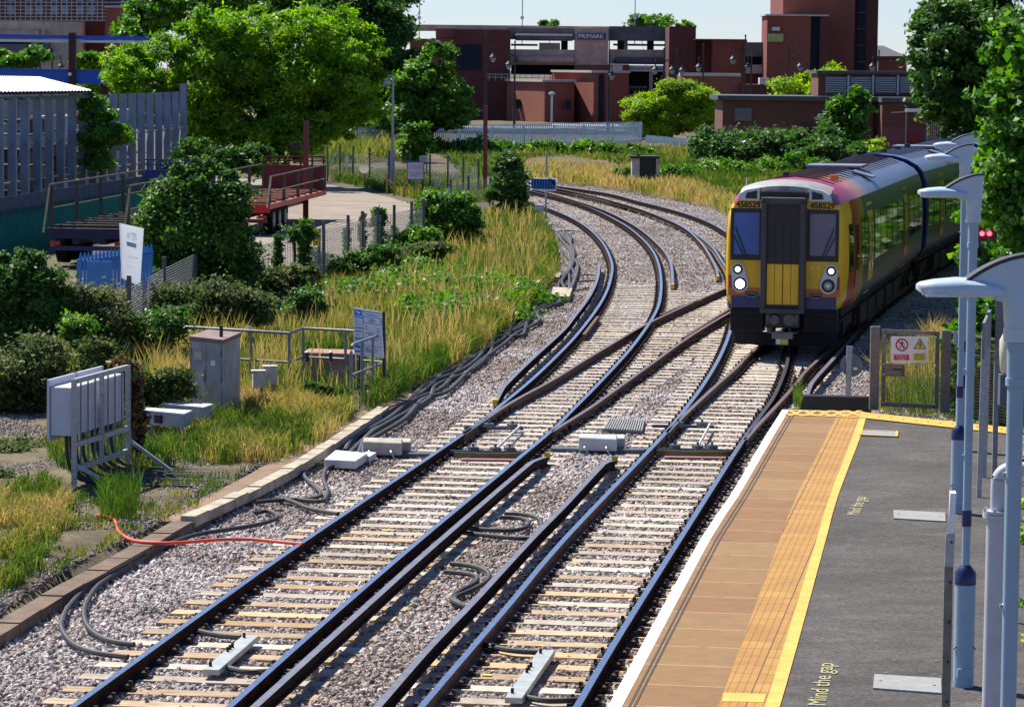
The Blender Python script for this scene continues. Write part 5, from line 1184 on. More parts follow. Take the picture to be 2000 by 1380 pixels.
    fr = mb.build('gangway_frame', mat('gangway_rubber', (.028, .028, .030), .6, 0, .7, 3.5, .2, col2=(.07, .07, .07)), t, bevel=.015)
    mb = MB(); mb.bb(-.345, .345, -.22, -.02, 1.90, 3.13); o = mb.build('door_upper', TBLACK, t)
    mb = MB()
    for x in (-.17, 0, .17): mb.bb(x - .004, x + .004, -.226, -.219, 1.92, 2.75)
    mb.build('door_seams', UNDER, o)
    o = F(-.33, .33, 1.04, 1.88, CABY, 'door_lower', -.20, t, .03); mb = MB()
    for x, w_ in ((-.17, .004), (0, .009), (.17, .004)): mb.bb(x - w_, x + w_, -.237, -.229, 1.04, 1.88)
    mb.build('door_seams', TBLACK, o)
    F(-.335, .335, .96, 1.04, TBLACK, 'door_sill', -.20, t, .03)
    # hood and destination pods over the door
    mb = MB()
    rows = []
    for y, z, r in ((-.10, 3.37, .0), (-.15, 3.42, .0), (-.12, 3.50, .0), (.05, 3.57, 0), (.5, 3.62, 0)):
        rows.append([(x, y + .12 * (abs(x) / .95) ** 2, z - .17 * (abs(x) / .95) ** 2.4) for x in np.linspace(-.95, .95, 15)])
    loft(mb, rows); mb.build('cab_hood', HOOD, t, smooth=True)
    mb = MB(); mb.bb(-.50, .50, -.10, .0, 3.27, 3.42); mb.build('hood_recess', TBLACK, t)
    mb = MB(); mb.box((0.0, -.15, 3.46), (.17, .03, .08), rx=-.35); mb.build('marker_lamp', LENSG, t)
    for s_ in (-1, 1):
        mb = MB(); vs = [(.52, 3.19), (.98, 3.21), (.93, 3.33), (.80, 3.41), (.52, 3.46)]; vs = [(s_ * x, z) for x, z in vs]; n = 5
        mb.add([(x, -.17, z) for x, z in vs] + [(x, .1, z) for x, z in vs], [tuple(range(n)), tuple(range(2 * n - 1, n - 1, -1))] + [(i, (i + 1) % n, n + (i + 1) % n, n + i) for i in range(n)]); o = mb.build('lamp_pod', LGREY, t)
        mb = MB(); vs = [(.57, 3.225), (.82, 3.235), (.79, 3.35), (.57, 3.40)]; mb.add([(s_ * x, -.175, z) for x, z in vs], [(0, 1, 2, 3)]); mb.build('pod_glass', TBLACK, o)
    # skirt, coupler, deflector
    mb = MB()
    for s_ in (-1, 1):
        xs = sorted((s_ * .42, s_ * 1.12)); mb.bb(xs[0], xs[1], .02, .35, .45, .95); xs = sorted((s_ * .5, s_ * 1.1))
        for z in (.5, .62, .74, .86): mb.bb(xs[0], xs[1], .0, .02, z, z + .03)
    mb.build('skirt', UNDER, t, bevel=.01)
    mb = MB(); mb.bb(-.36, .36, -.20, .3, .55, .88); o = mb.build('coupler', TBLACK, t, bevel=.02)
    mb = MB()
    mb.cyl((-.15, -.30, .72), (-.15, -.19, .72), .10, .13, 16); mb.cyl((.15, -.22, .72), (.15, -.19, .72), .12, n=16); mb.bb(-.33, -.27, -.22, -.19, .62, .82); mb.bb(.27, .33, -.22, -.19, .62, .82); mb.build('coupler_face', mat('coupler_grey', (.12, .12, .12), .5, .5, .4, 9), o)
    mb = MB(); mb.bb(-.30, .30, -.14, .1, .44, .46); mb.bb(-.22, .22, -.16, .05, .32, .44); mb.build('coupler_step', mat('step_grey', (.22, .22, .22), .5, .4), o)
    mb = MB(); mb.bb(-.13, .13, -.18, -.165, .20, .32); s2 = mb.build('warning_label', SIGNY, o); mb = MB(); mb.bb(-.12, -.03, -.184, -.18, .215, .305); mb.bb(.0, .10, -.184, -.18, .25, .27); mb.build('label_marks', WHITEP, s2)
    mb = MB(); rows = [[(x, .25 + .35 * (abs(x) / 1.1) ** 2, z) for x in np.linspace(-1.1, 1.1, 11)] for z in (.14, .42)]
    loft(mb, rows); loft(mb, [[(x, y + .06, z) for x, y, z in r] for r in rows]); mb.build('obstacle_deflector', UNDER, t)
def headp(i): 
    a, b = Vector((HEAD[i][0], HEAD[i][1], 0)), Vector((HEAD[i + 1][0], HEAD[i + 1][1], 0)); d = (b - a).normalized(); return a, -math.atan2(d.x, d.y)
f = Vector((5.66, 68.8, 0)); g = Vector((9.72, 89.1, 0)); dd = (g - f).normalized()
coach('leading train coach with yellow cab front and fleet number', f, -math.atan2(dd.x, dd.y), True)
f = g + dd * .15; g = Vector((14.35, 109.3, 0)); dd = (g - f).normalized()
coach('second train coach coupled right behind the yellow cab coach', f, -math.atan2(dd.x, dd.y), False)
f = g + dd * .3; g = Vector((20.0, 129.5, 0)); dd = (g - f).normalized()
coach(LAST, f, -math.atan2(dd.x, dd.y), False)
# ------------------------------------------------------------------ the yard on the left and the town behind
BR1 = brick_mat('brick_red', (.25, .060, .034), (.18, .043, .026), (.18, .08, .055))
BR2 = brick_mat('brick_orange', (.29, .080, .046), (.22, .058, .036), (.22, .11, .08))
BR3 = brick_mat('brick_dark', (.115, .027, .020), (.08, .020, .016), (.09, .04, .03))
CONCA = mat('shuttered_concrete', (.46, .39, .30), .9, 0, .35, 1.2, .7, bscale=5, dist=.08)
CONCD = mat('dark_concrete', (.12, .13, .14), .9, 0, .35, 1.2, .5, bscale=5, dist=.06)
COPE = mat('pale_coping', (.50, .47, .43), .8, 0, .2, 2)
DGL = mat('dark_glass', (.010, .015, .028), .5, 0, .2, 1, spec=.15)
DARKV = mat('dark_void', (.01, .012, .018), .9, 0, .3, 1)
SLATE = mat('slate_roof', (.07, .075, .085), .7, 0, .3, 1)
def pbox(mb, x0, y0, x1, y1, Y, dep, mi=0, zb=None):
    """box whose front stands at distance Y and spans the given picture corners"""
    ym = (y0 + y1) / 2; a = D(x0, ym, Y); b = D(x1, ym, Y); xm = (x0 + x1) / 2; zt_ = D(xm, y0, Y).z; z0 = D(xm, y1, Y).z if zb is None else zb
    return mb.bb(a.x, b.x, Y, Y + dep, z0, zt_, mi)
def PB(name, x0, y0, x1, y1, Y, dep, m, parent, zb=None):
    return pbox(MB(), x0, y0, x1, y1, Y, dep, 0, zb).build(name, m, parent)
# multi-storey car park with shop sign
t = thing('car_park', 'concrete and brick multi-storey car park with the PRIMARK sign', 'building')
Yc = 330
PB('parapet', 800, 50, 1190, 62, Yc + 2, 3, CONCA, t); PB('parapet', 990, 56, 1190, 78, Yc, 2, mat('weathered_parapet', (.22, .19, .155), .9, 0, .5, 1.2, .7, bscale=5, dist=.08), t)
mb = MB(); pbox(mb, 1004, 66, 1122, 80, Yc - .5, .5); mb.build('hood', CONCD, t, bevel=.2)  # upper hood in the darker concrete to stand in for its shade
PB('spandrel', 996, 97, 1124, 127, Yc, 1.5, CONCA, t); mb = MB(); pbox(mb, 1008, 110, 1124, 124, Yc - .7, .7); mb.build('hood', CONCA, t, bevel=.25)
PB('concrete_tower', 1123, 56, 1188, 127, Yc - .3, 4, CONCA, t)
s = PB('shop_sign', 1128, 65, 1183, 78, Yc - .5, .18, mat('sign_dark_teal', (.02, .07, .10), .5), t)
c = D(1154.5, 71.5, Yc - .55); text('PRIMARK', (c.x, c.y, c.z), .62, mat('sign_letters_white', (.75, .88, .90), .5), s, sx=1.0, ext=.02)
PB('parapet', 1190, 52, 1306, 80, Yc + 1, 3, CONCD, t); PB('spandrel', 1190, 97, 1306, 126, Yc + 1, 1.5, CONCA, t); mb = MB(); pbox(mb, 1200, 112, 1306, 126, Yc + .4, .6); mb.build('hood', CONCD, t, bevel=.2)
for x in (1096, 1206, 1264): PB('column', x, 78, x + 13, 98, Yc + 3, .7, DGL, t)
PB('column', 1218, 79, 1226, 97, Yc + 3, .6, mat('pale_column', (.55, .57, .6), .6), t); PB('parked_van_body', 1053, 84, 1094, 97, Yc + 8, 2, COPE, t)
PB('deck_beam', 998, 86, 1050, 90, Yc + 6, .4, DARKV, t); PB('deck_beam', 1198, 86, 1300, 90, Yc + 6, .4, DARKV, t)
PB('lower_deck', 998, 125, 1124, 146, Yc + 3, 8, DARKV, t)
PB('brick_wall', 890, 58, 996, 250, Yc - 4, 14, BR3, t, -.5); PB('brick_wall', 851, 55, 890, 76, Yc - 2, 8, BR2, t); PB('brick_wall', 800, 76, 890, 250, Yc - 3, 8, BR1, t, -.5)
PB('coping', 850, 53, 891, 56, Yc - 2.2, 3, COPE, t); PB('dark_window', 892, 88, 940, 137, Yc - 4.12, .2, DGL, t)
PB('brick_wall', 1122, 126, 1190, 143, Yc - .2, 3, BR2, t)
# faces turned to the left catch the sun: saw-tooth plan
def wedge(name, x0, x1, x2, y0, m, Ya, Yb, yb=250):
    """a wall block whose left face runs from (x0,Ya) to (x1,Yb) and whose front face runs on to (x2)"""
    ztop = D(x1, y0, Yb).z; a = D(x0, y0, Ya); b = D(x1, y0, Yb); c_ = D(x2, y0, Yb + 3); mb = MB()
    poly = [(a.x, a.y), (b.x, b.y), (c_.x, c_.y), (c_.x, c_.y + 12), (a.x, a.y + 10)]
    n = 5; mb.add([(x, y, -.5) for x, y in poly] + [(x, y, ztop) for x, y in poly], [tuple(range(n)), tuple(range(n, 2 * n))] + [(i, (i + 1) % n, n + (i + 1) % n, n + i) for i in range(n)])
    o = mb.build(name, m, t); mb = MB(); n = 3
    for i in range(2): p, q_ = Vector((*poly[i], ztop + .1)), Vector((*poly[i + 1], ztop + .1)); mb.bar(p, q_, .5, .22)
    mb.build('coping', COPE, t); return o
wedge('brick_wall', 990, 1064, 1122, 160, BR2, Yc - 5, Yc - 14); wedge('brick_wall', 1080, 1160, 1228, 142, BR2, Yc - 4, Yc - 13)
PB('stair_window', 1165, 146, 1180, 242, Yc - 12.6, .3, DGL, t); PB('small_window', 1105, 196, 1115, 214, Yc - 12.9, .5, DGL, t); PB('small_window', 1007, 194, 1016, 212, Yc - 8.6, .5, DGL, t)
mb = MB(); 
for x in range(955, 1085, 12): pbox(mb, x, 145, x + 1, 158, Yc - 5.4, .06)
for y in (145, 151): pbox(mb, 950, y, 1084, y + 1.2, Yc - 5.4, .06)
mb.build('roof_railing', GALV, t)
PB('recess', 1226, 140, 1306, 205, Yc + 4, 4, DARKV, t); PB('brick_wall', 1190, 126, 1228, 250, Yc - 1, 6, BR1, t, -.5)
wb = PB('white_board', 1226, 128, 1306, 140, Yc - .5, .4, mat('white_board', (.60, .62, .63), .6), t); c = D(1264, 133.5, Yc - .6); text('Welcome to Shopping', (c.x, c.y, c.z), .45, BLACK, wb)
PB('white_board', 1192, 128, 1216, 141, Yc - 1.3, .2, MATS['white_board'], t); PB('column', 1268, 139, 1275, 176, Yc, .4, GALV, t)
PB('balcony', 1211, 186, 1262, 202, Yc - 4, 4, CONCA, t); mb = MB()
for x in range(1212, 1264, 6): pbox(mb, x, 170, x + 1, 186, Yc - 4, .06)
pbox(mb, 1211, 169, 1264, 171, Yc - 4, .1); mb.build('balcony_railing', GALVD, t); PB('brick_wall', 1218, 202, 1306, 252, Yc - 1, 4, BR1, t, -.5)
for x, yt in ((819, -30), (1020, -30), (1240, -30)):
    mb = MB(); a = D(x, 50, Yc + 10); mb.cyl((a.x, a.y, a.z - 2), (a.x, a.y, a.z + 5.5), .05, n=6); o = mb.build('mast', GALV, t)
    mb = MB(); q = D(x, 35, Yc + 10); mb.cyl((q.x, q.y - .1, q.z), (q.x, q.y, q.z), .2, n=12); mb.build('dish', WHITEP, o)
# brick tower and lower blocks to the right
t = thing('brick_tower_block', 'tall red brick tower with dark window strips right of the car park', 'building')
Yt = 320
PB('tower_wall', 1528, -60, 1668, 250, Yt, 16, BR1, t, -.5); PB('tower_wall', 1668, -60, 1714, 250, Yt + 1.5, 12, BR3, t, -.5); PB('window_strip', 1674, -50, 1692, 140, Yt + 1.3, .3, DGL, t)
for k in range(6): PB('window_panel', 1674.5, -40 + k * 32, 1691.5, -38 + k * 32, Yt + 1.2, .1, SLATE, t)
PB('front_wall', 1497, 31, 1582, 250, Yt - 7, 7, BR1, t, -.5); PB('front_wall', 1600, 31, 1618, 250, Yt - 7, 7, BR3, t, -.5); PB('window_strip', 1582, 31, 1600, 140, Yt - 6.4, .4, DGL, t)
PB('coping', 1495, 28.5, 1619, 31.5, Yt - 7.3, 7.3, COPE, t)
PB('wall_opening', 1500, 66, 1530, 82, Yt - 7.2, .3, mat('lime_screen', (.35, .42, .12), .6), t); o = PB('small_sign', 1508, 53, 1523, 60, Yt - 7.25, .2, MATS['white_board'], t)
t = thing('brick_block', 'plain dark red brick block between the car park and the tower', 'building')
PB('wall', 1306, 52, 1358, 250, Yt + 2, 10, BR3, t, -.5); PB('wall', 1358, 78, 1391, 250, Yt + 4, 10, BR1, t, -.5); PB('wall', 1391, 79, 1458, 250, Yt, 10, BR1, t, -.5); PB('coping', 1357, 76.5, 1459, 79, Yt - .3, 5, SLATE, t)
PB('lower_wall', 1330, 147, 1447, 250, Yt - 20, 10, BR2, t, -.3); PB('parapet_flashing', 1328, 143, 1447, 149, Yt - 20.4, 2, COPE, t)
t = thing('link_building', 'dark concrete link building with a window band left of the brick tower', 'building')
PB('fascia', 1457, 83, 1533, 111, Yt - 2, 8, CONCD, t); PB('window_band', 1457, 111, 1533, 127, Yt, 6, DGL, t); PB('spandrel', 1457, 127, 1533, 144, Yt - 1.6, 8, CONCA, t); PB('wall', 1457, 144, 1533, 250, Yt - 1, 8, BR3, t, -.5)
PB('flue', 1484, 152, 1502, 165, Yt - 22, 2, COPE, t)
for x0, x1 in ((1445, 1500),): PB('lean_to', x0, 165, x1 + 10, 186, Yt - 21, 5, BR3, t)
t = thing('brick_house', 'small orange brick house with slate roof right of the tower', 'house')
PB('wall', 1714, 110, 1770, 250, 335, 8, BR2, t, -.5); mb = MB(); a = D(1712, 110, 334); b = D(1770, 110, 334); r1 = D(1712, 89, 334); r2 = D(1734, 89, 334)
mb.add([a, b, b + Vector((0, 9, 0)), a + Vector((0, 9, 0)), Vector((r1.x, 338, r1.z)), Vector((r2.x, 338, r2.z))], [(0, 1, 5, 4), (1, 2, 5), (2, 3, 4, 5), (3, 0, 4), (0, 3, 2, 1)]); mb.build('roof', SLATE, t)
# brick substation with louvred plant room
t = thing('brick_substation', 'single-storey brown brick building with flat roof and louvred plant room', 'building')
Ys = 205; gz = .3; BRS = brick_mat('brick_brown', (.19, .062, .032), (.13, .042, .025), (.12, .07, .05))
PB('wall', 1411, 197, 1704, 300, Ys, 8, BRS, t, gz - .5); PB('wall', 1722, 202, 1874, 320, Ys - 2, 9, BRS, t, gz - .5); PB('wall', 1704, 199, 1722, 300, Ys + .2, 8, BR3, t, gz - .5)
PINK = mat('pink_plinth_paint', (.22, .07, .07), .8, 0, .15, 2)
PB('painted_plinth', 1410.5, 246, 1704.5, 300, Ys - .03, .03, PINK, t, gz - .4); PB('painted_plinth', 1722, 249, 1874, 320, Ys - 2.03, .03, PINK, t, gz - .4)
PB('roof_slab', 1402, 188, 1722, 197, Ys - .5, 9, SLATE, t); PB('roof_slab', 1722, 191, 1886, 201, Ys - 2.5, 11, SLATE, t)
w1 = PB('louvre_window', 1435, 211, 1468, 236, Ys - .05, .06, mat('louvre_grey', (.20, .19, .17), .6), t); mb = MB()
for k in range(6): pbox(mb, 1437, 213 + k * 4, 1466, 215 + k * 4, Ys - .12, .06)
mb.build('louvres', GALVD, w1)
PB('doorway', 1566, 238, 1618, 300, Ys - .06, .07, mat('brown_door', (.07, .025, .02), .6), t, gz); mb = MB(); a = D(1601, 227, Ys - .1); mb.cyl((a.x, a.y, a.z), (a.x, a.y + .12, a.z), .17, n=20); mb.build('bulkhead_lamp', WHITEP, t)
PB('dark_doorway', 1772, 256, 1797, 285, Ys - 2.1, .1, mat('red_door', (.25, .015, .02), .5), t, gz)
pr = PB('plant_room', 1598, 140, 1830, 188, Ys + 2, 5, BRS, t); PB('plant_roof', 1595, 139, 1834, 145, Ys + 1.6, 6, SLATE, t)
for k in range(4):
    x0 = 1612 + k * 48.5; l = PB('louvre_panel', x0, 150, x0 + 42, 183, Ys + 1.9, .1, MATS['louvre_grey'], t); mb = MB()
    for j in range(7): pbox(mb, x0 + 1, 152 + j * 4.4, x0 + 41, 154 + j * 4.4, Ys + 1.75, .16)
    mb.build('louvres', GALV, l)
    PB('pier', x0 + 43, 147, x0 + 47, 186, Ys + 1.7, .3, COPE, t)
mb = MB(); 
for x in (1770, 1811, 1838, 1874): a = D(x, 215, Ys - 3); mb.bar((a.x, a.y, gz), (a.x, a.y, D(x, 214, Ys - 3).z), .06, .06)
a, b = D(1740, 220, Ys - 3), D(1874, 214, Ys - 3); mb.bar(a, b, .06, .06); mb.build('canopy_frame', GALV, t)
mb = MB(); a, b = D(1812, 216, Ys - 3.4), D(1836, 216, Ys - 3.4)
for k in range(7): x = a.x + (b.x - a.x) * k / 6; mb.tube([(x, a.y, gz), (x, a.y, a.z - .5), (x, a.y + .3, a.z - .1), (x, a.y + 1.2, a.z)], .02, 5)
for z in np.linspace(gz, a.z - .5, 8): mb.bar((a.x, a.y, z), (b.x, b.y, z), .03, .03)
mb.build('ladder_cage', GALV, t); PB('canopy', 1770, 213, 1812, 219, Ys - 3.2, 1, WHITEP, t)
# low silver-roofed sheds behind the palisade
t = thing('low_shed', 'long low shed with a silver roof behind the palisade fence', 'shed'); PB('wall', 790, 256, 1160, 300, 262, 6, mat('shed_blue', (.10, .14, .19), .8), t, 0); PB('roof', 786, 250, 1165, 257, 261, 8, GALV, t)
t = thing('low_shed', 'shorter shed with pale roof slats behind the right part of the palisade', 'shed'); PB('wall', 1166, 256, 1250, 300, 262, 6, MATS['shed_blue'], t, 0); PB('roof', 1080, 246, 1212, 250, 275, 8, WHITEP, t)
# concrete block with scaffolding far left
t = thing('concrete_building', 'grey concrete building behind the blue gantry, far left', 'building'); Yb = 300
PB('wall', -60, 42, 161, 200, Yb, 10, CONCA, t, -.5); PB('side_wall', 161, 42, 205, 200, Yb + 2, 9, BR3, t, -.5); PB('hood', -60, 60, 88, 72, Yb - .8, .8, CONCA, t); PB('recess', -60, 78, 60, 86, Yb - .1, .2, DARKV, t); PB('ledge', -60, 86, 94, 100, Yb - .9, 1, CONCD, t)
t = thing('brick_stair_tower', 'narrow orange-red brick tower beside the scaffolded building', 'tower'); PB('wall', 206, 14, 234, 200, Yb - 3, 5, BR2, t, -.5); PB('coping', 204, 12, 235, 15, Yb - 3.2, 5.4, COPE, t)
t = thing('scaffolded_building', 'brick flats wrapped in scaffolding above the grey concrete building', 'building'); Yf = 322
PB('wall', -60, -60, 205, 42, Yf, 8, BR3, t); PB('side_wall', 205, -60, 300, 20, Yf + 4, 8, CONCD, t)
for x in (14, 50, 70, 100, 120, 150, 172):
    for y in (-14, 12): PB('window', x, y, x + 14, y + 17, Yf - .1, .15, mat('pale_window', (.16, .24, .38), .2), t)
mb = MB()
for k in range(26): x = -50 + k * 10; a = D(x, 42, Yf - 2); b = D(x, -40, Yf - 2); mb.bar(a, b, .07, .07)
for j in range(12): a, b = D(-50, 40 - j * 7, Yf - 2), D(300, 40 - j * 7, Yf - 2); mb.bar(a, b, .07, .07)
mb.build('scaffolding', GALV, t)
# blue gantry
BLUEG = mat('gantry_blue', (.008, .09, .55), .45, 0, .12, 2)
t = thing('gantry_crane', 'blue steel gantry beams carried by a brown post behind the white roof', 'gantry'); Yg = 170
for (x0, ya, yb_, h, m, nm, yo) in ((-60, 66, 72, 7, BLUEG, 'upper_beam', 0), (-60, 76, 80, 5, WHITEP, 'rail_beam', .2), (-60, 134, 138, 26, BLUEG, 'lower_beam', -.2)):
    a = D(x0, ya + h / 2, Yg + yo); b = D(295 if h < 20 else 250, yb_ + h / 2, Yg + yo); mb = MB(); mb.bar(a, b, .3, h / KM(Yg)); 
    if h > 20:
        for s_ in (-1, 1): mb.bar(a + Vector((0, 0, s_ * .34)), b + Vector((0, 0, s_ * .34)), .5, .05)
    mb.build(nm, m, t)
PB('brown_post', 134, 64, 147, 300, Yg - .6, .5, mat('brown_steel', (.05, .02, .015), .7, 0, .3, 5), t, 0); PB('lower_post', 197, 160, 212, 300, Yg, .4, MATS['brown_steel'], t, 0)
mb = MB(); a = D(136, 145, Yg - .8); mb.cyl((a.x, a.y, a.z), (a.x, a.y + .2, a.z), .09, n=10); mb.build('lamp', WHITEP, t)
# corrugated roof and tall steel fins
t = thing('open_shed', 'open shed with corrugated white roof at the left edge', 'shed')
def rf(x, y, Y): return D(x, y, Y)
mb = MB(); near = [rf(-40, 181, 112), rf(182, 178, 126)]; far = [rf(-40, 149, 124), rf(78, 152, 134)]
N = 64; vs = []
for k in range(N + 1):
    a = near[0].lerp(near[1], k / N); b = far[0].lerp(far[1], min(1, k / N * 1.0)); h = .05 if k % 2 else 0; vs += [a + Vector((0, 0, h)), b + Vector((0, 0, h))]
mb.add(vs, [(2 * i, 2 * i + 2, 2 * i + 3, 2 * i + 1) for i in range(N)]); mb.add([v - Vector((0, 0, .12)) for v in vs], [(2 * i, 2 * i + 1, 2 * i + 3, 2 * i + 2) for i in range(N)]); mb.build('roof', mat('corrugated_white', (.66, .70, .73), .45, .1, .1, 3), t)
mb = MB(); mb.bar(near[0] - Vector((0, 0, .22)), near[1] - Vector((0, 0, .2)), .08, .12); mb.build('gutter', BLACK, t)
t = thing('fin_screen', 'tall screen of grey steel fins standing above the green sheeting', 'screen wall')
FIN = mat('fin_grey', (.20, .25, .33), .5, .1, .3, 1.2, .1)
L0, L1 = Vector((D(-30, 300, 111).x, 111, 0)), Vector((D(357, 300, 148).x, 148, 0)); nf = 19; dv = (L1 - L0).normalized(); nv = Vector((-dv.y, dv.x, 0))
for k in range(nf + 1):
    p = L0.lerp(L1, k / nf); top_ = 4.62 if k < nf else 4.98; mb = MB(); wv = dv * .5 * .5 + nv * .0
    sk = Vector((.27, .0, 0)); mb.hexa([p - sk * .5 + Vector((0, -.03, 1.2)), p + sk * .5 + Vector((0, -.12, 1.2)), p + sk * .5 + Vector((0, -.06, 1.2)), p - sk * .5 + Vector((0, .03, 1.2)), p - sk * .5 + Vector((0, -.03, top_)), p + sk * .5 + Vector((0, -.12, top_)), p + sk * .5 + Vector((0, -.06, top_)), p - sk * .5 + Vector((0, .03, top_))])
    mb.bar(p + sk * .5 + Vector((0, .1, 1.2)), p + sk * .5 + Vector((0, .1, top_)), .04, .3); mb.build('fin', FIN, t)
mb = MB()
for z in (1.7, 3.0): mb.bar(L0 + Vector((0, .15, z)), L1 + Vector((0, .15, z)), .06, .06)
for k in range(0, nf, 2): p = L0.lerp(L1, k / nf); q = L0.lerp(L1, (k + .7) / nf); mb.bar(p + Vector((0, .2, 1.3)), q + Vector((0, .2, 3.0)), .04, .04)
mb.build('braces', GALVD, t)
TEAL = mat('teal_sheet', (.004, .17, .125), .85, 0, .3, 1.5, spec=.1)
t = thing('sheet_fence', 'dark green profiled sheet fence below the grey fins', 'fence')
A = P(-40, 516, 0); B = P(335, 432, 0); n = 170; vs = []
for k in range(n + 1): p = A.lerp(B, k / n); o_ = .05 if (k // 2) % 2 else 0; vs += [(p.x, p.y + o_, -.05), (p.x, p.y + o_, 1.45)]
mb = MB(); mb.add(vs, [(2 * i, 2 * i + 2, 2 * i + 3, 2 * i + 1) for i in range(n)]); mb.build('sheeting', TEAL, t)
mb = MB()
for k in range(0, 60): p = A.lerp(B, k / 60); mb.bar((p.x, p.y + .15, 1.3), (p.x, p.y + .15, 1.85), .14, .03)
mb.build('top_pales', mat('pale_dark', (.06, .09, .12), .6), t)
# stacked goods behind the fins
gcol = [mat('sack_white', (.40, .43, .46), .7), mat('timber_brown', (.12, .065, .03), .8, 0, .3, 4), mat('timber_pale', (.24, .185, .12), .8, 0, .3, 4), mat('goods_dark', (.03, .03, .035), .8)]
rows = ['topmost', 'second', 'third', 'lowest']
for k in range(8):
    f_ = (k + .5) / 8; p = L0.lerp(L1, f_) + Vector((-2.0 - random.uniform(0, .8), 0, 0)); t = thing('goods_stack', 'stack of timber and white sacks behind the steel fins, %s from the left edge' % ['first', 'second', 'third', 'fourth', 'fifth', 'sixth', 'seventh', 'eighth'][k], 'stack', (p.x, p.y, 0), -.08, 'goods stacked behind the fins')
    z = .1
    for j in range(7):
        h = random.uniform(.4, .65); mb = MB(); mb.box((random.uniform(-.15, .15), 0, z + h / 2 - .03), (1.3 + random.uniform(-.3, .2), 3.6 + random.uniform(-.8, .5), h - .12)); mb.build('pallet_load', random.choice(gcol + [gcol[1], gcol[2]]), t); z += h
    
# road
ROAD = ramp_mat('yard_road', [(.3, (.18, .145, .11)), (.5, (.25, .205, .16)), (.7, (.31, .26, .21))], scale=.5, bump=.2, dist=.02)
rp_ = [P(x, y, .05) for x, y in [(330, 400), (330, 440), (400, 520), (470, 600), (560, 575), (700, 535), (830, 492), (835, 420), (800, 398), (760, 385), (700, 372), (640, 360), (560, 348), (400, 345)]]
poly_sheet('yard_road', [(p.x, p.y) for p in rp_], .05, ROAD)  # left end cut short: dark soil there stands in for the yard's shade
# trailers
def trailer(name, label, loc, rz, L, Wd, deckm, framem, side_h=1.35, head_h=1.3, headm=None, planks=True, rearm=None):
    t = thing(name, label, 'trailer', loc, rz, None); z = 1.08
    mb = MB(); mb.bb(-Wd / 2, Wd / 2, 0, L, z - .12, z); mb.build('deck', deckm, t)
    mb = MB(); mb.bb(-Wd / 2 - .02, Wd / 2 + .02, -.06, 0, z - .28, z + .01); mb.bb(-Wd / 2 - .02, -Wd / 2, 0, L, z - .16, z + .01); mb.bb(Wd / 2, Wd / 2 + .02, 0, L, z - .16, z + .01); mb.build('rear_beam', rearm or framem, t)
    mb = MB(); mb.bb(-.5, -.3, .2, L - .3, .62, z - .12); mb.bb(.3, .5, .2, L - .3, .62, z - .12); mb.bb(-1.1, 1.1, .0, .12, .45, .58); mb.build('chassis', framem, t)
    mb = MB()
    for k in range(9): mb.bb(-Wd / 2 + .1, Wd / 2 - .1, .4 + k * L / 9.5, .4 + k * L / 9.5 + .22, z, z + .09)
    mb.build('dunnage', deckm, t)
    for s_ in (-1, 1):
        for k in range(5):
            y = .25 + k * (L - .6) / 4; mb = MB(); mb.bb(s_ * (Wd / 2 - .05) - .05, s_ * (Wd / 2 - .05) + .05, y, y + .1, z, z + side_h); mb.build('stake', mat('stake_dark', (.07, .065, .06), .7, .2), t)
        mb = MB()
        for zz in (z + side_h * .45, z + side_h): mb.bar((s_ * Wd / 2, .3, zz), (s_ * Wd / 2, L - .3, zz + .03), .035, .04)
        mb.bar((s_ * Wd / 2, -.5, z - .1), (s_ * Wd / 2, .3, z + side_h), .06, .07); mb.build('side_rail', mat('worn_yellow_rail', (.17, .15, .06), .7, 0, .5, 5, col2=(.06, .06, .055)), t)
    if headm:
        mb = MB(); mb.bb(-Wd / 2, Wd / 2, L, L + .08, z, z + head_h); mb.build('headboard', headm, t); mb = MB()
        for k in range(6): x = -Wd / 2 + .1 + k * (Wd - .2) / 5; mb.bar((x, L + .04, z + head_h), (x, L + .04, z + head_h + .32), .06, .06)
        for zz in (.16, .32): mb.bar((-Wd / 2, L + .04, z + head_h + zz), (Wd / 2, L + .04, z + head_h + zz), .06, .05)
        mb.build('headboard_rail', headm, t)
    for s_ in (-1, 1):
        for k in range(3):
            y = 1.3 + k * 1.25; mb = MB(); mb.cyl((s_ * 1.15, y, .52), (s_ * .85, y, .52), .50, n=24); o = mb.build('wheel', mat('tyre_black', (.015, .015, .015), .9, spec=.05), t); mb = MB(); mb.cyl((s_ * 1.158, y, .52), (s_ * 1.14, y, .52), .27, n=16); mb.build('rim', GALVD, o)
            mb = MB(); mb.tube([(s_ * 1.0, y + .56 * math.cos(a), .52 + .56 * math.sin(a)) for a in np.linspace(.2, math.pi - .2, 10)], 0, prof=[(-.16, -.01), (.16, -.01), (.16, .01), (-.16, .01)]); mb.build('mudguard', BLACK, t)
    for s_ in (-1, 1): mb = MB(); mb.bb(s_ * .95 - .15, s_ * .95 + .15, -.05, -.02, .60, .72); mb.build('rear_light', mat('tail_red', (.5, .01, .01), .3), t)
    return t
REDT = mat('trailer_red', (.15, .008, .012), .5, 0, .3, 2); ORD = mat('trailer_deck_orange', (.30, .13, .08), .75, 0, .4, 2.5)
a, b = Vector((-9.5, 112.5, 0)), Vector((-8.3, 126, 0)); d = b - a
trailer('flatbed_trailer', 'red flatbed trailer with maroon headboard and triple axle parked on the road', (a.x, a.y, .05), -math.atan2(d.x, d.y), 13.2, 2.4, ORD, mat('trailer_dark_red', (.14, .008, .01), .5), side_h=.95, head_h=.95, headm=REDT, rearm=mat('bright_red', (.55, .01, .02), .4))
a, b = Vector((-12.25, 95, 0)), Vector((-10.9, 108, 0)); d = b - a
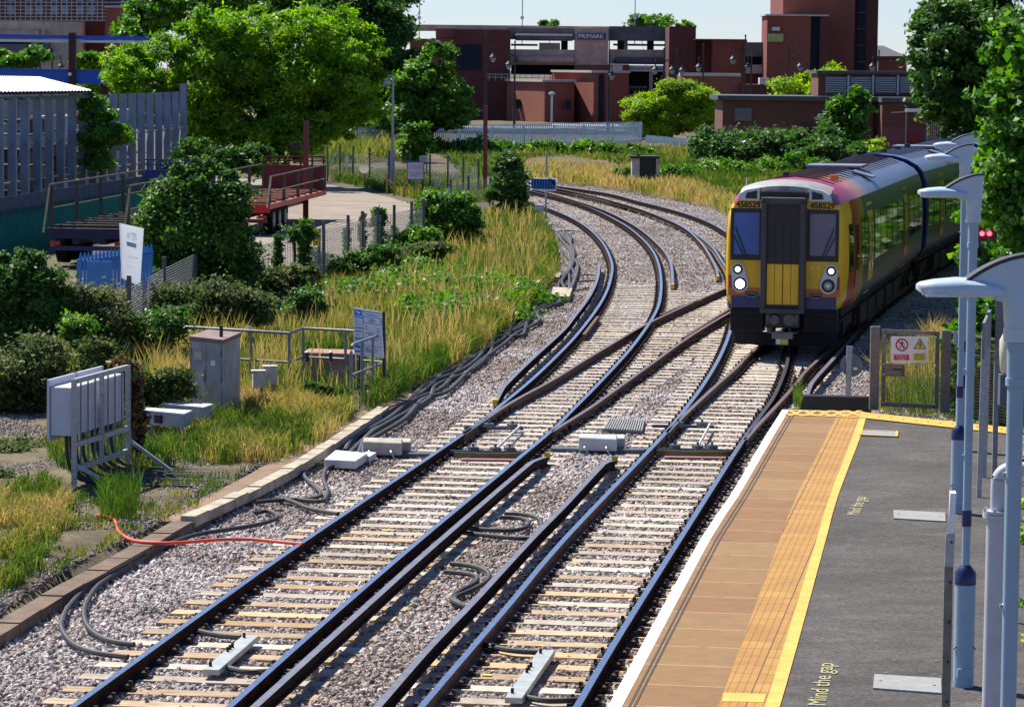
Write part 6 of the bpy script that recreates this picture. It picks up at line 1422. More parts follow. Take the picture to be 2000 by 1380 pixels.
trailer('flatbed_trailer', 'dark blue flatbed trailer with stakes and timber beside the green sheet fence', (a.x, a.y, .05), -math.atan2(d.x, d.y), 13, 2.35, mat('deck_timber_shaded', (.07, .055, .04), .85, 0, .4, 3), mat('trailer_blue', (.012, .02, .10), .5), headm=mat('headboard_blue', (.015, .03, .18), .5), rearm=mat('rear_navy', (.012, .012, .05), .6), side_h=1.25)  # deck and fittings in dark colours to stand in for shade over this trailer
# maroon posts
MAROON = mat('maroon_paint', (.16, .035, .03), .6, 0, .25, 3)
t = thing('maroon_post', 'maroon square steel post with a floodlight in front of the red trailer', 'post'); p = P(597, 432, 0); mb = MB(); mb.box((p.x, p.y, D(596, 237, p.y).z / 2), (.2, .2, D(596, 237, p.y).z)); mb.build('post_body', MAROON, t)
c = D(577, 283, p.y); mb = MB(); mb.box((c.x, c.y, c.z), (.42, .3, .22), ry=-.2); mb.build('floodlight', BLACK, t); mb = MB(); mb.bar((c.x, c.y, c.z - .12), (p.x, p.y, c.z - .16), .05, .05); mb.build('bracket', BLACK, t)
t = thing('maroon_post', 'plain maroon square steel post beside the shrub near the solar panel', 'post'); p = P(947, 382, 0); mb = MB(); mb.box((p.x, p.y, D(948, 206, p.y).z / 2), (.19, .19, D(948, 206, p.y).z)); mb.build('post_body', MAROON, t)
# street lamps
t = thing('street_lamp', 'grey street lamp with a small round head above the road bend', 'street lamp'); p = P(766, 372, 0); z = D(764, 148, p.y).z; mb = MB(); mb.cyl((p.x, p.y, 0), (p.x, p.y, z * .35), .14, .10, 12); mb.cyl((p.x, p.y, z * .35), (p.x, p.y, z), .07, .05, 12); mb.build('column', GALV, t)
c = D(755, 162, p.y); mb = MB(); mb.tube([(p.x, p.y, z - .05), (p.x - .15, p.y, z + .03), (c.x, p.y, c.z + .16)], .03, 6); mb.lathe((c.x, p.y, c.z), [(.05, .15), (.16, .08), (.18, -.02), (.14, -.10), (.05, -.14)], 12); mb.build('lamp_head', GALV, t); mb = MB(); mb.cyl((c.x - .05, p.y, c.z - .35), (c.x - .05, p.y, c.z - .2), .09, n=10); mb.build('camera_dome', BLACK, t)
t = thing('short_lamp', 'short grey lamp standing before the brick wall of the car park', 'street lamp'); Y = 285; a = D(1078, 184, Y); mb = MB(); mb.cyl((a.x, Y, 0), (a.x, Y, a.z), .09, n=8); mb.build('column', GALV, t); mb = MB(); mb.lathe((a.x, Y, a.z), [(.1, -.1), (.3, 0), (.25, .15), (.05, .2)], 10); mb.build('lamp_head', GALV, t)
IRON = mat('lamp_iron', (.012, .014, .02), .5, .2, .2, 5)
def lantern(t, x, y, z, arm_from):
    mb = MB(); mb.tube(smooth_path(spline([Vector(arm_from), Vector(((arm_from[0] * 2 + x) / 3, y, arm_from[2] + .06)), Vector((x, y, z + .95)), Vector((x, y, z + .5))], .2), 2), .045, 6); mb.bar((arm_from[0], y, z + .62), (x, y, z + .62), .04, .04); mb.build('arm', IRON, t)
    mb = MB(); mb.lathe((x, y, z), [(.03, .42), (.07, .30), (.10, .24), (.28, .04), (.30, -.02), (.20, -.04)], 12); h = mb.build('lantern_hood', IRON, t)
    mb = MB(); mb.lathe((x, y, z), [(.22, -.04), (.21, -.14), (.14, -.30), (.04, -.40)], 12); mb.build('lantern_glass', mat('lantern_glass', (.20, .23, .26), .3, 0, .1, 3, spec=.8), h)
def heritage(label, x, ytop, arms, Y=262, zb=0):
    t = thing('heritage_lamp', label, 'street lamp', group='black lantern lamp posts of the town'); a = D(x, ytop, Y)
    mb = MB(); mb.cyl((a.x, Y, zb), (a.x, Y, a.z * .45), .12, .10, 10); mb.cyl((a.x, Y, a.z * .45), (a.x, Y, a.z), .08, .05, 10); mb.lathe((a.x, Y, a.z), [(.05, 0), (.09, .06), (.02, .2)], 8); mb.build('column', IRON, t)
    for ax, ay in arms: q = D(ax, ay, Y); lantern(t, q.x, Y, q.z, (a.x, Y, D(x, ay - 16, Y).z))
for args in (('black lamp post with one lantern on the right, in front of the dark brick corner', 950, 66, [(963, 112)]), ('black lamp post with one lantern on the left, in front of the car park opening', 1006, 84, [(994, 126)]), ('black lamp post with a low lantern in front of the PRIMARK tower', 1190, 80, [(1195, 146)]),
             ('black double-lantern lamp post above the yellow-green tree', 1297, 98, [(1280, 136), (1313, 136)]), ('tall black lamp post right of the double-lantern one', 1322, 100, [(1332, 138)]), ('low black lamp post whose lantern hangs before the yellow-green tree', 1293, 152, [(1299, 202)]), ('black lamp post with one lantern before the plain brick block', 1374, 90, [(1365, 131)]),
             ('tall black lamp post with a lantern on the left, before the dark link building', 1456, 72, [(1432, 116)]), ('thin black lamp post close right of the one before the link building', 1468, 112, [(1461, 130)]), ('black lamp post with lantern on the right at the foot of the tower', 1540, 86, [(1563, 130)]), ('black lamp post peeping over the louvred plant room', 1717, 102, [(1704, 130)]),
             ('black lamp post with lantern right of it, before the concrete building, farther left', 78, 62, [(98, 102)]), ('black lamp post with hanging lantern before the concrete building, beside the brown post', 102, 98, [(119, 130)])):
    heritage(*args)
# palisade fences
PAL = mat('palisade_steel', (.52, .63, .68), .7, 0, .3, 6, spec=.2)
def palisade(name, label, A, B, z0, z1, pitch, m, panel=16, w_=.07, cat='fence', railz=(.3, .8)):
    t = thing(name, label, cat); L = (B - A).length; n = int(L / pitch); d = (B - A).normalized(); k = 0
    while k < n:
        mb = MB()
        for j in range(k, min(n, k + panel)):
            p = A + d * (j + .5) * pitch; mb.add([(p.x - w_ / 2, p.y, z0), (p.x + w_ / 2, p.y, z0), (p.x + w_ / 2, p.y, z1 - .1), (p.x + w_ * .12, p.y, z1), (p.x - w_ * .12, p.y, z1), (p.x - w_ / 2, p.y, z1 - .1)], [(0, 1, 2, 3, 4, 5)]); mb.add([(p.x, p.y + .02, z0), (p.x, p.y + .02, z1 - .1), (p.x, p.y, z1 - .1), (p.x, p.y, z0)], [(0, 1, 2, 3)])
        a = A + d * k * pitch; b = A + d * min(n, k + panel) * pitch
        for f in railz: z = z0 + (z1 - z0) * f; mb.bar((a.x, a.y + .05, z), (b.x, b.y + .05, z), .04, .05)
        mb.build('fence_panel', m, t); mb = MB(); mb.bar((a.x, a.y + .1, z0 - .3), (a.x, a.y + .1, z1 - .15), .11, .11); mb.build('fence_post', m, t); k += panel
    return t
palisade('palisade_fence', 'long pale grey-blue palisade fence in front of the car park', Vector((D(694, 270, 205).x, 205, 0)), Vector((D(1256, 270, 236).x, 236, 0)), .1, 2.05, .25, PAL, w_=.10)
palisade('palisade_fence', 'short lower palisade fence left of the bushes', Vector((D(1262, 280, 238).x, 238, 0)), Vector((D(1352, 280, 225).x, 225, 0)), .1, 1.05, .155, PAL)
BLG = mat('gate_bright_blue', (.06, .24, .55), .45, 0, .15, 3)
t = palisade('blue_gate', 'bright blue palisade gate under the white banner', P(150, 620, 0) * 0 + Vector((D(154, 520, 72).x, 72, 0)), Vector((D(305, 520, 76).x, 76, 0)), .3, 1.78, .20, BLG, panel=20, w_=.075, cat='gate', railz=(.1, .86))
mb = MB(); a = D(168, 520, 71.8); mb.bb(a.x, a.x + .55, 71.9, 71.95, .5, 1.6); mb.build('blue_plate', BLG, t)
# mesh fences
def mesh_material():
    m, t, b = _nodes('fence_wire'); b.inputs['Base Color'].default_value = (.24, .25, .25, 1); b.inputs['Roughness'].default_value = .5; b.inputs['Metallic'].default_value = .3
    return m
WIRE = mesh_material()
def wire_fence(label, pts, ztop, posts, pitch=.075, th=.008, ivy=()):
    t = thing('wire_fence', label, 'fence')
    for i in range(len(pts) - 1):
        a, b = pts[i], pts[i + 1]; mb = MB(); n = int(ztop[0] / pitch)
        for k in range(n): z = .05 + k * pitch; mb.bar((a.x, a.y, z), (b.x, b.y, z), th, th)
        m_ = max(2, int((b - a).length / .3))
        for k in range(m_): p = a.lerp(b, k / m_); mb.bar((p.x, p.y, .05), (p.x, p.y, ztop[0]), th * .6, th * .6)
        mb.build('wire_mesh', WIRE, t)
    for p, z in posts: mb = MB(); mb.box((p.x, p.y, z / 2 - .1), (.085, .085, z + .2)); mb.build('fence_post', mat('dark_fence_post', (.12, .125, .13), .7, .2, .3, 8), t)
    return t
npos = []
for x, y in [(252, 538), (320, 502), (395, 468), (495, 462), (543, 452), (590, 440), (632, 432), (680, 420), (708, 412), (737, 404), (770, 400), (804, 393), (827, 388)]:
    npos.append(P(x, y, 1.8))
npos = [Vector((p.x, p.y, 0)) for p in npos]
wire_fence('grey wire mesh fence with steel posts between the road and the grassy bank', npos, (1.55,), [(p, 1.8) for p in npos], .055, .016)
n2_ = [Vector((p.x, p.y, 0)) for p in [P(x, y, 1.7) for x, y in [(827, 388), (858, 368), (880, 352), (915, 345), (958, 338)]]]
wire_fence('wire mesh fence behind the shrubs near the plain maroon post', n2_, (1.5,), [(p, 1.75) for p in n2_[1:]], .075, .012)
n3 = [Vector((p.x, p.y, 0)) for p in [P(x, y, 1.75) for x, y in [(610, 292), (640, 287), (664, 285), (690, 286), (722, 290), (760, 296), (800, 300), (840, 303), (875, 306), (905, 309), (935, 312)]]]
wire_fence('far wire mesh fence round the outside of the road bend', n3, (1.5,), [(p, 1.8) for p in n3], .09, .016)
# signs along the road
def small_sign(label, x0, y0, x1, y1, Y, m, base=0, name='road_sign', words=(), frame=None, post=True, wm=None):
    t = thing(name, label, 'sign'); o = PB('sign_face', x0, y0, x1, y1, Y, .04, m, t)
    if frame: 
        mb = MB(); pbox(mb, x0 - 1.5, y0 - 1.5, x1 + 1.5, y1 + 1.5, Y + .045, .04); mb.build('frame', frame, t)
    if post: mb = MB(); q = D((x0 + x1) / 2 + (x1 - x0) * .45, y1, Y); mb.bar((q.x, Y + .09, -.05), (q.x, Y + .09, D(x1, y0, Y).z), .07, .05); mb.build('post', BLACK if frame else GALVD, t)
    for (b_, fy, sz) in words: c = D((x0 + x1) / 2, y0 + (y1 - y0) * fy, Y - .01); text(b_, (c.x, c.y, c.z), sz, wm or REDP, o)
    return t
small_sign('white sign with red lettering in a black frame beside the road bend', 796, 318, 827, 350, 134, mat('sign_pale', (.45, .52, .62), .5), words=[('All Deliveries', .2, .085), ('Book Through Security', .33, .07), ('Report To Weighbridge', .62, .07), ('Operator', .77, .085)], frame=BLACK)
small_sign('small pale square sign behind the red-lettered sign', 819, 304, 834, 317, 165, MATS['sign_pale'], words=[('NO', .4, .1)], wm=SIGNB)
small_sign('small white notice on the far wire fence, left one', 674, 307, 681, 327, 166, WHITEP, post=False)
small_sign('small white notice on the far wire fence, right one', 754, 310, 760, 325, 162, WHITEP, post=False)
small_sign('yellow sign by the ivy-covered fence post', 611, 446, 624, 480, 86, SIGNY)
t = thing('traffic_mirror', 'round convex mirror on an orange post at the road bend', 'mirror'); Y = 160; c = D(711, 329, Y); mb = MB(); mb.cyl((c.x, Y, c.z), (c.x, Y + .08, c.z), .24, n=24); mb.build('mirror_face', mat('mirror_chrome', (.7, .75, .8), .05, 1, 0), t); mb = MB(); mb.cyl((c.x, Y + .1, -.05), (c.x, Y + .1, c.z), .05, n=8); mb.build('post', mat('orange_post', (.45, .20, .04), .7), t)
OC = mat('ochre_post', (.50, .34, .04), .7, 0, .4, 8)
for k, (x, yb, h) in enumerate(((664, 350, .9), (688, 346, 1.0), (640, 348, .9), (755, 378, 1.0), (770, 381, 1.0), (789, 384, 1.0), (811, 386, 1.0))):
    t = thing('barrier_post', ['leaning ochre timber brace left of the mirror', 'brown timber stake beside the leaning brace', 'ochre post at the far left of the road bend', 'first yellow chain post right of the street lamp', 'second yellow chain post right of the street lamp', 'third yellow chain post right of the street lamp', 'yellow chain post under the red-lettered sign'][k], 'post', group='ochre posts at the road bend')
    p = P(x, yb, .03); mb = MB(); mb.bar((p.x, p.y, 0), (p.x + (.4 if k == 0 else .03), p.y, h), .09, .07); mb.build('timber', OC, t)
    if k > 2: mb = MB(); mb.bar((p.x, p.y, h * .7), (p.x + .3, p.y, h * .5), .04, .04); mb.build('bracket', SIGNY, t)
# banner
BANM = leaf_mat('banner_white', [(.80, .82, .84), (.82, .84, .86)], .55); BANM.node_tree.nodes['Hue/Saturation/Value'].inputs['Value'].default_value = 1.1
t = thing('company_banner', 'white HY-TEN banner with pale blue lettering tied above the fence', 'banner'); Yb = 67
TL, TR, BL, BR_ = D(235, 436, Yb - .2), D(281, 446, Yb + .3), D(239, 543, Yb - .2), D(274, 559, Yb + .3); dn = (TR - TL).cross(BL - TL).normalized(); dn = dn if dn.y < 0 else -dn
mb = MB(); mb.hexa([BL, BR_, BR_ - dn * .03, BL - dn * .03, TL, TR, TR - dn * .03, TL - dn * .03]); o = mb.build('banner_sheet', BANM, t)
CY = mat('banner_cyan', (.10, .62, .95), .5, emit=None)
def bq(u, v, d_=.01): return BL.lerp(BR_, u).lerp(TL.lerp(TR, u), v) + dn * d_
mb = MB(); mb.add([bq(.25, .62), bq(.68, .62), bq(.68, .70), bq(.25, .70)], [(0, 1, 2, 3)]); mb.build('cyan_band', CY, o)
def btext(s_, u, v, w_, m):
    e1 = (TR - TL).normalized(); e2 = (TL - BL).normalized(); e3 = e1.cross(e2).normalized(); e2 = e3.cross(e1); M_ = Matrix((e1, e2, e3)).transposed(); x = text(s_, bq(u, v, .012), 1, m, o, rot=M_.to_euler()); k = w_ / max(.01, x.dimensions.x); x.scale = (k, k * 2.8 if len(s_) < 8 else k * 1.3, 1)
btext('HY-TEN', .47, .80, .27, CY); btext('REINFORCEMENT', .46, .66, .25, WHITEP); btext('01 LONDON STEEL', .5, .44, .34, mat('banner_grey', (.4, .4, .42), .6)); btext('SALES OFFICE', .35, .25, .16, CY)
mb = MB(); q = BL.lerp(TL, .5); mb.bar((q.x + .25, Yb + .8, -.1), (q.x + .25, Yb + .8, TL.z - .3), .06, .06); mb.build('post', GALVD, t)
# solar panel, relay hut
t = thing('solar_panel', 'blue solar panel on a steel pole with a small grey box beside the far tracks', 'solar panel'); p = P(1066, 426, -.16); Y = p.y; mb = MB(); mb.cyl((p.x, Y, -.2), (p.x, Y, D(1063, 298, Y).z), .045, n=8); mb.build('pole', GALV, t)
TL, TR, BR_, BL = D(1035.5, 347, Y - .12), D(1088, 348.5, Y - .12), D(1086, 372, Y - .5), D(1035, 370.5, Y - .5); TLn = [v + Vector((0, 0, 0)) for v in (BL, BR_, TR, TL)]
mb = MB(); u = Vector((0, -.04, .02)); mb.hexa([BL, BR_, BR_ - u, BL - u, TL, TR, TR - u, TL - u]); o = mb.build('panel_frame', WHITEP, t)
mb = MB()
def q_(f, g): return BL.lerp(BR_, f).lerp(TL.lerp(TR, f), g) + Vector((0, -.02, .01))
mb.add([q_(.045, .09), q_(.955, .09), q_(.955, .91), q_(.045, .91)], [(0, 1, 2, 3)])
mb.build('solar_cells', mat('solar_blue', (.006, .03, .13), .95, 0, .2, 5, spec=0.), o); mb = MB()
for k in range(1, 9):
    def q_(f, g): return BL.lerp(BR_, f).lerp(TL.lerp(TR, f), g) + Vector((0, -.026, .013))
    f0, f1 = .03 + k * .94 / 9 - .004, .03 + k * .94 / 9 + .004; mb.add([q_(f0, .05), q_(f1, .05), q_(f1, .95), q_(f0, .95)], [(0, 1, 2, 3)])
mb.build('cell_lines', mat('cell_line', (.10, .18, .32), .5), o)
PB('control_box', 1045, 400, 1062, 419, Y - .1, .3, BOXG, t)
t = thing('relay_hut', 'small concrete lineside hut with open dark front and black lid', 'hut'); Y = 163
a = D(1234, 340, Y); b = D(1286, 340, Y); z1 = D(1260, 309, Y).z; mb = MB(); mb.bb(a.x, a.x + .38, Y, Y + 1.1, -.1, z1); mb.bb(b.x - .12, b.x, Y, Y + 1.1, -.1, z1); mb.bb(a.x, b.x, Y + 1.1, Y + 1.2, -.1, z1); mb.build('concrete_shell', COPE, t)  # left wall made wide and pale to stand in for its sunlit face
PB('roof_slab', 1231, 305, 1289, 310, Y - .12, 1.5, BLACK, t); PB('dark_front', 1246, 310, 1283, 365, Y + .15, .1, BLACK, t, -.1)
mb = MB(); c = D(1247, 303, Y); mb.cyl((c.x, Y + .3, z1), (c.x, Y + .3, z1 + .2), .08, n=8); mb.build('vent', BLACK, t)
# ------------------------------------------------------------------ plants
G_DK = leaf_mat('leaves_dark', [(0.0162, 0.054, 0.0108), (0.0405, 0.1148, 0.0162), (0.081, 0.189, 0.0243), (0.1485, 0.27, 0.0405)], .33)
G_MID = leaf_mat('leaves_mid', [(0.025, 0.0813, 0.01), (0.0625, 0.175, 0.0175), (0.125, 0.2875, 0.025), (0.2375, 0.4, 0.05)], .4)
G_LOC = leaf_mat('leaves_locust', [(0.0575, 0.1495, 0.0069), (0.115, 0.276, 0.0115), (0.2185, 0.414, 0.0161), (0.391, 0.506, 0.0287)], .5)
G_YEL = leaf_mat('leaves_yellow_green', [(.10, .20, .008), (.21, .36, .012), (.34, .50, .02), (.46, .56, .03)], .5)
G_GLOSS = leaf_mat('leaves_glossy', [(0.0234, 0.065, 0.0156), (0.0585, 0.143, 0.0234), (0.078, 0.169, 0.0325), (0.156, 0.26, 0.065)], .36, .5, .22)
G_BRM = leaf_mat('leaves_bramble', [(0.027, 0.054, 0.0162), (0.0675, 0.1148, 0.027), (0.135, 0.1755, 0.054), (0.27, 0.189, 0.081)], .34, .55, .18)
GRASS = leaf_mat('grass_blades', [(.03, .075, .012), (.065, .14, .018), (.13, .20, .03), (.28, .26, .06), (.44, .36, .11), (.50, .36, .14)], .35, .6, .2)
BARK = mat('bark', (.10, .07, .05), .9, 0, .4, 6, .5)
def leaf_cloud(blobs, n, size, seed, clumps=9, spread=.30, shell=.5, asp=1.7, droop=0.):
    """blobs: (centre, (rx,ry,rz)); many small pointed leaves in clumps through each blob's volume"""
    r = np.random.default_rng(seed); vol = np.array([b[1][0] * b[1][2] for b in blobs]); vol = vol / vol.sum(); Vs = []; Ts = []
    for (c, rad), f in zip(blobs, vol):
        m = max(30, int(n * f)); rad = np.array(rad); K = max(8, int(clumps * (.7 + .6 * r.random())))
        d = r.normal(size=(K, 3)); d /= np.linalg.norm(d, axis=1)[:, None]; rr = shell + (1.04 - shell) * r.random(K) ** .6; rr *= 1 + r.normal(size=K) * .15
        cc = d * rr[:, None] * rad; ct = r.random(K)
        k = r.integers(0, K, m); off = r.normal(size=(m, 3)) * spread * (rad[0] * rad[2]) ** .45 * (.45 + .85 * r.random(K))[k][:, None]
        off[:, 2] *= .62; off[:, 2] -= droop * (off[:, 0] ** 2 + off[:, 1] ** 2)
        p = np.array(c) + cc[k] + off
        nrm = r.normal(size=(m, 3)) * .75 + (cc[k] / rad) * .6 + np.array([0, 0, .65]); nrm /= np.linalg.norm(nrm, axis=1)[:, None]
        a = np.cross(nrm, r.normal(size=(m, 3))); a /= np.linalg.norm(a, axis=1)[:, None] + 1e-9; b = np.cross(nrm, a)
        s = size * (.6 + .8 * r.random(m))[:, None]; L = a * s * asp * .5; Wd = b * s * .5
        q = np.stack([p - L, p + Wd * .9 - nrm * s * .12, p + L, p - Wd * .9 - nrm * s * .12], 1); Vs.append(q.reshape(-1, 3))
        Ts.append(np.clip(.45 + (ct[k] - .5) * .5 + r.normal(size=m) * .17, 0, 1))
    return np.concatenate(Vs), np.concatenate(Ts)
def blob(x, y, rx, ry, Y, ryd=None):
    c = D(x, y, Y); k = KM(Y); return ((c.x, c.y, c.z), (rx / k, (ryd or (rx + ry) / 2 / k * 1.0), ry / k))
def plant(name, label, cat, blobs, n, size, m, seed, group=None, trunk=None, floor=0, extra=(), **kw):
    t = thing(name, label, cat, group=group)
    V, T = leaf_cloud(blobs, n, size, seed, **kw); zq = V.reshape(-1, 4, 3)[:, :, 2].min(1); ok = zq > floor; V = V.reshape(-1, 4, 3)[ok].reshape(-1, 3); T = T[ok]
    arr_mesh('crown', V, 4, m, t, T)
    for (fn, fm, fcount, fsize) in extra:
        r = np.random.default_rng(seed + 5); i = r.integers(0, len(V) // 4, fcount); p = V.reshape(-1, 4, 3)[i].mean(1); nv = r.normal(size=(fcount, 3)) + np.array([0, -.5, .8]); nv /= np.linalg.norm(nv, axis=1)[:, None]
        a = np.cross(nv, r.normal(size=(fcount, 3))); a /= np.linalg.norm(a, axis=1)[:, None]; b = np.cross(nv, a); s = fsize
        arr_mesh(fn, np.stack([p - a * s + nv * .05, p + b * s + nv * .05, p + a * s + nv * .05, p - b * s + nv * .05], 1).reshape(-1, 3), 4, fm, t, r.random(fcount))
    # trunk and limbs to the blobs
    c0 = np.array([np.array(b[0]) for b in blobs]); vol = np.array([b[1][0] * b[1][2] for b in blobs]); cx = (c0 * vol[:, None]).sum(0) / vol.sum()
    if trunk is None: trunk = (cx[0], cx[1], .04)
    bx_, by_, tr_ = trunk; z0 = -.15; top = cx[2]; mb = MB(); r = random.Random(seed)
    fork = Vector((bx_ + (cx[0] - bx_) * .4, by_ + (cx[1] - by_) * .4, z0 + (top - z0) * .45)); mb.cyl((bx_, by_, z0), fork, tr_, tr_ * .75, 10)
    for b in blobs:
        c = Vector(b[0]); mid = fork.lerp(c, .55) + Vector((r.uniform(-.2, .2), r.uniform(-.2, .2), .15)) * min(1, b[1][0]); k = .55 * tr_
        mb.tube([fork, mid, c], 0, prof=[(k * math.cos(a), k * math.sin(a)) for a in (0, 1.57, 3.14, 4.71)]); 
        for _ in range(3):
            e = c + Vector((r.uniform(-1, 1) * b[1][0] * .8, r.uniform(-1, 1) * b[1][1] * .8, r.uniform(-.2, 1) * b[1][2] * .8)); mb.cyl(mid, e, k * .5, k * .15, 5)
    mb.build('trunk', BARK, t); return t
FLW = leaf_mat('white_blossom', [(.5, .5, .42), (.75, .75, .68)], .2)
# trees beyond the yard
plant('locust_tree', 'large bright green feathery tree overhanging the yard behind the steel fins', 'tree', [blob(x, y, rx, ry, 158, 2.4) for x, y, rx, ry in [(330, 125, 66, 48), (262, 155, 48, 36), (228, 150, 30, 16), (232, 205, 34, 14), (262, 232, 30, 12), (430, 50, 60, 34), (700, 150, 50, 44), (720, 100, 30, 30), (668, 150, 64, 56), (700, 205, 36, 36), (645, 240, 56, 34), (560, 150, 90, 50), (410, 85, 80, 50), (520, 70, 95, 50), (620, 60, 80, 45), (470, 150, 100, 60), (600, 150, 100, 60), (400, 215, 72, 50), (300, 185, 55, 38), (480, 235, 90, 52), (590, 240, 75, 50), (690, 110, 50, 55), (430, 285, 80, 36), (540, 300, 70, 30), (235, 120, 35, 28), (660, 190, 45, 50)]], 165000, .105, G_LOC, 11, trunk=(D(560, 300, 160).x, 160, .28), clumps=26, spread=.20, asp=2.4, droop=.12)
plant('dark_tree', 'tall dark green tree behind the bright feathery tree', 'tree', [blob(x, y, rx, ry, 212, 3) for x, y, rx, ry in [(705, 50, 85, 60), (770, 80, 55, 60), (740, 150, 75, 60), (700, 210, 60, 60), (790, 165, 60, 50), (650, 20, 60, 40), (760, 10, 50, 35)]], 52000, .19, G_DK, 12, trunk=(D(740, 250, 215).x, 215, .35), clumps=20, spread=.22)
plant('conifer_like_tree', 'mid green layered tree right of the tall dark tree', 'tree', [blob(x, y, rx, ry, 205, 2) for x, y, rx, ry in [(860, 115, 32, 34), (850, 165, 55, 32), (860, 210, 60, 30), (800, 220, 70, 25), (810, 175, 50, 40), (780, 240, 60, 20), (890, 185, 26, 30), (875, 235, 40, 16), (760, 235, 60, 18)]], 30000, .17, G_MID, 13, trunk=(D(850, 250, 206).x, 206, .2), clumps=20, spread=.2)
plant('far_tree', 'rounded green tree above the brick stair tower', 'tree', [blob(x, y, rx, ry, 235, 3) for x, y, rx, ry in [(262, 40, 34, 40), (300, 20, 50, 40), (360, 15, 70, 36), (270, 85, 30, 30), (440, 10, 60, 25)]], 24000, .2, G_MID, 14, clumps=18, spread=.22)
plant('far_tree', 'dark tree crown filling the top edge above the bright feathery tree', 'tree', [blob(x, y, rx, ry, 240, 3) for x, y, rx, ry in [(520, 8, 70, 28), (590, 5, 60, 28), (640, 15, 60, 28)]], 14000, .22, G_DK, 15, clumps=18, spread=.22)
plant('hedge_tree', 'clipped dark green tree before the grey concrete building at the left edge', 'tree', [blob(x, y, rx, ry, 240, 2) for x, y, rx, ry in [(10, 120, 24, 18), (40, 116, 26, 18), (68, 112, 16, 18)]], 6000, .26, G_MID, 16)
plant('young_tree', 'light green young tree behind the gantry post', 'tree', [blob(x, y, rx, ry, 200, 1.5) for x, y, rx, ry in [(178, 118, 24, 16), (190, 130, 22, 14), (165, 132, 20, 12), (170, 172, 30, 14)]], 4500, .22, G_LOC, 17)
plant('round_tree', 'bright yellow-green rounded tree in front of the balcony', 'tree', [blob(x, y, rx, ry, 246, 2.2) for x, y, rx, ry in [(1300, 200, 45, 32), (1355, 192, 42, 26), (1250, 222, 40, 24), (1320, 232, 70, 26), (1380, 225, 28, 26), (1270, 240, 40, 20)]], 314000, .1, G_YEL, 18, trunk=(D(1310, 250, 247).x, 247, .2), clumps=22, spread=.2)
plant('golden_tree', 'golden-green tree behind the brick substation roof', 'tree', [blob(x, y, rx, ry, 255, 2) for x, y, rx, ry in [(1540, 168, 34, 18), (1585, 160, 34, 18), (1622, 146, 22, 16), (1580, 178, 30, 12)]], 16000, .15, G_YEL, 19, clumps=20)
plant('treetop', 'hazy treetop showing over the car park parapet near the sign', 'tree', [blob(1268, 44, 46, 13, 420, 3), blob(1245, 48, 20, 8, 420, 3)], 3500, .35, G_MID, 20, clumps=18)
plant('treetop', 'tiny treetop over the car park parapet left of the sign', 'tree', [blob(1075, 47, 18, 6, 420, 3)], 800, .35, G_MID, 21)
plant('treetop', 'small treetop over the dark concrete parapet, farther right', 'tree', [blob(1335, 49, 18, 8, 420, 3)], 800, .35, G_MID, 22)
plant('dark_tree', 'huge dark tree at the upper right behind the train', 'tree', [blob(x, y, rx, ry, 168, 3) for x, y, rx, ry in [(1830, 90, 50, 60), (1900, 40, 80, 60), (1960, 60, 70, 80), (1850, 160, 60, 60), (1930, 170, 70, 80), (1980, 250, 60, 80), (1890, 240, 50, 55), (1920, 300, 40, 50), (1990, 350, 60, 60), (1830, 30, 30, 30)]], 80000, .18, G_DK, 23, trunk=(D(1950, 300, 170).x, 170, .4), clumps=26, spread=.2)
plant('maple_tree', 'near leafy maple hanging in at the right edge over the red signal', 'tree', [blob(x, y, rx, ry, 53, 1.0) for x, y, rx, ry in [(1985, 110, 50, 60), (1950, 190, 42, 44), (2000, 240, 60, 80), (1965, 300, 52, 50), (2000, 390, 70, 70), (1955, 380, 38, 40), (1990, 480, 45, 50), (2060, 300, 80, 300)]], 20000, .12, G_MID, 24, trunk=(9.6, 54, .18), clumps=22, spread=.24, asp=1.25)
plant('maple_branch', 'low leafy branch reaching left over the train side below the lamps', 'branch', [blob(x, y, rx, ry, 51, .5) for x, y, rx, ry in [(1905, 500, 30, 18), (1940, 520, 34, 22), (1880, 425, 14, 10), (1985, 560, 50, 50), (1940, 590, 40, 30)]], 4800, .11, G_MID, 25, trunk=(9.2, 52, .08), clumps=22, spread=.26, asp=1.25)
plant('ivy_hedge', 'bright ivy hedge behind the wire mesh right of the gate', 'hedge', [blob(x, y, rx, ry, 50.5, .6) for x, y, rx, ry in [(1885, 690, 34, 50), (1930, 660, 50, 60), (1985, 680, 55, 80), (1900, 770, 55, 45), (1960, 770, 60, 50)]], 9000, .11, G_MID, 26, floor=-.2, clumps=22, spread=.3)
for k, (y0, y1, lb) in enumerate(((1000, 1120, 'leafy weeds spilling over the platform edge beside the duct cover level'), (1140, 1340, 'clump of weeds at the platform edge, nearest the camera'))):
    c = D(2015, (y0 + y1) / 2, 30 - 5 * k); plant('weed_clump', lb, 'weeds', [((P(2012, y, ZP).x, P(2012, y, ZP).y, ZP - .3), (.14, .8, .42)) for y in range(y0, y1, 60)], 1800, .07, G_YEL, 30 + k, floor=-.2)
# belt of trees added out of view right of the line: shades the train side and shows in its windows
plant('unseen_lineside_trees', 'dense row of green trees added out of view along the right side of the line', 'trees', [((x, y, z), (2.2, 4.5, 2.8)) for x, y, z in [(17.5, 82, 2.2), (19.5, 92, 2.6), (22.5, 104, 3), (26, 118, 3), (30, 132, 3.4), (17.5, 82, 6), (19.5, 92, 6.5), (23, 104, 7), (27, 118, 7.5), (22.5, 124, 3), (23, 125, 7), (26, 136, 3), (26, 137, 7.5), (29.5, 148, 3), (30, 149, 8), (34, 161, 3.5), (38, 175, 4), (38, 176, 8.5)]], 30000, .34, G_MID, 33, clumps=14, spread=.3, trunk=(21, 98, .25))
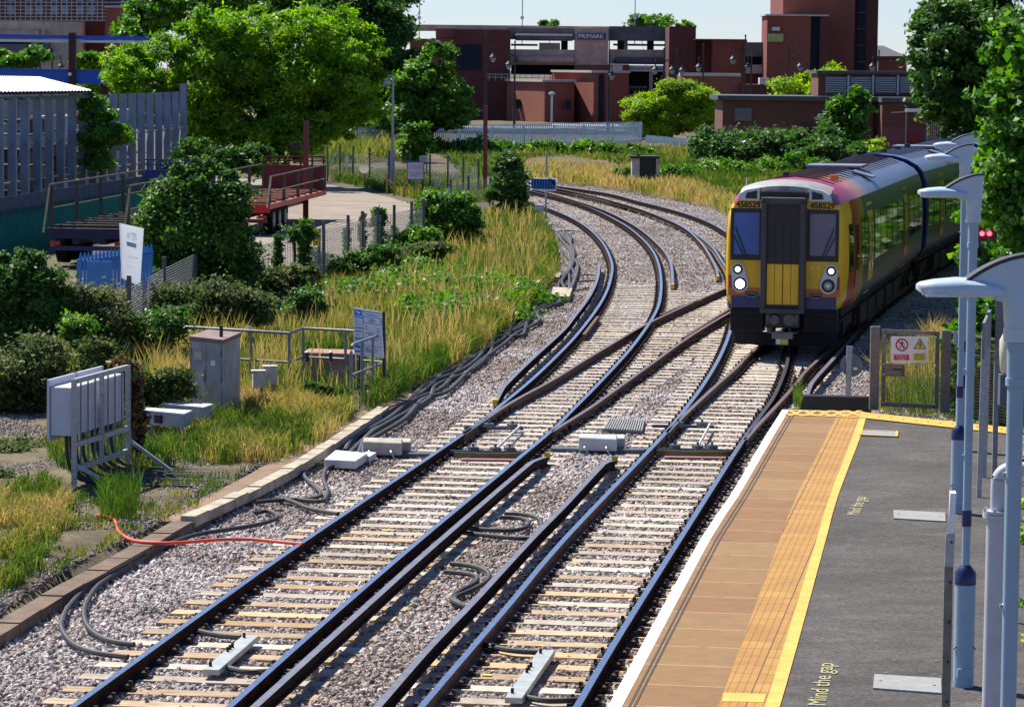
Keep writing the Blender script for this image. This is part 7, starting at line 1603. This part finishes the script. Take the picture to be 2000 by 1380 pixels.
# bush row before the substation
for k, (x, y, rx, ry) in enumerate([(1392, 287, 42, 30), (1440, 292, 40, 28), (1497, 286, 42, 32), (1552, 290, 40, 28), (1612, 285, 44, 30), (1664, 292, 34, 26), (1700, 290, 20, 16)]):
    plant('bramble_bush', ['bush nearest the palisade fence in the row before the brick substation', 'second bush from the palisade in the row before the substation', 'third bush from the palisade in the row before the substation', 'fourth bush from the palisade in the row before the substation', 'bush under the sapling in the row before the substation', 'sixth bush from the palisade, right of the sapling', 'small light green bush at the train end of the row'][k], 'bush', [blob(x, y, rx, ry, 186 + (k % 2) * 2, 1.2), blob(x + 8, y + 8, rx * .8, ry * .7, 185, 1)], 7500 if k < 6 else 2500, .15, G_GLOSS if k < 6 else G_YEL, 40 + k, group='bushes before the brick substation', floor=.2, clumps=20, extra=[('flowers', FLW, 50, .10)])
plant('sapling', 'young maple sapling standing up before the brick substation', 'tree', [blob(1655, 195, 28, 28, 188, .8), blob(1650, 235, 32, 26, 188, .8), blob(1690, 212, 16, 16, 188, .5), blob(1652, 262, 24, 18, 188, .8)], 4200, .2, G_MID, 50, trunk=(D(1655, 280, 188).x, 188, .06))
# shrubs on the left
def shrubs(name, cat, lst):
    for k, (lb, Y, bl, n, sz, m) in enumerate(lst):
        fl = () 
        plant(name, lb, cat, [blob(*b, Y) for b in bl], n, sz, m, 60 + hash(lb) % 97 if False else 60 + k + len(name), floor=-.15, clumps=22, spread=.26)
shrubs('shrub', 'bush', [
    ('tall glossy shrub in front of the blue trailer', 77, [(375, 365, 44, 42), (330, 395, 46, 42), (430, 395, 48, 45), (390, 450, 88, 58), (325, 470, 48, 48), (425, 510, 68, 54), (365, 545, 66, 48), (455, 470, 30, 40), (350, 338, 16, 20), (405, 328, 18, 18), (445, 350, 20, 18), (305, 372, 20, 16), (472, 405, 16, 24), (292, 430, 18, 30), (485, 530, 24, 26), (382, 318, 9, 12)], 52000, .066, leaf_mat('leaves_shrub', [(0.0203, 0.0607, 0.0135), (0.054, 0.135, 0.0216), (0.1215, 0.2565, 0.0405), (0.27, 0.432, 0.0675)], .38, .5, .22)),
    ('dark glossy bush at the left edge above the white boxes', 60, [(45, 550, 50, 46), (85, 580, 42, 45), (60, 505, 26, 18), (15, 520, 26, 24), (105, 545, 14, 16), (20, 610, 60, 60), (60, 660, 60, 50)], 30000, .056, G_GLOSS),
    ('dark bramble thicket at the left edge below the glossy bush', 56, [(30, 740, 70, 60), (90, 720, 60, 50), (20, 820, 60, 60), (70, 800, 55, 45)], 24000, .052, G_BRM),
    ('brownish bramble bush left of the fence post and banner', 60.5, [(150, 600, 50, 40), (200, 610, 45, 42), (160, 660, 60, 45), (215, 665, 50, 38)], 24000, .05, G_BRM),
    ('low bramble thicket behind the tall cabinet', 61, [(270, 660, 50, 40), (330, 640, 55, 36), (250, 720, 60, 40), (320, 710, 48, 40), (180, 730, 60, 40)], 26000, .052, G_DK),
    ('dark bramble mass at the foot of the tall glossy shrub', 68, [(300, 600, 55, 36), (370, 600, 60, 40), (440, 590, 55, 42), (490, 600, 36, 36)], 26000, .055, G_BRM),
    ('bramble patch climbing the wire fence left of the ivy post', 78, [(540, 560, 50, 26), (590, 545, 45, 24), (500, 560, 40, 28)], 13000, .062, G_BRM),
    ('bramble patch at the foot of the wire fence right of the ivy post', 88, [(640, 540, 40, 20), (690, 520, 40, 20), (740, 500, 36, 20), (620, 520, 36, 24)], 13000, .062, G_DK),
    ('leafy shrub where the wire fence meets the black sign post', 106, [(850, 415, 28, 40), (880, 440, 36, 36), (850, 460, 40, 30), (905, 405, 26, 30), (920, 440, 22, 26)], 16000, .09, G_MID),
    ('upright dark shrub between the plain maroon post and the solar panel', 128, [(990, 320, 22, 20), (985, 350, 34, 28), (990, 385, 34, 28), (1005, 340, 20, 22)], 14000, .1, G_GLOSS),
    ('small tree growing in front of the palisade left of the far sign', 186, [(812, 252, 24, 14), (812, 275, 28, 18), (806, 300, 24, 16)], 6000, .14, G_MID),
    ('pale climbing shrub growing up the steel fins', 126, [(180, 200, 22, 16), (190, 230, 24, 26), (195, 270, 32, 28), (230, 262, 24, 20), (190, 310, 24, 24)], 11000, .1, G_MID),
    ('dark undergrowth below the bright feathery tree beside the fin screen', 140, [(380, 300, 40, 26), (430, 312, 50, 22), (500, 315, 50, 22), (350, 330, 40, 16)], 13000, .13, G_DK),
    ('copper-leaved vine on the end of the white box frame', 49, [(262, 770, 12, 30), (268, 820, 14, 36), (240, 716, 22, 12), (266, 870, 10, 24)], 1500, .07, leaf_mat('leaves_copper', [(.05, .02, .015), (.10, .04, .02), (.12, .12, .02), (.30, .28, .03)], .3)),
    ('low green weeds at the foot of the brown chamber', 57, [(630, 765, 26, 9), (665, 770, 20, 8), (610, 758, 16, 10)], 1600, .07, G_DK),
    ('bramble clump filling the gap between the white box frame and the tall cabinet', 53.5, [(190, 700, 40, 34), (240, 740, 44, 34), (290, 760, 40, 30), (330, 750, 36, 30), (170, 760, 34, 30)], 16000, .05, leaf_mat('leaves_mixed_scrub', [(.03, .05, .015), (.07, .11, .02), (.13, .17, .04), (.24, .20, .08)], .33, .6, .2)),
    ('scrubby bush between the glossy edge bush and the wire fence', 59, [(120, 690, 40, 40), (150, 640, 30, 30)], 8000, .05, G_MID),
])
shrubs('bramble_patch', 'brambles', [
    ('rough bramble patch between the yellow sign fence and the bank grass', 92, [(690, 545, 50, 20), (750, 525, 50, 20), (800, 505, 46, 20), (840, 490, 30, 20)], 13000, .07, G_BRM),
    ('bramble patch spreading from the tall shrub toward the information board', 72, [(560, 610, 46, 22), (600, 590, 40, 22), (540, 640, 36, 18)], 9000, .06, G_DK),
    ('leafy weeds along the roadside fence near the black sign post', 98, [(790, 470, 26, 22), (830, 470, 26, 26), (760, 490, 26, 18)], 7000, .08, G_MID),
    ('tall green weeds in the field before the long palisade', 205, [(860, 290, 50, 14), (950, 288, 60, 14), (1050, 290, 60, 12), (1150, 294, 60, 12), (1230, 298, 50, 12)], 16000, .15, G_MID),
    ('broad green weed bed between the relay hut and the train', 170, [(1400, 335, 60, 18), (1480, 335, 60, 20), (1560, 330, 60, 20), (1440, 360, 50, 16), (1520, 355, 50, 16)], 20000, .13, G_MID),
    ('green weeds around the foot of the relay hut', 166, [(1300, 345, 26, 14), (1340, 340, 34, 16), (1220, 340, 20, 12)], 5000, .12, G_MID),
])
plant('lineside_hedge', 'dark lineside hedge on the right of the line beyond the platform', 'hedge', [((x, y, z), (1.3, 4.5, 1.6)) for x, y in [(12.4, 76), (13.9, 84), (15.4, 92), (17.2, 100), (19, 108), (21, 116), (23.2, 124), (25.4, 132), (27.8, 140), (30.5, 149), (33.5, 158), (36.5, 167)] for z in (.9, 3.0)], 40000, .2, G_DK, 35, floor=-.15, clumps=24, spread=.3, trunk=(19, 107, .1))
# ivy on fence posts
for k, (x, y0, y1, w_) in enumerate(((543, 458, 545, 7), (593, 430, 540, 11), (592, 442, 470, 28), (677, 445, 525, 6), (708, 420, 520, 6), (739, 405, 505, 9), (740, 412, 440, 15), (770, 440, 492, 5), (575, 450, 470, 12))):
    Y = 80 + (x - 543) * .085; n = max(3, int((y1 - y0) / (w_ * 1.3))); plant('ivy', ['ivy column left of the bushy ivy post', 'ivy stem under the bushy ivy head', 'bushy ivy head on the fence post before the red trailer', 'slim ivy column second from the yellow sign', 'slim ivy column third from the yellow sign', 'thick ivy column on the tall fence post', 'bushy ivy head on the tall fence post', 'short ivy column right of the thick one', 'loose ivy tuft beside the bushy ivy head'][k], 'ivy', [blob(x, y0 + (y1 - y0) * (i + .5) / n, w_, (y1 - y0) / n * .7, Y, .12) for i in range(n)], int((y1 - y0) * w_ * 4), .05, G_MID if k % 2 else G_GLOSS, 90 + k, group='ivy on the fence posts', clumps=14)
plant('bramble_bush', 'low bramble and nettle clump at the left edge beside the white box frame', 'bush', [blob(x, y, rx, ry, Y) for x, y, rx, ry, Y in [(20, 905, 50, 30, 50), (70, 880, 40, 30, 51), (10, 950, 40, 22, 47)]], 9000, .05, G_BRM, 131, floor=-.15, clumps=20)
# ------------------------------------------------------------------ grass: blade by blade
EXCL = [[(584, 700), (722, 700), (735, 790), (640, 800), (580, 790)], [(368, 770), (480, 770), (480, 815), (368, 820)], [(270, 800), (372, 802), (372, 838), (270, 836)]]
def grass(name, label, poly, n, h, tint, jitter, seed, wmul=1, z=0, lean=.45, cl=.55, smin=.3, gap=0.):
    r = np.random.default_rng(seed); xs = [p[0] for p in poly]; ys = [p[1] for p in poly]
    m = int(n * 2.2); x = r.uniform(min(xs), max(xs), m); y = r.uniform(min(ys), max(ys), m); ok = in_poly(x, y, poly)
    for ex in EXCL: ok &= ~(in_poly(x, y, ex) & (r.random(m) < .93))
    x = x[ok][:n]; y = y[ok][:n]
    rf = np.array([_F.x, _F.y, _F.z]); rr_ = np.array(_R); ru = np.array(_U)
    d = rf + rr_ * ((x - 1000) / FPX)[:, None] + ru * ((690 - y) / FPX)[:, None]; t_ = (z - CAMH) / d[:, 2]; p = d * t_[:, None]; p[:, 2] = z
    # tufts: pull the roots together
    q = np.round(p[:, :2] / cl) * cl; hsh = np.sin(q[:, 0] * 12.9898 + q[:, 1] * 78.233) * 43758.5453; hsh = hsh - np.floor(hsh); p[:, :2] += (q - p[:, :2]) * .25 * r.random(len(p))[:, None]
    if gap: kk = (hsh > gap) | (r.random(len(hsh)) < .06); p = p[kk]; hsh = hsh[kk]; hsh = (hsh - gap) / (1 - gap)
    # patches in space
    X, Y = p[:, 0], p[:, 1]; patch = .5 * np.sin(X * .9 + 1.3 * np.sin(Y * .33 + seed)) * np.cos(Y * .41 - X * .3) + .25 * np.sin(X * 2.3 + Y * 1.1)
    T = np.clip(tint + patch * jitter + (hsh - .5) * jitter * .8 + r.normal(size=len(p)) * .10, 0, 1)
    H = h * (smin + (1.25 - smin) * r.random(len(p))) * (.75 + .5 * hsh) * (1 + .25 * patch); wd = .011 * wmul * np.clip(Y / 60, .8, 3.4) * (.7 + .7 * r.random(len(p)))
    a = r.uniform(0, 2 * np.pi, len(p)); ln = lean * H * (.3 + r.random(len(p))); dx, dy = np.cos(a) * ln, np.sin(a) * ln; b = r.uniform(0, np.pi, len(p)); wx, wy = np.cos(b) * wd, np.sin(b) * wd * .6
    base = p - np.array([0, 0, .08]); midp = p + np.stack([dx * .3, dy * .3, H * .62], 1); tip = p + np.stack([dx, dy, H * (1 - .35 * (ln / H) ** 2)], 1); wv = np.stack([wx, wy, np.zeros(len(p))], 1)
    V = np.stack([base - wv, base + wv, midp + wv * .85, tip], 1); V2 = np.stack([base - wv, midp + wv * .85, tip, midp - wv * .85], 1)
    o = arr_mesh(name, V2.reshape(-1, 3), 4, GRASS, None, T); tag(o, label, 'grass', kind='stuff'); return o
grass('grass', 'tall yellow and green grass on the bank beside the cables', [(470, 690), (560, 640), (640, 560), (740, 520), (840, 480), (900, 445), (980, 415), (1030, 410), (1066, 440), (1090, 500), (1088, 540), (1070, 562), (1045, 590), (1000, 632), (940, 678), (840, 735), (755, 788), (690, 806), (620, 775), (480, 790)], 90000, .44, .34, .5, 1, lean=.6, cl=.5, smin=.2, gap=.08)
grass('grass', 'straw-coloured grass stalks standing out of the bank', [(520, 660), (640, 600), (780, 560), (900, 440), (1030, 415), (1070, 520), (990, 625), (800, 740), (700, 790), (480, 790)], 7000, .72, .78, .2, 2, lean=.25)
grass('grass', 'bright green grass patch in the middle of the bank', [(740, 560), (850, 540), (1010, 530), (1080, 540), (1000, 600), (900, 680), (780, 700), (740, 640)], 30000, .42, .20, .25, 3)
grass('grass', 'mixed green and dry grass around the boxes and cabinet', [(90, 900), (100, 820), (250, 800), (480, 770), (620, 780), (700, 800), (640, 860), (560, 895), (470, 905), (380, 900), (260, 930), (140, 930)], 19000, .27, .44, .6, 4, lean=.7, cl=.3, smin=.15, gap=.42)
grass('grass', 'bright green grass tufts in front of the low grey boxes', [(360, 830), (480, 800), (600, 830), (640, 845), (560, 890), (430, 905), (370, 880)], 8000, .33, .28, .5, 5, lean=.7, cl=.3, smin=.2, gap=.35)
grass('grass', 'dry yellow grass in front of the cabinet and junction boxes', [(470, 740), (680, 780), (690, 815), (600, 830), (480, 815)], 12000, .33, .66, .35, 6, lean=.6, cl=.35, smin=.2, gap=.25)
grass('grass', 'green grass at the lower left beside the brown kerb', [(-10, 960), (90, 940), (150, 990), (130, 1040), (90, 1090), (40, 1150), (-10, 1180)], 13000, .24, .38, .6, 7, lean=.8, cl=.3, smin=.15, gap=.5)
grass('grass', 'green grass tuft where the orange cable starts', [(190, 960), (270, 960), (265, 1015), (200, 1015)], 900, .32, .16, .2, 8)
grass('grass', 'sparse weeds on the soil between the frame and the kerb', [(150, 960), (420, 900), (480, 920), (380, 990), (240, 1050), (100, 1120), (60, 1120)], 6000, .09, .30, .4, 9, lean=.8, cl=.35, smin=.2, gap=.6)
grass('grass', 'dry seed stalks among the brambles behind the cabinet', [(100, 780), (240, 640), (300, 640), (470, 620), (480, 740), (360, 760), (250, 790)], 4000, .85, .72, .3, 10, lean=.3, smin=.4)
grass('grass', 'tall dry stalks left of the tall cabinet', [(300, 800), (300, 720), (380, 700), (375, 800)], 2500, .7, .75, .25, 16, lean=.4)
grass('grass', 'golden grass strip beyond the far tracks', [(1000, 352), (1030, 318), (1110, 312), (1230, 330), (1380, 372), (1440, 385), (1430, 425), (1390, 402), (1300, 384), (1200, 366), (1100, 356)], 24000, .55, .72, .4, 11, wmul=1.2)
grass('grass', 'green and pale weeds between the golden strip and the palisade', [(830, 300), (1000, 296), (1340, 300), (1420, 320), (1600, 330), (1640, 350), (1440, 395), (1380, 370), (1230, 335), (1110, 318), (1030, 322), (1000, 350), (900, 340)], 46000, .6, .22, .45, 12, wmul=1.2, z=.15)
grass('grass', 'dark green weeds beside the train below the bush row', [(1380, 330), (1500, 320), (1700, 325), (1640, 345), (1430, 400), (1390, 380)], 18000, .5, .16, .25, 17, wmul=1.2, z=.1)
grass('grass', 'pale reeds behind the red trailer at the road bend', [(600, 290), (700, 285), (830, 300), (830, 330), (640, 335), (600, 325)], 14000, 1.3, .42, .25, 13, wmul=1.3)
grass('grass', 'green verge along the outside of the road bend', [(640, 352), (640, 335), (830, 345), (940, 360), (960, 395), (860, 400), (760, 378)], 12000, .4, .28, .4, 14)
grass('grass', 'yellow and green grass behind the gate mesh', [(1700, 800), (1735, 700), (1840, 680), (2000, 700), (2000, 830), (1850, 815)], 14000, .55, .55, .5, 15)
grass('grass', 'weeds growing at the corner of the platform end', [(1548, 792), (1562, 792), (1564, 770), (1552, 770)], 300, .25, .25, .2, 18, z=.3)
# creeping plants on the bank
plant('ground_creeper', 'low dark creeper spreading over the middle of the bank', 'creeper', [((P(x, y).x, P(x, y).y, .22), (1.1, 2.4, .42)) for x, y in [(820, 555), (880, 585), (930, 620), (860, 640), (780, 590), (720, 560), (980, 590), (760, 530), (700, 600)]], 30000, .07, G_MID, 120, floor=-.05, clumps=30, spread=.3)
